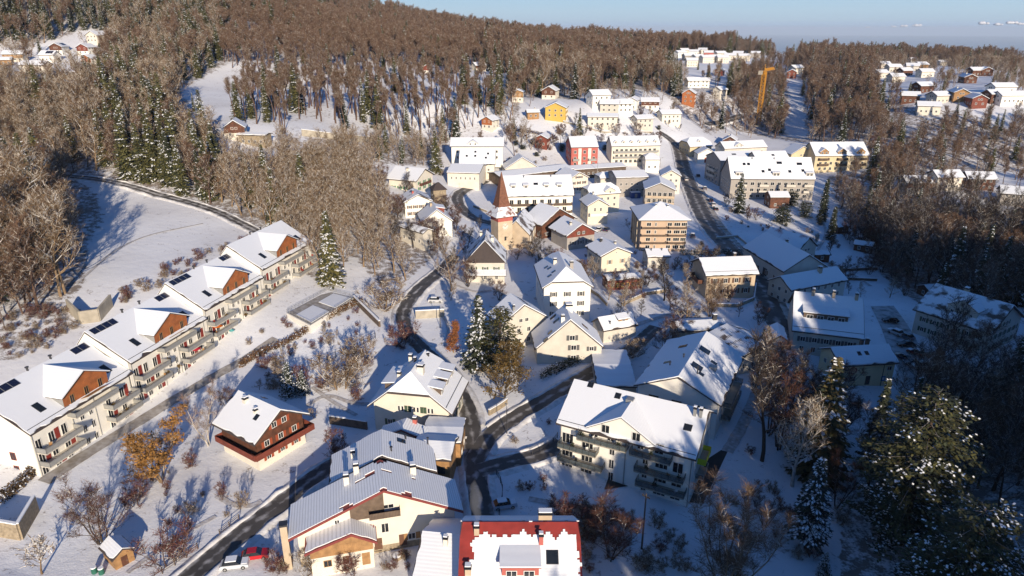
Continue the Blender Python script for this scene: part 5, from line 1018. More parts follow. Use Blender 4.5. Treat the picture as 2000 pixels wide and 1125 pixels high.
def spruce(seed, h, rad, snow, needle=None, dense=1.0, slim=.85, low=.06):
    r = random.Random(seed); T = MB(); L = Leafs(); V = lambda *a: np.array(a, float)
    T.tube((0, 0, -.8), (0, 0, h * .55), .016 * h + .05, .010 * h, n=7, cap=False); T.tube((0, 0, h * .55), (0, 0, h * .99), .010 * h, .02, n=5)
    z = h * low; step = .026 * h / dense
    while z < h * .985:
        f = z / h; rr = rad * ((1 - f) ** slim) * (1 if f > .14 else .8 + f) + .12; nb = max(4, int(8.5 * dense * (.5 + .5 * (1 - f)))); a0 = r.random() * 6.28
        for b in range(nb):
            az = a0 + 6.283 * b / nb + r.uniform(-.25, .25); bl = rr * r.uniform(.72, 1.12); dr = -.30 - .22 * (1 - f) + r.uniform(-.1, .12) + (.75 * max(0, f - .6)); c, s_ = math.cos(az), math.sin(az)
            n = max(2, int(bl / .42)); side = V(-s_, c, 0); fw = V(c, s_, 0); white = r.random() < snow
            for k in range(n):
                t = (k + .6) / n; p = V(0, 0, z) + fw * bl * t + V(0, 0, bl * (dr * t + .16 * t * t * t)); lw = (.30 + .42 * (1 - t)) * min(1, .35 + bl / 3.0) * (h / 20 + .35)
                for sg in (-1, 1):
                    o = side * sg * lw * .55 + fw * .12; u = side * sg * lw * .5 + fw * lw * .38 + V(0, 0, -.10 - .14 * r.random()) * lw * 1.6; w_ = fw * .16 - side * sg * .05 + V(0, 0, r.uniform(-.14, .1))
                    L.quad(p + o * .9, u * .75, w_ * (h / 20 + .3), 1 if r.random() < .35 else 0)
                    if white and t > .25 and r.random() < .62: L.quad(p + o * .9 + V(0, 0, .07), u * .62, w_ * .85 * (h / 20 + .3), 2)
        z += step * (1.25 - .5 * f)
    Cw = MB(); L.into(Cw); return T, Cw, [B_con], [needle or N_green, N_dark, L_snow]
def cedar(seed, h, rad, snow, needle=None, clumps=380, per=26, flat=.55):
    """broad old pine: limbs carrying clumps of needles, the outer clumps tipped with snow"""
    r = random.Random(seed); T = MB(); L = Leafs(); V = lambda *a: np.array(a, float)
    T.tube((0, 0, -1), (.3, .2, h * .5), .02 * h, .013 * h, n=8, cap=False); T.tube((.3, .2, h * .5), (.1, .1, h * .95), .013 * h, .05, n=6)
    tiers = max(6, int(h * .62)); z = h * .12
    for tr in range(tiers):
        f = .12 + .86 * (tr / tiers) ** .92; env = rad * (math.sin(math.pi * min(1, (f * .80 + .17))) ** flat); nb = 6 + int(3 * r.random()); a0 = r.random() * 6.28
        for b_ in range(nb):
            az = a0 + 6.283 * b_ / nb + r.uniform(-.35, .35); ln = env * r.uniform(.62, 1.12); dr = r.uniform(-.28, .02) + (.55 * max(0, f - .65)); c0 = V(0, 0, h * f + r.uniform(-.5, .5)); fw = V(math.cos(az), math.sin(az), 0); sd = V(-fw[1], fw[0], 0)
            T.tube(tuple(c0), tuple(c0 + fw * ln * .9 + V(0, 0, ln * dr * .9)), .07, .02, n=4, cap=False); n = max(2, int(ln / 1.05)); sn = r.random() < snow * 1.6
            for k in range(n):
                t = .28 + .72 * (k + .5) / n; wdt = (.55 + .75 * (1 - abs(t - .6))) * min(1, ln / 4 + .35); c = c0 + fw * ln * t + V(0, 0, ln * dr * t) + sd * r.uniform(-.4, .4)
                for j in range(per):
                    d = sd * r.gauss(0, .62) * wdt + fw * r.gauss(0, .5) + V(0, 0, r.gauss(-.10, .20)); u = fw * r.uniform(.3, 1) + sd * r.uniform(-1, 1) + V(0, 0, r.uniform(-.5, .25)); u = u / np.linalg.norm(u) * r.uniform(.16, .34); w_ = np.cross(u, V(r.random() - .5, r.random() - .5, 1.2)); w_ = w_ / (np.linalg.norm(w_) + 1e-6) * .12
                    L.quad(c + d, u, w_, 1 if r.random() < .45 else 0)
                    if sn and t > .5 and d[2] > -.08 and r.random() < .42: L.quad(c + d + V(0, 0, .10), u * .62, w_ * .95, 2)
    Cw = MB(); L.into(Cw); return T, Cw, [B_con], [needle or N_pine, N_dark, L_snow]
PROTO = {}
def proto(key, fn):
    T, Cw, tm, cm = fn(); J = MB(); J.v = list(T.v); J.f = list(T.f); J.m = [0] * len(T.f); o = len(T.v)
    J.v += Cw.v; J.f += [tuple(i + o for i in f) for f in Cw.f]; J.m += [m + 1 for m in Cw.m]
    PROTO[key] = (T.mesh(key + '_trunk', tm, True), Cw.mesh(key + '_crown', cm), J.mesh(key, tm + cm))
for k in range(4): proto('frosted%d' % k, lambda: bare(20 + k, 20, 9.4, .30, B_grey, T_grey, wd=1.15, limbs=13, tw=9, flat=.72))
for k in range(3): proto('beech%d' % k, lambda: bare(40 + k, 22, 6.6, .10, B_red, T_red, limbs=13, first=.52, up=.95, wd=.95, tl=6, sub=8))
for k in range(2): proto('trunky%d' % k, lambda: bare(50 + k, 23, 3.6, .14, B_red, T_red, limbs=10, first=.66, up=1.1, wd=.95, tl=5, sub=7))
for k in range(2): proto('darktree%d' % k, lambda: bare(60 + k, 20, 8.6, .12, B_dark, T_dark, wd=1.1))
for k in range(2): proto('brown%d' % k, lambda: bare(70 + k, 17, 7.0, .16, B_red, T_red, limbs=14, wd=1.3, first=.15, tl=4))
for k in range(3): proto('spruce%d' % k, lambda: spruce(80 + k, 22, 3.9 + .3 * k, .22))
for k in range(2): proto('slimspruce%d' % k, lambda: spruce(90 + k, 20, 2.5, .3, N_green, slim=.75))
proto('darkspruce0', lambda: spruce(95, 20, 3.4, .3, N_dark))
SIZE = {'trunky': 23, 'frosted': 20, 'beech': 22, 'darktree': 20, 'brown': 17, 'spruce': 22, 'slimspruce': 20, 'darkspruce': 20}
NV = {'trunky': 2, 'frosted': 4, 'beech': 3, 'darktree': 2, 'brown': 2, 'spruce': 3, 'slimspruce': 2, 'darkspruce': 1}
def plant(name, key, x, y, s, rz, label, cat, group=None, parts=True, z=None, sx=None):
    z = tz(x, y) if z is None else z
    if not parts:
        o = obj(name, PROTO[key][2], None, (x, y, z), rz); o.scale = (sx or s, sx or s, s); return tag(o, label, cat, group)
    e = empty(name, (x, y, z), rz, label, cat, group); e.scale = (sx or s, sx or s, s)
    obj('trunk', PROTO[key][0], e); obj('crown', PROTO[key][1], e); return e
# ---------------------------------------------------------------- woods
rng = np.random.default_rng(5)
def candidates():
    out = []
    for r0, r1, sp in ((110, 300, 5.0), (300, 420, 5.6), (420, 760, 8.0), (760, 1700, 11.5)):
        g = np.arange(-1700, 1700, sp); gx, gy = np.meshgrid(g, np.arange(60, 1700, sp)); P = np.stack([gx.ravel(), gy.ravel()], 1); P = P + rng.uniform(-.45, .45, P.shape) * sp
        d = np.hypot(P[:, 0], P[:, 1]); k = (d >= r0) & (d < r1) & (np.abs(P[:, 0]) < P[:, 1] * .80 + 45); out.append(P[k])
    return np.concatenate(out)
P = candidates(); Z = tzs(P); px, py = proj(P[:, 0], P[:, 1], Z); keep = ~is_clear(px, py) & (py < 1000)
P, Z, px, py = P[keep], Z[keep], px[keep], py[keep]
u = rng.random(len(P))
dens = np.ones(len(P)); dens[(px > 440) & (px < 1000) & (py < 300)] = .85; dens[(px > 440) & (px < 1000) & (py > 140) & (py < 195)] = .62; dens[(px > 440) & (px < 1000) & (py >= 195) & (py < 275)] = .62; dens[(px > 1600) & (py > 340)] = 1.0; dens[(py > 330) & (px > 500) & (px < 900)] = .95
dens[(px > 1600) & (py > 330)] = .85
k = u < dens; P, Z, px, py = P[k], Z[k], px[k], py[k]
# scattered trees in the gardens
gp = candidates()[:12000]; gp = gp[rng.permutation(len(gp))]; gz = tzs(gp); gx_, gy_ = proj(gp[:, 0], gp[:, 1], gz)
GARD = [([(880,330),(960,250),(1000,190),(1330,190),(1330,300),(1290,262),(1120,265),(1100,300),(1000,310)], .6), ([(700,500),(860,400),(890,440),(850,520),(760,560)], .3), ([(1700,130),(2000,120),(2000,260),(1740,200)], .75), ([(1740,345),(2000,335),(2000,470),(1750,380)], .22), ([(1270,115),(1500,110),(1500,160),(1380,170)], .5), ([(0,95),(220,60),(200,150),(0,150)], .16), ([(1380,250),(1500,262),(1700,282),(1720,330),(1690,335),(1600,290),(1400,262)], .3),([(1600,345),(1640,420),(1720,520),(1660,420),(1640,350)],.3)]
gk = np.zeros(len(gp), bool)
for poly, q in GARD: gk |= inpoly(gx_, gy_, poly) & (rng.random(len(gp)) < q)
gp, gz, gx_, gy_ = gp[gk], gz[gk], gx_[gk], gy_[gk]
P = np.concatenate([P, gp]); Z = np.concatenate([Z, gz]); px = np.concatenate([px, gx_]); py = np.concatenate([py, gy_]); gard = np.zeros(len(P), bool); gard[len(P) - len(gp):] = True
ok = np.ones(len(P), bool)
for h in HS.values():
    dx = P[:, 0] - h.root.location.x; dy = P[:, 1] - h.root.location.y; c, s = math.cos(h.rot), math.sin(h.rot); lx = dx * c + dy * s; ly = -dx * s + dy * c
    ok &= ~((np.abs(lx) < h.L / 2 + 2.5) & (np.abs(ly) < h.W / 2 + 2.5))
    # keep the view of each house clear of big trees right in front of it
    dd = np.hypot(h.root.location.x, h.root.location.y); ux, uy = -h.root.location.x / dd, -h.root.location.y / dd; al = dx * ux + dy * uy; ac = np.abs(-dx * uy + dy * ux)
    ok &= ~((al > 0) & (al < (30 if dd > 300 else 18)) & (ac < max(h.L, h.W) * .55))
for L_, w_ in ROADS:
    for i in range(0, len(L_), 3): ok &= np.hypot(P[:, 0] - L_[i, 0], P[:, 1] - L_[i, 1]) > w_ / 2 + 2.2
for h in HS.values():          # crowns that would hide a house the photograph shows
    hx, hy, hz_ = h.root.location; hd = math.hypot(hx, hy); bx, by = proj(hx, hy, hz_ + 1.5); hw_ = max(h.L, h.W) * .5 * F / hd
    tx_, ty_ = proj(P[:, 0], P[:, 1], Z + 15); ok &= ~((np.hypot(P[:, 0], P[:, 1]) < hd) & (np.abs(px - bx) < hw_ + 5 * F / hd) & (ty_ < by - 2) & (py > by - 6) & (rng.random(len(P)) < (.93 if hd < 380 else .78)))
SEE = []                        # open snow and lone spruces that no crown may cover
for poly, stp in ((CLEAR[2], 9), (CLEAR[3], 9), (CLEAR[7], 7), ([(150,360),(210,360),(420,415),(500,455),(300,520),(190,520)], 16)):
    xs = [p[0] for p in poly]; ys = [p[1] for p in poly]
    for a in range(min(xs), max(xs), stp):
        for b in range(min(ys), max(ys), stp):
            if inpoly([a], [b], poly)[0]: q = G(a, b); SEE.append((a, b, math.hypot(q[0], q[1])))
for a, b, c in ((270,357,238),(318,364,262),(295,352,258),(850,340,250),(707,240,152),(640,560,408)):
    q = G(a, b); SEE += [(a + dx, yy, math.hypot(q[0], q[1])) for dx in (-8, 8) for yy in range(c, b - 10, 14)]
q = G(1480, 247); SEE += [(1480 + k_, 240 - k_ * 9, math.hypot(q[0], q[1])) for k_ in range(0, 11, 2)]
dP = np.hypot(P[:, 0], P[:, 1]); tx_, ty_ = proj(P[:, 0], P[:, 1], Z + 15)
for a, b, dd_ in SEE: ok &= ~((dP < dd_ - 3) & (np.abs(px - a) < 4.5 * F / dP) & (ty_ < b) & (py > b) & (rng.random(len(P)) < .9))
P, Z, px, py, gard = P[ok], Z[ok], px[ok], py[ok], gard[ok]; dist = np.hypot(P[:, 0], P[:, 1]); N = len(P)
# which kind stands where
pc = np.full(N, .10)
def cz(poly, v):
    pc[inpoly(px, py, poly)] = v
cz([(-400,-200),(660,-200),(660,40),(420,110),(180,60),(-400,60)], .62); cz([(-400,50),(180,60),(420,110),(460,130),(360,190),(210,200),(-400,150)], .34); cz([(210,180),(430,240),(430,420),(200,380)], .42); cz([(440,60),(820,40),(820,330),(440,330)], .10)
cz([(1540,60),(2300,60),(2300,125),(1540,115)], .30); cz([(1280,130),(1440,120),(1440,240),(1300,210)], .5); cz([(1440,150),(2000,150),(2000,340),(1440,300)], .12); cz([(900,80),(1290,80),(1290,200),(900,200)], .24); cz([(600,330),(880,330),(880,560),(600,560)], .03); cz([(0,180),(160,180),(160,560),(0,560)], .07)
cz([(900,62),(1560,62),(1560,110),(900,110)], .2); cz([(660,20),(860,20),(860,60),(660,45)], .5)
con = rng.random(N) < pc
kind = np.array(['beech'] * N, dtype=object); kind[(px < 430) | ((py > 255) & (px < 900))] = 'frosted'
mixf = rng.random(N); kind[(px > 880) & (py > 150) & (mixf < .55)] = 'frosted'; kind[(px > 1440) & (mixf < .75)] = 'brown'; kind[(px > 1600) & (py > 400)] = 'darktree'; kind[(px > 1600) & (py > 400) & (mixf < .5)] = 'brown'; kind[(px < 430) & (mixf < .35)] = 'brown'; kind[(px < 640) & (py < 170) & (mixf < .4)] = 'beech'; kind[gard & (mixf < .6)] = 'frosted'; kind[(px > 440) & (px < 1000) & (py > 135) & (py < 278) & ~gard] = 'trunky'
m2 = rng.random(N); kind[con] = np.where(m2[con] < .6, 'spruce', np.where(m2[con] < .8, 'slimspruce', 'darkspruce')); kind[con & (py > 400) & (px > 1500)] = 'darkspruce'
hgt = np.array([SIZE[k] for k in kind], float) * rng.uniform(.72, 1.12, N)
hgt *= 1 + .30 * np.array([mnoise.noise(Vector((a / 55, b / 55, 3))) for a, b in P]); hgt[(px > 440) & (px < 860) & (py > 270) & (py < 345)] *= .55; hgt[gard] *= .62; hgt[(px > 430) & (px < 900) & (py > 320)] *= .82; hgt[(px < 200) & (py > 250)] *= 1.15; hgt[(px > 1600) & (py > 340) & (py < 480)] *= .78; hgt[(px>1720)&(py>240)&(py<345)]*=.7; hgt[(px > 1440) & (py < 200)] *= .85; hgt[dist > 760] *= 1.25; hgt[con & (dist < 420) & ~gard] *= 1.08
hgt[(px > 120) & (px < 200) & (py > 300) & (py < 560)] *= .8
var = np.array([rng.integers(NV[k]) for k in kind]); rz = rng.uniform(0, 6.28, N)
cx_, cy_ = proj(P[:, 0], P[:, 1], Z + hgt); inside = (px > -15) & (px < 2015) & (cy_ < 1125) & (py > -10)
# the largest in the picture stand as objects of their own, the rest is one far wood
show = hgt / dist * inside
indiv = np.zeros(N, bool)
for isC, nmax in ((False, 128), (True, 250)):
    ids = np.where((con == isC) & inside)[0]; ids = ids[np.argsort(-show[ids])][:nmax]; indiv[ids] = True
def region(x, y, c):
    t = 'snow-laden spruce' if c else 'bare frosted tree'
    if x > 1580 and y > 330: return (('dark spruce' if c else 'dark bare tree') + ' in the shaded ravine wood beside the allotments', 'ravine wood')
    if x < 430 and y > 230: return (t + ' in the wood round the snowy field with the curving track', 'wood round the snowy field')
    if x < 430: return (t + ' on the high wooded slope by the upper chalet cluster', 'high slope wood')
    if x < 900 and y > 255: return (t + ' in the grey-brown wood between terrace, chalet and church', 'middle wood')
    if x < 900: return (('tall spruce' if c else 'reddish-brown beech') + ' on the steep beech slope above the village', 'beech slope')
    if x < 1450: return (t + ' among the gardens and woods of the hillside villas', 'villa hillside trees')
    return (('spruce' if c else 'brown leafless tree') + ' in the wood around the hamlets beyond the grey apartments', 'far right wood')
for i in np.where(indiv)[0]:
    c = bool(con[i]); key = '%s%d' % (kind[i], var[i]); lab, grp = region(px[i], py[i], c)
    plant('spruce_tree' if c else 'bare_tree', key, P[i, 0], P[i, 1], hgt[i] / SIZE[kind[i]], rz[i], lab, 'spruce' if c else 'tree', ('spruces of the ' if c else 'bare trees of the ') + grp, parts=dist[i] < 330, z=Z[i] - .2)
rest = np.where(~indiv)[0]
# trees behind the camera and outside the frame, on the hill whose shade reaches into the village
SH = [(15, 22), (25, 25), (36, 30), (50, 36), (60, 40), (66, 43), (75, 34), (102, 34), (107, 46), (113, 47), (120, 60), (130, 68), (145, 72), (162, 72), (180, 64), (200, 57), (225, 60)]
sx_, sy_, ss, sv = [], [], [], []
for uu in np.arange(16, 225, 2.6):
    top = np.interp(uu, [a for a, _ in SH], [b for _, b in SH])
    for tt in (-9, 2, 13):
        a, b_ = uu + rng.uniform(-1.2, 1.2), tt + rng.uniform(-3, 3); x, y = a * .966 + b_ * .259, a * .259 - b_ * .966
        if y > 60 and x < y * .8 + 20: continue
        g_ = tz(x, y); hh = top + b_ * .27 - g_ + rng.uniform(-3.5, 1.0)
        if hh < 5: continue
        sx_.append((x, y, g_ - .3)); ss.append(min(hh, 36)); sv.append(rng.integers(3) if (uu > 120 or rng.random() < .45) else 3 + rng.integers(2))
for _ in range(90):   # ravine side wood right of the frame
    x, y = rng.uniform(92, 190), rng.uniform(-10, 95)
    if x < y * .82 + 14: continue
    sx_.append((x, y, tz(x, y) - .3)); ss.append(rng.uniform(20, 28)); sv.append(rng.integers(3))
off = np.array(sx_)
def wood(name, pts, var_, sc_, rot_, keys, label):
    me = bpy.data.meshes.new(name); me.from_pydata([tuple(p) for p in pts], [], [])
    for nm, ty, dat in (('variant', 'INT', var_), ('size', 'FLOAT', sc_), ('turn', 'FLOAT', rot_)):
        a = me.attributes.new(nm, ty, 'POINT'); a.data.foreach_set('value', np.asarray(dat))
    o = obj(name, me); tag(o, label, 'woodland', kind='stuff')
    cl = bpy.data.collections.new(name + '_kinds')
    for i, k in enumerate(keys): cl.objects.link(bpy.data.objects.new('kind_%02d' % i, PROTO[k][2]))
    ng = bpy.data.node_groups.new(name, 'GeometryNodeTree'); ng.interface.new_socket('Geometry', in_out='INPUT', socket_type='NodeSocketGeometry'); ng.interface.new_socket('Geometry', in_out='OUTPUT', socket_type='NodeSocketGeometry')
    n = ng.nodes; l = ng.links; gi = n.new('NodeGroupInput'); go = n.new('NodeGroupOutput'); ip = n.new('GeometryNodeInstanceOnPoints'); ci = n.new('GeometryNodeCollectionInfo'); ci.inputs[0].default_value = cl; ci.inputs[1].default_value = True; ci.inputs[2].default_value = True
    def na(nm, ty): k = n.new('GeometryNodeInputNamedAttribute'); k.data_type = ty; k.inputs[0].default_value = nm; return k.outputs[0]
    cm = n.new('ShaderNodeCombineXYZ'); l.new(na('turn', 'FLOAT'), cm.inputs[2]); l.new(gi.outputs[0], ip.inputs['Points']); l.new(ci.outputs[0], ip.inputs['Instance']); ip.inputs['Pick Instance'].default_value = True
    l.new(na('variant', 'INT'), ip.inputs['Instance Index']); l.new(cm.outputs[0], ip.inputs['Rotation']); l.new(na('size', 'FLOAT'), ip.inputs['Scale']); l.new(ip.outputs[0], go.inputs[0])
    md = o.modifiers.new('trees', 'NODES'); md.node_group = ng; return o
KEYS = list(PROTO); kidx = {k: i for i, k in enumerate(KEYS)}
wood('woodland', np.column_stack([P[rest], Z[rest] - .2]), [kidx['%s%d' % (kind[i], var[i])] for i in rest], [hgt[i] / SIZE[kind[i]] for i in rest], rz[rest], KEYS, 'mixed leafless and spruce woodland covering the far hillsides')
wood('hill_woodland', off, [kidx[['darkspruce0', 'spruce0', 'spruce1', 'darktree0', 'brown0'][v]] for v in sv], [s_ / 21 for s_ in ss], rng.uniform(0, 6, len(off)), KEYS, 'wood on the hill behind that shades the village')
print('TREES', N, indiv.sum(), con.sum(), len(off))
# ================================================================ SINGLE TREES AND SHRUBS
def px_h(base, top):
    q = G(*base); hs = np.arange(.5, 45, .1); ys = proj(q[0], q[1], q[2] + hs)[1]; return q, float(hs[np.argmin(abs(ys - top))])
proto('gardenbare0', lambda: bare(101, 12, 5.4, .08, B_dark, mat('russet_twig', (.13, .062, .042), .9, .3, .3), stems=5, limbs=30, sub=7, tw=8, wd=.75, first=.2))
proto('gardenbare1', lambda: bare(102, 12, 5.0, .35, B_grey, T_grey, limbs=14, wd=.8, first=.2))
proto('gardenbare2', lambda: bare(103, 14, 4.6, .12, B_dark, T_dark, limbs=15, wd=.85, first=.3))
proto('bush0', lambda: bare(104, 4, 2.0, .05, B_red, mat('shrub_twig', (.16, .06, .045), .9, .3, .3), stems=7, limbs=35, sub=5, tw=6, wd=.7, first=.1, tl=2))
proto('bush1', lambda: bare(105, 4, 2.2, .25, B_grey, T_grey, stems=7, limbs=35, sub=5, tw=6, wd=.7, first=.1, tl=2))
proto('goldtree0', lambda: bare(106, 10, 4.2, .05, B_grey, T_gold, stems=3, limbs=26, sub=8, tw=8, wd=.8, leaf=T_gold, leafd=.38, first=.2))
proto('olivetree0', lambda: bare(107, 11, 5.2, .12, B_dark, T_olive, limbs=20, sub=8, tw=8, wd=.8, leaf=T_olive, leafd=.7, first=.12))
proto('rusttree0', lambda: bare(108, 9, 1.9, .02, B_grey, T_rust, limbs=18, sub=7, tw=8, wd=.7, leaf=T_rust, leafd=.8, first=.1, up=1.3))
proto('birch0', lambda: bare(109, 13, 4.0, .1, B_birch, mat('birch_twig', (.30, .2, .15), .9, .3, .3), stems=2, limbs=22, sub=7, tw=7, wd=.55, first=.2))
proto('snowbranch0', lambda: bare(110, 13, 4.8, .6, B_birch, T_grey, limbs=16, wd=.9, first=.2))
proto('pollard0', lambda: bare(111, 6, 3.0, .75, bark('snowy_pollard_bark', (.2, .13, .07), 1.0), T_grey, limbs=14, sub=5, tw=4, wd=1.6, first=.35, tl=1))
proto('pale0', lambda: bare(112, 18, 4.6, .08, B_grey, mat('tan_twig', (.20, .125, .075), .9, .3, .3), stems=9, limbs=80, sub=7, tw=8, wd=.75, first=.12, up=1.3))
proto('russet0', lambda: bare(113, 13, 4.4, .03, B_dark, mat('deep_russet_twig', (.11, .045, .028), .9, .3, .3), stems=4, limbs=32, sub=7, tw=8, wd=.8, first=.15))
proto('nearspruce0', lambda: spruce(120, 17, 3.9, .6, N_dark, dense=1.15)); proto('nearspruce1', lambda: spruce(121, 24, 4.4, .45, mat('yellow_green_needle', (.17, .15, .04), .85, .4, .5), dense=1.2)); proto('smallfir0', lambda: spruce(122, 7, 2.1, .85, N_dark, dense=1.0)); proto('bluespruce0', lambda: spruce(123, 17, 3.6, .75, mat('blue_needle', (.03, .045, .04), .85, .4, .5), dense=1.15, low=.2)); proto('column0', lambda: spruce(124, 13, 1.9, .12, N_dark, dense=1.3, slim=.55)); proto('golden_fir0', lambda: spruce(125, 20, 4.2, .4, mat('ochre_needle', (.13, .10, .03), .85, .4, .5), dense=1.15))
proto('cedar0', lambda: cedar(130, 27, 8.2, .36, per=20, flat=.8)); proto('cedar1', lambda: cedar(131, 22, 8.0, .42, per=20, flat=.7)); proto('pine0', lambda: cedar(132, 16, 4.0, .22, mat('olive_pine_needle', (.16, .14, .03), .85, .45, .6), per=16, flat=.8)); proto('round0', lambda: cedar(133, 7, 2.8, .55, N_dark, per=18, flat=.4))
PH = {'gardenbare0': 12, 'gardenbare1': 12, 'darktree0': 20, 'darktree1': 20, 'gardenbare2': 14, 'bush0': 4, 'bush1': 4, 'goldtree0': 10, 'olivetree0': 11, 'rusttree0': 9, 'birch0': 13, 'snowbranch0': 13, 'pollard0': 6, 'pale0': 18, 'russet0': 13, 'nearspruce0': 17, 'nearspruce1': 24, 'smallfir0': 7, 'bluespruce0': 17, 'column0': 13, 'golden_fir0': 20, 'cedar0': 27, 'cedar1': 22, 'pine0': 16, 'round0': 7}
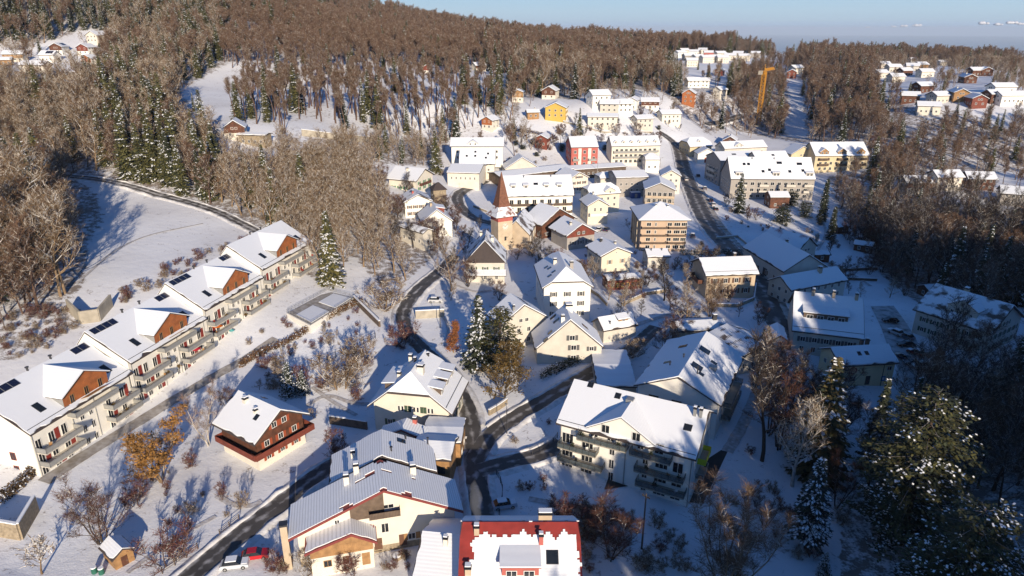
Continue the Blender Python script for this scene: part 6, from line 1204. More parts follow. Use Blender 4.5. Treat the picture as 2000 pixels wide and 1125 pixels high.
SINGLE = [  # kind, foot pixel, top pixel row, width factor, name, category, label
 ('gardenbare0',(182,1068),935,1.25,'bare_tree','tree','large many-stemmed bare tree on the snowy lawn above the timber shed'),
 ('bush0',(318,1108),1030,1.3,'shrub','shrub','rounded reddish bare shrub by the roadside fence'),
 ('goldtree0',(305,945),822,1.25,'golden_tree','tree','tree with orange-gold leaves beside the lowest terraced block'),
 ('birch0',(398,872),750,1.0,'birch','tree','white branched birch between terrace and brown chalet'),
 ('pollard0',(70,1130),1052,1.3,'pollard','tree','stubby pollard with thick snowy branches in the lower corner'),
 ('bush0',(432,985),945,1.0,'shrub','shrub','dark red shrub in front of the chalet steps'),
 ('bush1',(470,1002),958,.8,'shrub','shrub','small pale shrub beside the roadside fence near the chalet'),
 ('bush1',(662,762),690,1.6,'shrub','shrub','broad tangled shrub in the snowy garden below the hedge'),
 ('bush1',(700,715),655,1.1,'shrub','shrub','pale bare shrub with snowy base near the garden fence'),
 ('bush0',(590,760),715,1.0,'shrub','shrub','dark shrub beside the two snowy firs'),
 ('smallfir0',(562,780),706,1.1,'fir','fir','pale snowy fir nearer the terrace of the garden pair'),
 ('smallfir0',(590,775),722,1.0,'fir','fir','smaller snowy fir of the garden pair'),
 ('bush0',(660,900),840,.9,'shrub','shrub','bare shrub on the snowy bank beside the chalet corner'),
 ('gardenbare1',(790,548),462,1.1,'bare_tree','tree','upright frosted tree on the slope beside the curving lane'),
 ('bush1',(750,605),545,1.6,'shrub','shrub','rounded grey-brown thicket beside the lane above the terrace'),
 ('frosted1',(880,572),462,1.0,'bare_tree','tree','big gnarled frosted tree in front of the dark gabled house'),
 ('bush0',(790,680),628,1.3,'shrub','shrub','round russet bush beside the shaded lane bend'),
 ('nearspruce0',(935,722),572,1.15,'spruce_tree','spruce','dark snow-laden spruce beside the golden tree in the hamlet centre'),
 ('pine0',(978,735),592,1.1,'pine_tree','pine','olive green pine close behind the golden tree'),
 ('rusttree0',(886,690),628,1.1,'larch','tree','slender rust-orange tree left of the dark spruce'),
 ('olivetree0',(985,790),685,1.2,'golden_tree','tree','broad golden-olive tree over the lane junction'),
 ('nearspruce1',(640,560),408,1.15,'spruce_tree','spruce','tall snow-laden spruce at the upper end of the terrace'),
 ('spruce0',(270,357),238,1.1,'spruce_tree','spruce','sunlit spruce left of the pair above the curving track'),
 ('spruce1',(318,364),262,1.0,'spruce_tree','spruce','sunlit pointed spruce right of the pair above the curving track'),
 ('spruce2',(295,352),258,1.0,'spruce_tree','spruce','spruce squeezed between the two sunlit spruces above the track'),
 ('spruce2',(850,340),250,.95,'spruce_tree','spruce','dense olive spruce beside the green shuttered chalet'),
 ('slimspruce0',(707,240),152,.8,'spruce_tree','spruce','lone slim spruce standing before the beech slope'),
 ('slimspruce1',(376,218),180,.9,'spruce_tree','spruce','little spruce alone on the white ski meadow'),
 ('darkspruce0',(1447,417),337,1.2,'spruce_tree','spruce','dark spruce in front of the grey apartment block'),
 ('column0',(1612,434),348,.9,'cypress','conifer','tallest slim dark conifer in the snowy garden'),
 ('column0',(1628,470),402,1.0,'cypress','conifer','slim dark conifer with bare trunk foot in the snowy garden'),
 ('round0',(1575,427),390,1.0,'conifer','conifer','egg shaped dark conifer on the open garden snow'),
 ('round0',(1530,438),398,1.2,'conifer','conifer','round snow dusted conifer beside the stepped brown chalet'),
 ('round0',(1548,402),370,1.1,'conifer','conifer','dark round conifer at the foot of the grey apartments'),
 ('round0',(1603,440),420,.8,'conifer','conifer','smallest round shrub conifer among the slim conifers'),
 ('gardenbare0',(1235,590),535,1.3,'bare_tree','tree','bare tree in the shaded garden below the yellow house'),
 ('gardenbare2',(1300,590),512,1.2,'bare_tree','tree','dark bare tree left of the beige roadside house'),
 ('gardenbare1',(1345,640),560,1.3,'bare_tree','tree','bare tree over the broken snow roof'),
 ('pale0',(1390,620),540,1.1,'bare_tree','tree','pale thin trees in front of the beige roadside house'),
 ('gardenbare0',(1300,690),618,1.4,'bare_tree','tree','dark many-stemmed tree between small dormer house and big roof'),
 ('gardenbare0',(1195,565),525,1.2,'bare_tree','tree','russet bare tree at the corner of the pale yellow house'),
 ('gardenbare0',(1245,470),425,1.3,'bare_tree','tree','russet bare trees against the pavilion roofed apartments'),
 ('bush1',(1040,500),472,1.4,'shrub','shrub','frosted garden shrub in front of the red gabled chalet'),
 ('bush0',(1090,512),484,1.4,'shrub','shrub','russet garden shrub behind the tall white house'),
 ('gardenbare0',(1055,300),268,1.1,'bare_tree','tree','dark bare tree beside the red apartment house'),
 ('gardenbare0',(900,470),438,1.4,'bare_tree','tree','russet bare tree beside the church lane'),
 ('gardenbare2',(935,455),420,1.0,'bare_tree','tree','small dark tree on the snow in front of the church tower'),
 ('gardenbare2',(1508,905),655,.85,'bare_tree','tree','tall dark bare tree beside the white apartment house drive'),
 ('russet0',(1485,640),590,1.1,'bare_tree','tree','small russet tree beside the pink cottage'),
 ('snowbranch0',(1566,955),752,.85,'bare_tree','tree','pale tree with snow-lined branches in the sunlit glade'),
 ('golden_fir0',(1618,935),692,1.25,'fir','fir','sunlit tipped fir in front of the yellow shop'),
 ('bluespruce0',(1592,1078),890,1.15,'spruce_tree','spruce','blue-shadowed spruce on a bare trunk above the streaked snow'),
 ('pale0',(1420,1165),952,1.25,'bare_tree','tree','tall fine-branched bare tree lit by low sun at the lower edge'),
 ('russet0',(1196,1100),972,1.2,'bare_tree','tree','dark russet bare tree in front of the terrace of the white house'),
 ('russet0',(1535,880),700,.9,'bare_tree','tree','tall russet bare tree between dark bare tree and sunlit tipped fir'), ('gardenbare2',(1552,820),690,.9,'bare_tree','tree','dark bare tree behind the tall russet tree'), ('russet0',(1478,770),700,.8,'bare_tree','tree','russet tree beside the broad gabled house balconies'), ('darkspruce0',(1490,690),640,1.2,'spruce_tree','spruce','small dark spruce beside the broken snow roof'), ('russet0',(1645,1000),880,.8,'bare_tree','tree','thin russet tree between blue-shadowed spruce and huge pine'),
 ('bush0',(1110,1010),965,1.6,'shrub','shrub','dark thicket behind the red roofed house'),
 ('bush0',(1150,1040),985,1.5,'shrub','shrub','russet thicket next to the dark russet tree'),
 ('russet0',(1500,1035),950,1.0,'bare_tree','tree','small dark tree on the slope behind the tall lit tree'),
 ('smallfir0',(1612,1130),1078,1.0,'fir','fir','little dark fir at the lower edge of the streaked snow'),
 ('cedar0',(1800,1075),745,1.05,'cedar','pine','huge old pine with snow tufts filling the shaded corner'),
 ('cedar1',(1890,1260),975,1.0,'cedar','pine','second huge snow tufted pine below the first'),
 ('gardenbare2',(1842,760),585,1.1,'bare_tree','tree','broad black bare tree between car park and villa'),
 ('darkspruce0',(1985,800),655,1.1,'spruce_tree','spruce','almost black spruce at the edge beside the shaded villa'),
 ('gardenbare1',(1905,840),715,1.2,'bare_tree','tree','snow-lined bare tree in the shade behind the big pine'),
 ('gardenbare2',(1960,960),830,1.3,'bare_tree','tree','dark bare tree right behind the huge pines'),
 ('bush0',(690,1110),1065,1.4,'shrub','shrub','tangled garden shrub below the farmhouse front'),
 ('bush1',(610,1112),1068,1.4,'shrub','shrub','snow dusted shrub between farmhouse and red car'),
 ('bush0',(540,1115),1072,1.2,'shrub','shrub','dark evergreen-brown shrub behind the red car'),
 ('russet0',(1705,300),262,1.0,'bare_tree','tree','brown tree at the end of the yellow dormered apartments'),
 ('bush1',(855,775),735,1.0,'shrub','shrub','bush on the bank beside the clipped gable house'),
 ('bush0',(370,915),880,1.2,'shrub','shrub','low russet bush on the lawn near the birch'),
 ('bush0',(260,985),940,1.4,'shrub','shrub','russet bushes joining the large many-stemmed tree'),
 ('gardenbare0',(440,800),752,1.4,'shrub','shrub','wide russet thicket under the terrace balconies'),
 ('bush0',(520,720),690,1.5,'shrub','shrub','russet thicket below the upper terrace balconies'),
 ('bush1',(1240,700),660,1.3,'shrub','shrub','dark bush against the garage behind the white apartment house'),
 ('russet0',(1660,470),425,1.2,'bare_tree','tree','bare tree at the edge of the garden beside the huts'),
]
for key, b_, top, wf, nm, cat, lab in SINGLE:
    bx = float(b_[0])                # a tall tree leans outwards in the picture: the given column is that of its crown
    for _ in range(3):
        q, hh = px_h((bx, b_[1]), top); bx += b_[0] - proj(q[0], q[1], q[2] + .55 * hh)[0]
    s_ = hh / PH.get(key, SIZE.get(key.rstrip('0123456789'), 20)); plant(nm, key, q[0], q[1], s_, rnd.uniform(0, 6.28), lab, cat, None, True, q[2] - .1, s_ * wf)
# scattered low shrubs that the photograph shows all over gardens and banks
def shrubs(poly, n, keys, hs, lab, grp, nm='shrub'):
    xs = [p[0] for p in poly]; ys = [p[1] for p in poly]; k = 0; tries = 0
    while k < n and tries < n * 30:
        tries += 1; a, b_ = rnd.uniform(min(xs), max(xs)), rnd.uniform(min(ys), max(ys))
        if not inpoly([a], [b_], poly)[0]: continue
        q = G(a, b_); bad = False
        for h in HS.values():
            dx, dy = q[0] - h.root.location.x, q[1] - h.root.location.y; c, s_ = math.cos(h.rot), math.sin(h.rot)
            if abs(dx * c + dy * s_) < h.L / 2 + .6 and abs(-dx * s_ + dy * c) < h.W / 2 + .6: bad = True
        for L_, w_ in ROADS:
            if np.min(np.hypot(L_[:, 0] - q[0], L_[:, 1] - q[1])) < w_ / 2 + .8: bad = True
        if bad: continue
        key = rnd.choice(keys); s_ = rnd.uniform(*hs) / PH[key]; plant(nm, key, q[0], q[1], s_, rnd.uniform(0, 6), lab, nm.replace('bare_', ''), grp, False, q[2] - .05, s_ * rnd.uniform(1.0, 1.6)); k += 1
shrubs([(1100,990),(1340,1040),(1400,1125),(1130,1125)], 26, ['bush0', 'bush1'], (1.2, 3.2), 'russet shrub on the streaked snow below the white apartment house', 'shrubs below the white apartment house')
shrubs([(560,1080),(800,1080),(800,1125),(540,1125)], 16, ['bush0', 'bush1'], (.8, 2.0), 'tangled garden shrub in front of the old farmhouse', 'shrubs in the farmhouse garden')
shrubs([(480,660),(700,590),(720,640),(600,690),(500,720)], 22, ['bush0', 'bush1'], (.8, 1.8), 'low garden shrub beside the terrace hedge', 'shrubs beside the terrace')
shrubs([(1400,400),(1480,430),(1640,430),(1720,560),(1600,570),(1500,480),(1440,470)], 22, ['bush0', 'bush1', 'round0'], (.8, 2.4), 'small dark shrub in the shaded snowy gardens by the main street', 'shrubs of the shaded gardens')
shrubs([(1430,860),(1520,880),(1640,1000),(1640,1120),(1440,1100)], 16, ['bush0', 'bush1'], (1., 3.), 'thin bare shrub on the shaded slope under the tall dark trees', 'shrubs of the shaded slope')
shrubs([(1110,480),(1400,470),(1330,600),(1120,570)], 34, ['bush0', 'bush1'], (1., 2.8), 'bare shrub in the gardens round the pale yellow house', 'shrubs round the yellow house')
shrubs([(0,620),(120,600),(180,640),(60,700),(0,700)], 55, ['bush0', 'bush1'], (.8, 2.2), 'russet shrub on the rough bank behind the terrace', 'shrubs on the bank behind the terrace')
shrubs([(250,560),(420,480),(520,470),(380,540),(200,610)], 36, ['bush0', 'bush1'], (1., 2.6), 'russet shrub along the lower edge of the snowy field', 'shrubs at the edge of the snowy field')
shrubs([(860,340),(1100,250),(1320,230),(1320,300),(1120,300),(900,380)], 40, ['bush0', 'bush1', 'round0'], (1.2, 3.5), 'bare shrub among the village gardens below the hillside villas', 'shrubs in the upper gardens')
shrubs([(1690,780),(1840,790),(1720,900),(1670,900)], 10, ['bush0', 'bush1'], (.6, 1.3), 'dark shrub in the shade behind the yellow shop', 'shrubs behind the shop')
TG_ = ['gardenbare0', 'gardenbare1', 'gardenbare2', 'russet0']
shrubs([(870,480),(1130,480),(1180,560),(1010,590),(880,600)], 24, TG_, (4, 8.5), 'small bare garden tree around the dark gabled house and tall white house', 'garden trees in the village centre', 'bare_tree')
shrubs([(1150,560),(1420,500),(1470,620),(1340,660),(1230,680)], 22, TG_, (4, 9), 'bare garden tree in the shaded gardens round the beige roadside house', 'garden trees in the shaded gardens', 'bare_tree')
shrubs([(1000,240),(1330,230),(1320,330),(1000,330)], 26, TG_, (4, 9), 'bare tree between the upper village houses', 'trees between the upper village houses', 'bare_tree')
shrubs([(1380,380),(1480,400),(1500,470),(1660,470),(1740,560),(1780,620),(1700,600),(1560,560)], 20, TG_, (3.5, 8), 'bare tree in the shaded gardens right of the main street', 'trees right of the main street', 'bare_tree')
shrubs([(690,330),(860,380),(900,450),(860,520),(760,480)], 28, TG_, (5, 10), 'bare brown tree around the white gabled houses near the church', 'trees near the white gabled houses', 'bare_tree')
shrubs([(1440,690),(1560,680),(1640,780),(1640,900),(1500,860)], 14, TG_, (6, 13), 'dark bare tree in the shade beside the broad gabled house', 'trees beside the broad gabled house', 'bare_tree')
shrubs([(520,690),(700,640),(760,680),(720,800),(620,830),(500,780)], 26, ['bush0', 'bush1', 'bush0', 'gardenbare1'], (1., 3.2), 'garden shrub on the snow between terrace and clipped gable house', 'shrubs between terrace and clipped gable house')
shrubs([(300,860),(420,900),(480,1010),(340,1060),(240,1000)], 12, ['bush0', 'bush1'], (.7, 2.2), 'russet shrub on the lawn round the brown chalet', 'shrubs round the brown chalet')
shrubs([(1860,740),(2000,760),(2000,920),(1860,920),(1800,780)], 18, ['gardenbare2', 'gardenbare0', 'darktree0', 'darktree1'], (4, 8), 'dark bare tree in deep shade around the shaded villa', 'dark trees around the shaded villa', 'bare_tree')
shrubs([(1640,420),(1760,540),(1800,640),(1740,560),(1660,470)], 14, ['gardenbare2', 'gardenbare0', 'russet0'], (5, 11), 'bare tree at the ravine edge beside the allotments', 'trees at the ravine edge', 'bare_tree')
shrubs([(1000,860),(1090,800),(1090,960),(980,1000)], 7, ['bush0', 'bush1'], (.7, 1.8), 'small shrub on the snow beside the lane junction', 'shrubs beside the lane junction')
# ================================================================ HEDGES, WALLS, FENCES
def hedge(pxs, w_, h_, m, label, n=130):
    L_ = smooth_line(Gs(pxs), .35); Z_ = tzs(L_); lf = Leafs(); r = random.Random(len(L_))
    for (x, y), z in zip(L_, Z_):
        for k in range(int(n * .35)):
            d = np.array([r.uniform(-1, 1), r.uniform(-1, 1), r.uniform(-.6, .9)]); lf.quad(np.array([x + r.uniform(-w_, w_) / 2, y + r.uniform(-w_, w_) / 2, z + r.uniform(0, h_)]), d * .13, np.cross(d, [r.random(), r.random() - .5, 1]) * .1, 1 if r.random() < .07 else 0)
    mb = MB(); lf.into(mb); tag(mb.build('hedge', [m, L_snow]), label, 'hedge')
hedge([(705,592),(640,630),(570,670),(500,705),(470,722)], 1.3, 1.5, mat('brown_hedge_leaf', (.20, .105, .045), .9, .4, .5), 'long brown leafy hedge along the lower side of the terrace garden')
hedge([(0,985),(40,955),(72,938)], 1.6, 1.8, mat('dark_hedge_leaf', (.10, .06, .025), .9, .4, .5), 'dark clipped hedge at the corner of the lowest terraced block')
hedge([(1062,745),(1100,720),(1145,702)], 2.0, 1.7, N_dark, 'snow topped dark hedge in front of the flared gable house')
hedge([(1000,445),(1030,447),(1055,448)], 1.5, 2.0, mat('russet_hedge', (.16, .07, .035), .9, .4, .5), 'russet hedge along the long white apartments')
hedge([(1005,258),(1050,265),(1090,275)], 1.5, 1.8, MATS['russet_hedge'], 'rust coloured hedge in the garden under the yellow gabled house')
hedge([(1330,500),(1400,498),(1450,500)], 1.8, 1.8, N_dark, 'dark hedge between the beige roadside house and pavilion apartments')
def slope_wall(name, pxs, th, top, m, label, cat='wall', snow=True):
    """free-standing or retaining wall along photo pixels, capped with snow"""
    L_ = Gs(pxs); e = empty(name, tuple(L_[0]), 0, label, cat); b = MB(); c = MB(); o0 = L_[0]
    for p, q in zip(L_, L_[1:]):
        d = (q - p)[:2]; ln = np.hypot(*d); n = np.array([-d[1], d[0]]) / ln * th / 2; zt = max(p[2], q[2]) + top; zt0, zt1 = p[2] + top, q[2] + top
        P_ = [(p[0]-n[0], p[1]-n[1]), (q[0]-n[0], q[1]-n[1]), (q[0]+n[0], q[1]+n[1]), (p[0]+n[0], p[1]+n[1])]; zt_ = [zt0, zt1, zt1, zt0]
        for mb, lo, hi, sc2 in ((b, None, 0, 1), (c, .003, .2, 1.15)):
            i = len(mb.v)
            for (x, y), z in zip(P_, zt_): mb.v.append((x - o0[0], y - o0[1], (z + lo if lo is not None else z - top - 3) - o0[2]))
            for (x, y), z in zip(P_, zt_): mb.v.append((x - o0[0], y - o0[1], z + hi - o0[2]))
            for f in ((0,3,2,1),(4,5,6,7),(0,1,5,4),(1,2,6,5),(2,3,7,6),(3,0,4,7)): mb.f.append(tuple(i + k for k in f)); mb.m.append(0)
    b.build('wall', m, e)
    if snow: c.build('snow_cap', M_snowgen, e)
slope_wall('retaining_wall', [(-30,1045),(45,1062),(78,1010)], .5, 3.0, M_stone, 'pale stone retaining wall in the lower corner under the terrace hedge')
slope_wall('garden_wall', [(692,590),(742,640)], .5, 1.6, M_brownw, 'snow topped slatted wall dropping from the terrace garden to the lane')
slope_wall('garden_wall', [(955,812),(975,800),(990,792)], .4, 1.3, M_stone, 'short stone wall at the lane junction under the golden tree')
slope_wall('retaining_wall', [(812,625),(868,622)], .4, 2.2, M_conc, 'concrete retaining wall under the parked silver car')
slope_wall('garden_wall', [(645,830),(718,842)], .3, 1.8, M_brownw, 'weathered board fence wall beside the clipped gable house')
slope_wall('garden_wall', [(1215,600),(1262,580),(1300,572)], .3, 1.0, M_stone, 'low dark wall round the shaded garden')
slope_wall('garden_wall', [(1010,420),(960,420),(925,405)], .4, .8, M_stone, 'low churchyard wall curving beside the church lane')
slope_wall('retaining_wall', [(590,268),(660,275),(740,282)], .6, 3.0, M_conc, 'long pale retaining wall at the foot of the beech slope')
# terrace garden platform and the concrete portal behind the terrace
def block(name, pxs, top, m, label, cat, snow=.18, rail=False):
    P_ = [at(*p, tz(*at(*p, 5)[:2]) + top) for p in pxs]; z = max(p[2] for p in P_); P_ = [at(*p, z) for p in pxs]; o0 = np.array([P_[0][0], P_[0][1], z]); e = empty(name, tuple(o0), 0, label, cat)
    poly = [tuple(p - o0) for p in P_]; b = MB().slab([poly], -5, 0).build('wall', m, e); MB().slab([[tuple(np.mean(poly, axis=0) + (np.array(p) - np.mean(poly, axis=0)) * .97) for p in poly]], .002, .05).build('paving', M_pave, e); c_ = np.mean(poly, axis=0)
    pa = [np.array(p) for p in poly]
    for u0, u1 in ((.06, .44), (.58, .95)):
        L2 = lambda u, v: tuple(pa[0] * (1-u) * (1-v) + pa[3] * u * (1-v) + pa[1] * (1-u) * v + pa[2] * u * v)
        MB().slab([[L2(u0, .3), L2(u0, .94), L2(u1, .94), L2(u1, .3)]], .06, .06 + snow).build('snow_bed', M_snowgen, e)
    if rail:
        rb = MB()
        for p, q in zip(poly, poly[1:] + poly[:1]):
            p, q = np.array(p), np.array(q); n = max(1, int(np.linalg.norm(q - p) / 1.5))
            for k in range(n): t = p + (q - p) * k / n; rb.tube(tuple(t), tuple(t + [0, 0, 1.05]), .03, n=4)
            for zz in (.35, .7, 1.05): rb.tube(tuple(p + [0, 0, zz]), tuple(q + [0, 0, zz]), .03, n=4)
        rb.build('railing', M_metal, e)
    return e
block('garden_terrace', [(560,612),(606,636),(692,582),(640,568)], -.7, M_white, 'white walled terrace garden with snow beds and a grey railing', 'terrace', rail=True)
slope_wall('concrete_portal', [(136,612),(160,634),(196,630),(220,600)], .5, 3.2, M_conc, 'bare concrete underground garage portal on the bank behind the terrace', 'portal', snow=False)
slope_wall('garden_wall', [(1600,532),(1712,530)], .35, .9, M_brownw, 'upper low wall of the snowy allotments')
slope_wall('garden_wall', [(1612,548),(1712,550)], .35, .9, M_brownw, 'lower low wall of the snowy allotments')
slope_wall('garden_wall', [(1390,604),(1440,602),(1472,590),(1476,560)], .35, 1.0, M_stone, 'low wall curving round the garden of the beige roadside house')
slope_wall('garden_wall', [(1130,556),(1170,585),(1185,600)], .35, 1.0, M_stone, 'low wall between tall white house and shaded garden')
slope_wall('garden_wall', [(1398,470),(1440,466),(1480,500)], .3, .9, M_conc, 'low wall edging the garden plot beside the main street')
slope_wall('garden_wall', [(1100,240),(1180,262),(1270,262)], .4, 1.2, M_conc, 'roadside wall below the hillside villas')
def fence(pxs, label, h_=1.1, m=None, sp=2.0):
    L_ = smooth_line(Gs(pxs), sp); Z_ = tzs(L_); e = empty('fence', (L_[0][0], L_[0][1], Z_[0]), 0, label, 'fence'); o0 = np.array([L_[0][0], L_[0][1], Z_[0]]); m = m or M_dark
    Q = [np.array([x, y, z]) - o0 for (x, y), z in zip(L_, Z_)]
    for p in Q: MB().box(-.06, .06, -.06, .06, -.3, h_ + .1).build('post', m, e, loc=tuple(p))
    rb = MB()
    for p, q in zip(Q, Q[1:]):
        for zz in (.4, .75, h_): rb.tube(tuple(p + [0, 0, zz]), tuple(q + [0, 0, zz]), .04, n=4)
    rb.build('rail', m, e)
fence([(318,1122),(350,1100),(400,1072)], 'dark rail fence beside the reddish shrub and the lane', m=M_brownw)
fence([(432,1058),(455,1035),(478,1012)], 'brown rail fence on the bank below the chalet', m=M_brownw)
fence([(560,742),(620,722),(700,690),(742,662)], 'thin wire fence along the snowy garden below the hedge', 1.6)
fence([(975,1010),(985,960),(965,930)], 'thin fence on the shaded bank beside the lane', 1.2)
fence([(1040,895),(1070,880),(1090,860)], 'dark rail fence along the drive of the white apartment house', 1.1)
# ================================================================ VEHICLES
def car_parts(kind):
    b = MB(); W2 = .86
    prof = [(-2.05,.32),(2.05,.32),(2.1,.62),(1.95,.82),(1.0,.95),(-1.75,.98),(-2.05,.80)] if kind != 'van' else [(-2.3,.35),(2.3,.35),(2.35,.9),(2.2,1.1),(1.7,1.25),(-2.3,1.25)]
    top = [(1.0,.95),(.35,1.42),(-1.15,1.45),(-1.75,.98)] if kind != 'van' else [(1.7,1.25),(1.2,1.95),(-2.25,2.0),(-2.3,1.25)]
    def loft(mb, pr, w0, w1):
        n = len(pr); i = len(mb.v); zmin = min(z for _, z in pr); zmax = max(z for _, z in pr)
        for s in (-1, 1):
            for x, z in pr: mb.v.append((x, s * (w0 + (w1 - w0) * (z - zmin) / (zmax - zmin)), z))
        mb.f.append(tuple(i + k for k in range(n))); mb.f.append(tuple(i + n + k for k in reversed(range(n)))); mb.m += [0, 0]
        for k in range(n): mb.f.append((i + k, i + n + k, i + n + (k + 1) % n, i + (k + 1) % n)); mb.m.append(0)
    loft(b, prof, W2, W2 - .02); g = MB(); loft(g, top, W2 - .06, W2 - .2)
    rt = MB(); a, c = top[1], top[2]; rt.box(c[0] + .05, a[0] - .05, -(W2 - .24), W2 - .24, max(a[1], c[1]) + .002, max(a[1], c[1]) + .04)
    wl = MB().tube((0, -.11, 0), (0, .11, 0), .32, n=14); rim = MB().tube((0, -.12, 0), (0, .12, 0), .18, n=10)
    return dict(body=b, glass=g, roof=rt, wheel=wl, rim=rim, hl=MB().box(-.03, .05, -.2, .2, -.08, .08))
def car(p, toward, paint, label, kind='car', snow=0):
    q = G(*p); q2 = G(*toward); a = math.atan2(q2[1] - q[1], q2[0] - q[0]); e = empty('parked_car' if kind == 'car' else 'parked_van', (q[0], q[1], q[2] + .16), a, label, 'car' if kind == 'car' else 'van')
    D = cached(('car', kind), lambda: car_parts(kind)); D['body'].build('body', paint, e); D['glass'].build('cabin_glass', M_glass, e); D['roof'].build('roof_panel', paint, e)
    for x in (1.3, -1.3):
        for y in (-.78, .78):
            w_ = D['wheel'].build('wheel', mat('tyre_rubber', (.02, .02, .02), .9), e, loc=(x, y, .32)); D['rim'].build('rim', M_metal, w_)
    for y in (-.6, .6): D['hl'].build('headlight', mat('headlight_glass', (.6, .62, .65), .15), e, loc=(2.03, y, .68))
    for y in (-.6, .6): D['hl'].build('tail_light', mat('tail_light', (.3, .01, .01), .3), e, loc=(-2.05, y, .72))
    if snow:
        zt = 1.48 if kind == 'car' else 2.03; MB().box(-1.2, .4, -.62, .62, zt, zt + .14).build('snow_cover', M_snowgen, e); MB().box(1.05, 1.95, -.7, .7, .93, 1.02).build('bonnet_snow', M_snowgen, e)
cp = lambda n, c: mat('paint_' + n, c, .25, .03, .5, spec=.6)
CARS = [((502,1104),(530,1088),cp('red',(.42,.012,.018)),'bright red car parked beside the dark lane below the farmhouse',0),
 ((462,1120),(490,1106),cp('pale',(.5,.52,.55)),'snow covered pale car behind the red car',1), ((985,1002),(1003,990),cp('pale_blue',(.4,.45,.52)),'pale car at the roadside behind the red roofed house',1),
 ((851,592),(872,594),cp('silver',(.5,.5,.5)),'silver car with snowy roof on the concrete walled pull-in',1), ((1737,634),(1722,630),cp('black',(.015,.015,.02)),'black car at the top of the shaded car park',0),
 ((1748,655),(1732,650),cp('silver',(.5,.5,.5)),'silver car in the shaded car park below the black one',1), ((1768,664),(1752,660),cp('grey',(.12,.13,.15)),'dark grey car in the middle of the shaded car park',0),
 ((1768,680),(1750,676),cp('black',(.015,.015,.02)),'black car beside the snow covered car in the car park',0), ((1788,695),(1768,690),cp('darkred',(.16,.02,.015)),'snow covered dark red car in the car park',1),
 ((1762,704),(1745,699),cp('navy',(.02,.03,.06)),'navy car closest to the shop gable',0), ((1780,720),(1764,716),cp('grey',(.12,.13,.15)),'grey car beside the small white van',0),
 ((1842,728),(1825,722),cp('black',(.015,.015,.02)),'dark car under the broad black tree',0),
 ((1340,354),(1336,340),cp('silver',(.5,.5,.5)),'light car driving on the main street',0), ((1363,347),(1360,340),cp('black',(.015,.015,.02)),'dark car near the snowy verge high up the main street',1),
 ((1376,372),(1371,360),cp('grey',(.12,.13,.15)),'snow capped grey car parked beside the grey apartment blocks',1), ((1388,396),(1383,386),cp('black',(.015,.015,.02)),'upper dark car of the parked row beside the spruce',0),
 ((1393,403),(1388,394),cp('silver',(.5,.5,.5)),'white-silver car in the parked row beside the spruce',1), ((1397,413),(1391,404),cp('black',(.015,.015,.02)),'lower dark car of the parked row beside the spruce',1),
 ((1352,465),(1348,455),cp('grey',(.12,.13,.15)),'grey car beside the pavilion apartments',1), ((1170,452),(1176,446),cp('silver',(.5,.5,.5)),'snowy pale car between red gabled chalet and pavilion apartments',1), ((1184,454),(1190,448),cp('navy',(.02,.03,.06)),'dark blue car next to the snowy pale car',0)]
for p, t_, m, lab, sn in CARS: car(p, t_, m, lab, 'car', sn)
car((1800,726), (1784,722), cp('white', (.7, .7, .68)), 'small white van in the shaded car park', 'van', 1)
# ================================================================ CRANE
q, hh = px_h((1480, 247), 140); M_crane = mat('crane_yellow', (.55, .25, .02), .55, .15, .5)
e = empty('tower_crane', (q[0], q[1], q[2]), R(56), 'yellow-orange tower crane over the wood behind the apartments', 'crane'); b = MB(); a = 1.25; n = 16; st = hh / n
for cx2, cy2 in ((-a,-a),(a,-a),(a,a),(-a,a)): b.tube((cx2, cy2, 0), (cx2, cy2, hh), .2, n=4)
for k in range(n):
    z0, z1 = k * st, (k + 1) * st; c = [(-a,-a),(a,-a),(a,a),(-a,a)]
    for j in range(4):
        p, q_ = c[j], c[(j + 1) % 4]; b.tube((*p, z0), (*q_, z1), .13, n=4, cap=False); b.tube((*p, z1), (*q_, z1), .11, n=4, cap=False)
b.build('mast', M_crane, e)
j = MB(); J = 24
for y, z in ((-.8, hh + .5), (.8, hh + .5)): j.tube((-12, y, z), (J, y, z), .16, n=4)
j.tube((-2, 0, hh + 2.4), (J, 0, hh + 1.3), .16, n=4)
for k in range(18):
    x0, x1 = k * J / 18, (k + 1) * J / 18
    for y in (-.8, .8): j.tube((x0, y, hh + .5), ((x0 + x1) / 2, 0, hh + 2.2), .09, n=4, cap=False); j.tube(((x0 + x1) / 2, 0, hh + 2.2), (x1, y, hh + .5), .09, n=4, cap=False)
j.build('jib', M_crane, e); MB().box(-12, -8.5, -1, 1, hh - 1.4, hh + 1.2).build('counterweight', M_conc, e); MB().box(.6, 2.4, -.9, .9, hh - 2.2, hh + .1).build('cab', M_crane, e); MB().box(-3, 3, -3, 3, -.5, .8).build('base', M_conc, e)
MB().tube((0, 0, hh + .5), (0, 0, hh + 5), .3, .1, n=5).tube((0, 0, hh + 5), (J * .7, 0, hh + 1.7), .05, n=4).tube((0, 0, hh + 5), (-11, 0, hh + .6), .05, n=4).build('apex', M_crane, e)
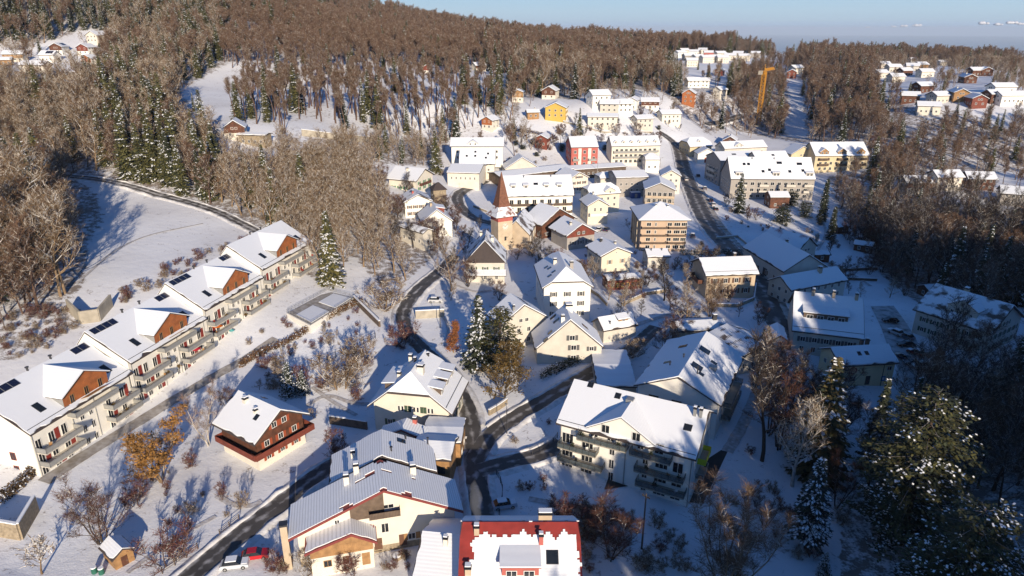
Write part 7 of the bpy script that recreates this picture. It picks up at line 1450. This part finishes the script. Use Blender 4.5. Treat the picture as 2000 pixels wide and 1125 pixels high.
# ================================================================ POLES, LAMPS, SMALL THINGS
def pole(base, top, label, lamp=False, r=.11, m=None):
    q, hh = px_h(base, top); e = empty('street_lamp' if lamp else 'utility_pole', tuple(q), rnd.uniform(0, 6), label, 'street lamp' if lamp else 'pole'); MB().tube((0, 0, -.4), (0, 0, hh), r, r * .7, n=8).build('pole', m or M_dark, e)
    if lamp: MB().tube((0, 0, hh - .1), (1.1, 0, hh + .15), .05, n=5).build('arm', M_metal, e); MB().box(.8, 1.5, -.14, .14, hh + .08, hh + .22).build('lamp_head', M_metal, e)
    else: MB().box(-.7, .7, -.06, .06, hh - .6, hh - .45).tube((-.5, 0, hh - .45), (-.5, 0, hh - .2), .05).tube((.5, 0, hh - .45), (.5, 0, hh - .2), .05).build('crossarm', m or M_dark, e)
pole((1252,1086), 964, 'tall dark pole standing in the scrub below the white apartment house', r=.16, m=M_brownw)
pole((990,850), 796, 'slim lamp post on the snowy bank at the lane junction', True); pole((860,640), 600, 'lamp post beside the gardens under the silver car', True)
pole((1750,553), 490, 'dark pole leaning out of the shaded wood edge', r=.14); pole((455,640), 590, 'thin post in the terrace garden', True)
pole((1166,352), 318, 'pale mast in the station yard near the small cream house', True, m=M_metal); pole((1148,340), 318, 'pale mast in the station yard behind the striped house', True, m=M_metal); pole((1246,326), 302, 'pale mast at the end of the station yard', True, m=M_metal); pole((1289,328), 308, 'mast beside the pink gabled house', True, m=M_metal); pole((1247,300),288,'mast below the long cream apartments',True,m=M_metal)
pole((12,650), 598, 'wooden post on the rough bank behind the terrace', r=.12, m=M_brownw); pole((1062,495), 455, 'slender mast beside the red gabled chalet garden', True)
# barrels, picnic table, stone bin
for p, lab in (((186,1122),'green barrel with snow lid nearer the lower edge'), ((201,1127),'green barrel with snow lid closest to the shed wall')):
    q = G(*p); e = empty('barrel', tuple(q), 0, lab, 'barrel'); MB().tube((0,0,0),(0,0,.95),.42,.40,n=16).build('body', mat('green_plastic',(.02,.12,.08),.5), e); MB().tube((0,0,.955),(0,0,1.1),.41,.36,n=16).build('snow_cap', M_snowgen, e)
q = G(732, 1086); e = empty('picnic_table', tuple(q), R(4), 'snow covered picnic table with benches in the farmhouse garden', 'table'); MB().box(-1.3,1.3,-.4,.4,.7,.76).build('tabletop', M_brownw, e); MB().box(-1.28,1.28,-.38,.38,.763,.88).build('snow_cover', M_snowgen, e)
for y in (-.85,.85): MB().box(-1.3,1.3,y-.15,y+.15,.4,.45).build('bench', M_brownw, e)
for x in (-1,1): MB().box(x-.05,x+.05,-.8,.8,.3,.4).box(x-.05,x+.05,-.3,.3,0,.7).build('leg', M_brownw, e)
q = G(776,1096); e = empty('planter', tuple(q), 0, 'round snow filled stone planter beside the picnic table', 'planter'); MB().tube((0,0,0),(0,0,.6),.7,.8,n=14).build('pot', M_stone, e); MB().tube((0,0,.61),(0,0,.8),.74,.5,n=14).build('snow_cap', M_snowgen, e)
q = G(1240,388); e = empty('container', (q[0],q[1],q[2]), R(10), 'blue site container behind the cream balcony house', 'container'); MB().box(-2.2,2.2,-1.2,1.2,0,2.6).build('body', mat('container_blue',(.02,.07,.25),.5), e); MB().box(-2.1,2.1,-1.1,1.1,2.603,2.8).build('snow_cover', M_snowgen, e); MB().box(-.6,.6,-1.26,-1.2,.2,2.1).build('door', M_metal, e)
# orange parasol and red cushions on the third block's balcony
def parasol(i, u, z, m, label, s_=1.0):
    h = HS['T%d' % i]; x, y, zz = h.world(u, -h.yw - .9, z); e = empty('parasol', (x, y, zz), 0, label, 'parasol'); MB().tube((0,0,0),(0,0,2.0),.03).build('pole', M_metal, e); b = MB()
    for k in range(8): t0, t1 = k*math.pi/4, (k+1)*math.pi/4; b.poly([(1.2*s_*math.cos(t0),1.2*s_*math.sin(t0),1.6),(1.2*s_*math.cos(t1),1.2*s_*math.sin(t1),1.6),(0,0,2.05)])
    b.build('canopy', m, e)
parasol(2, -8.6, 2.9, mat('orange_cloth',(.6,.14,.01),.8), 'orange parasol on the lowest balcony of the third terraced block'); parasol(1, 6.5, 2.9, mat('crimson_cloth',(.5,.01,.04),.8), 'crimson parasol on a balcony of the second terraced block'); parasol(2, -4.0, -.3, mat('teal_cloth',(.1,.4,.42),.8), 'folded teal parasol in the garden under the third terraced block', .6)
# plants and chairs out on the balconies
def potted(h, u, z, d, label, grp, big):
    x, y, zz = h.world(u, -h.yw - d, z); e = empty('potted_plant', (x, y, zz), rnd.uniform(0, 6), label, 'plant', grp); MB().tube((0, 0, 0), (0, 0, .4), .16, .22, n=9).build('pot', M_redpan if rnd.random() < .5 else M_dark, e)
    lf = Leafs(); r = random.Random(int(u * 100 + z * 7)); mb = MB()
    for k in range(70):
        c = np.array([r.gauss(0, .2), r.gauss(0, .2), .45 + abs(r.gauss(0, .32 * big))]); lf.quad(c, np.array([r.uniform(-.12, .12), r.uniform(-.12, .12), .09]), np.array([.07, r.uniform(-.08, .08), .03]), 0)
    lf.into(mb); mb.build('foliage', N_dark if big > 1 else T_olive, e)
def chair(h, u, z, d, m, label, grp):
    x, y, zz = h.world(u, -h.yw - d, z); e = empty('balcony_chair', (x, y, zz), rnd.uniform(0, 6), label, 'chair', grp); MB().box(-.25, .25, -.25, .25, .40, .46).build('seat', m, e); MB().box(-.25, .25, .21, .26, .46, .95).build('backrest', m, e)
    for a in (-.22, .22):
        for b_ in (-.22, .22): MB().box(a - .02, a + .02, b_ - .02, b_ + .02, 0, .4).build('leg', M_dark, e)
for k, (u, z) in enumerate(((-7.4, 8.2), (-5.0, 8.2), (-.6, 8.2), (2.6, 8.0), (5.2, 8.0), (7.6, 8.0), (-9, 5.5), (-6.2, 5.5), (4.6, 5.0), (8.4, 5.0), (10.2, 5.0), (-8.4, 2.7), (6.2, 2.2), (9.8, 2.2))):
    if k % 2: chair(HWH, u, z, 1.1, (M_tan, M_frame, M_dark)[k % 3], 'chair on a balcony of the big white apartment house', 'chairs on the white house balconies')
    else: potted(HWH, u, z, 1.3, 'potted plant on a balcony of the big white apartment house', 'plants on the white house balconies', 1.4)
for i in range(4):
    h = HS['T%d' % i]
    for k in range(9):
        u = rnd.uniform(-h.L/2 + 1.5, h.L/2 - 1.5); z = (2.85, 5.6)[k % 2]
        if abs(u - (-h.L/2 + 13)) < 5 and k % 3: continue
        if k % 3: chair(h, u, z, 1.2, (M_frame, M_redpan, M_tan)[k % 3], 'chair on a balcony of the stepped terraced blocks', 'chairs on the terrace balconies')
        else: potted(h, u, z, 1.5, 'potted plant on a balcony of the stepped terraced blocks', 'plants on the terrace balconies', .8)
# thin chimney smoke
sm = bpy.data.materials.new('chimney_smoke'); sm.use_nodes = True; n_ = sm.node_tree.nodes; n_.remove(n_['Principled BSDF']); v_ = n_.new('ShaderNodeVolumePrincipled'); v_.inputs['Color'].default_value = (.9, .9, .92, 1); v_.inputs['Density'].default_value = .16; sm.node_tree.links.new(v_.outputs[0], n_['Material Output'].inputs['Volume'])
def smoke(p, label):
    mb = MB(); pts_ = [(0, 0, 0, .25), (.2, .1, 1.2, .5), (-.2, .3, 2.6, .75), (.1, .5, 4.0, .9), (-.3, .8, 5.4, .6), (-.2, 1.0, 6.4, .12)]; nn = 12
    for x, y, z, r_ in pts_:
        for k in range(nn): t = 2 * math.pi * k / nn; mb.v.append((x + r_ * math.cos(t) * (1 + .2 * math.sin(3 * t + z)), y + r_ * math.sin(t), z))
    for a in range(len(pts_) - 1):
        for k in range(nn): mb.f.append((a * nn + k, a * nn + (k + 1) % nn, (a + 1) * nn + (k + 1) % nn, (a + 1) * nn + k)); mb.m.append(0)
    mb.f.append(tuple(range(nn))[::-1]); mb.f.append(tuple((len(pts_) - 1) * nn + k for k in range(nn))); mb.m += [0, 0]
    tag(mb.build('smoke', sm, smooth=True, loc=p), label, 'smoke', kind='stuff')
hr = HS['red']; smoke(hr.world(-hr.L * .36, -1.2, hr.zf(-1.2) + 1.9), 'thin smoke rising from the chimney of the red roofed house')
# ================================================================ CLOUDS AND SMOKE
m_cl = mat('cloud_white', (.62,.62,.66), 1, .03, .001)
for cxp, cyp, wd_ in ((1922,47,26),(1950,49,22),(1975,46,26),(1996,48,20),(1768,52,18),(1790,51,22),(1745,53,14),(1694,54,12)):
    D = 42000; d = ray(cxp, cyp); d = d / d[1] * D; b = MB(); r = random.Random(cxp); sc_ = wd_ / F * D / 2.6
    import bmesh
    bm = bmesh.new()
    for k in range(9):
        s_ = sc_ * r.uniform(.22, .5); M = Matrix.Translation((r.uniform(-.8, .8) * sc_, r.uniform(-.3, .3) * sc_, s_ * .35)) @ Matrix.Diagonal((s_, s_, s_ * .62, 1)); bmesh.ops.create_icosphere(bm, subdivisions=3, radius=1, matrix=M)
    me = bpy.data.meshes.new('cloud'); bm.to_mesh(me); bm.free(); me.materials.append(m_cl); me.polygons.foreach_set('use_smooth', [True] * len(me.polygons)); tag(obj('cloud', me, None, (d[0], d[1], d[2] + H)), 'low white cumulus on the horizon', 'cloud', 'clouds along the horizon', 'structure')
# ================================================================ HAZE OVER THE PLATEAU AND THE LOWLAND
hm = bpy.data.materials.new('winter_haze'); hm.use_nodes = True; hn = hm.node_tree.nodes; hn.remove(hn['Principled BSDF'])
pv = hn.new('ShaderNodeVolumePrincipled'); pv.inputs['Color'].default_value = (.72, .84, 1.0, 1); pv.inputs['Density'].default_value = 3.5e-5; pv.inputs['Anisotropy'].default_value = .0
hm.node_tree.links.new(pv.outputs[0], hn['Material Output'].inputs['Volume'])
tag(MB().box(-45000, 45000, -6000, 76000, -502, 185).build('haze', hm), 'pale winter haze over the plateau and lowland', 'haze', kind='stuff')
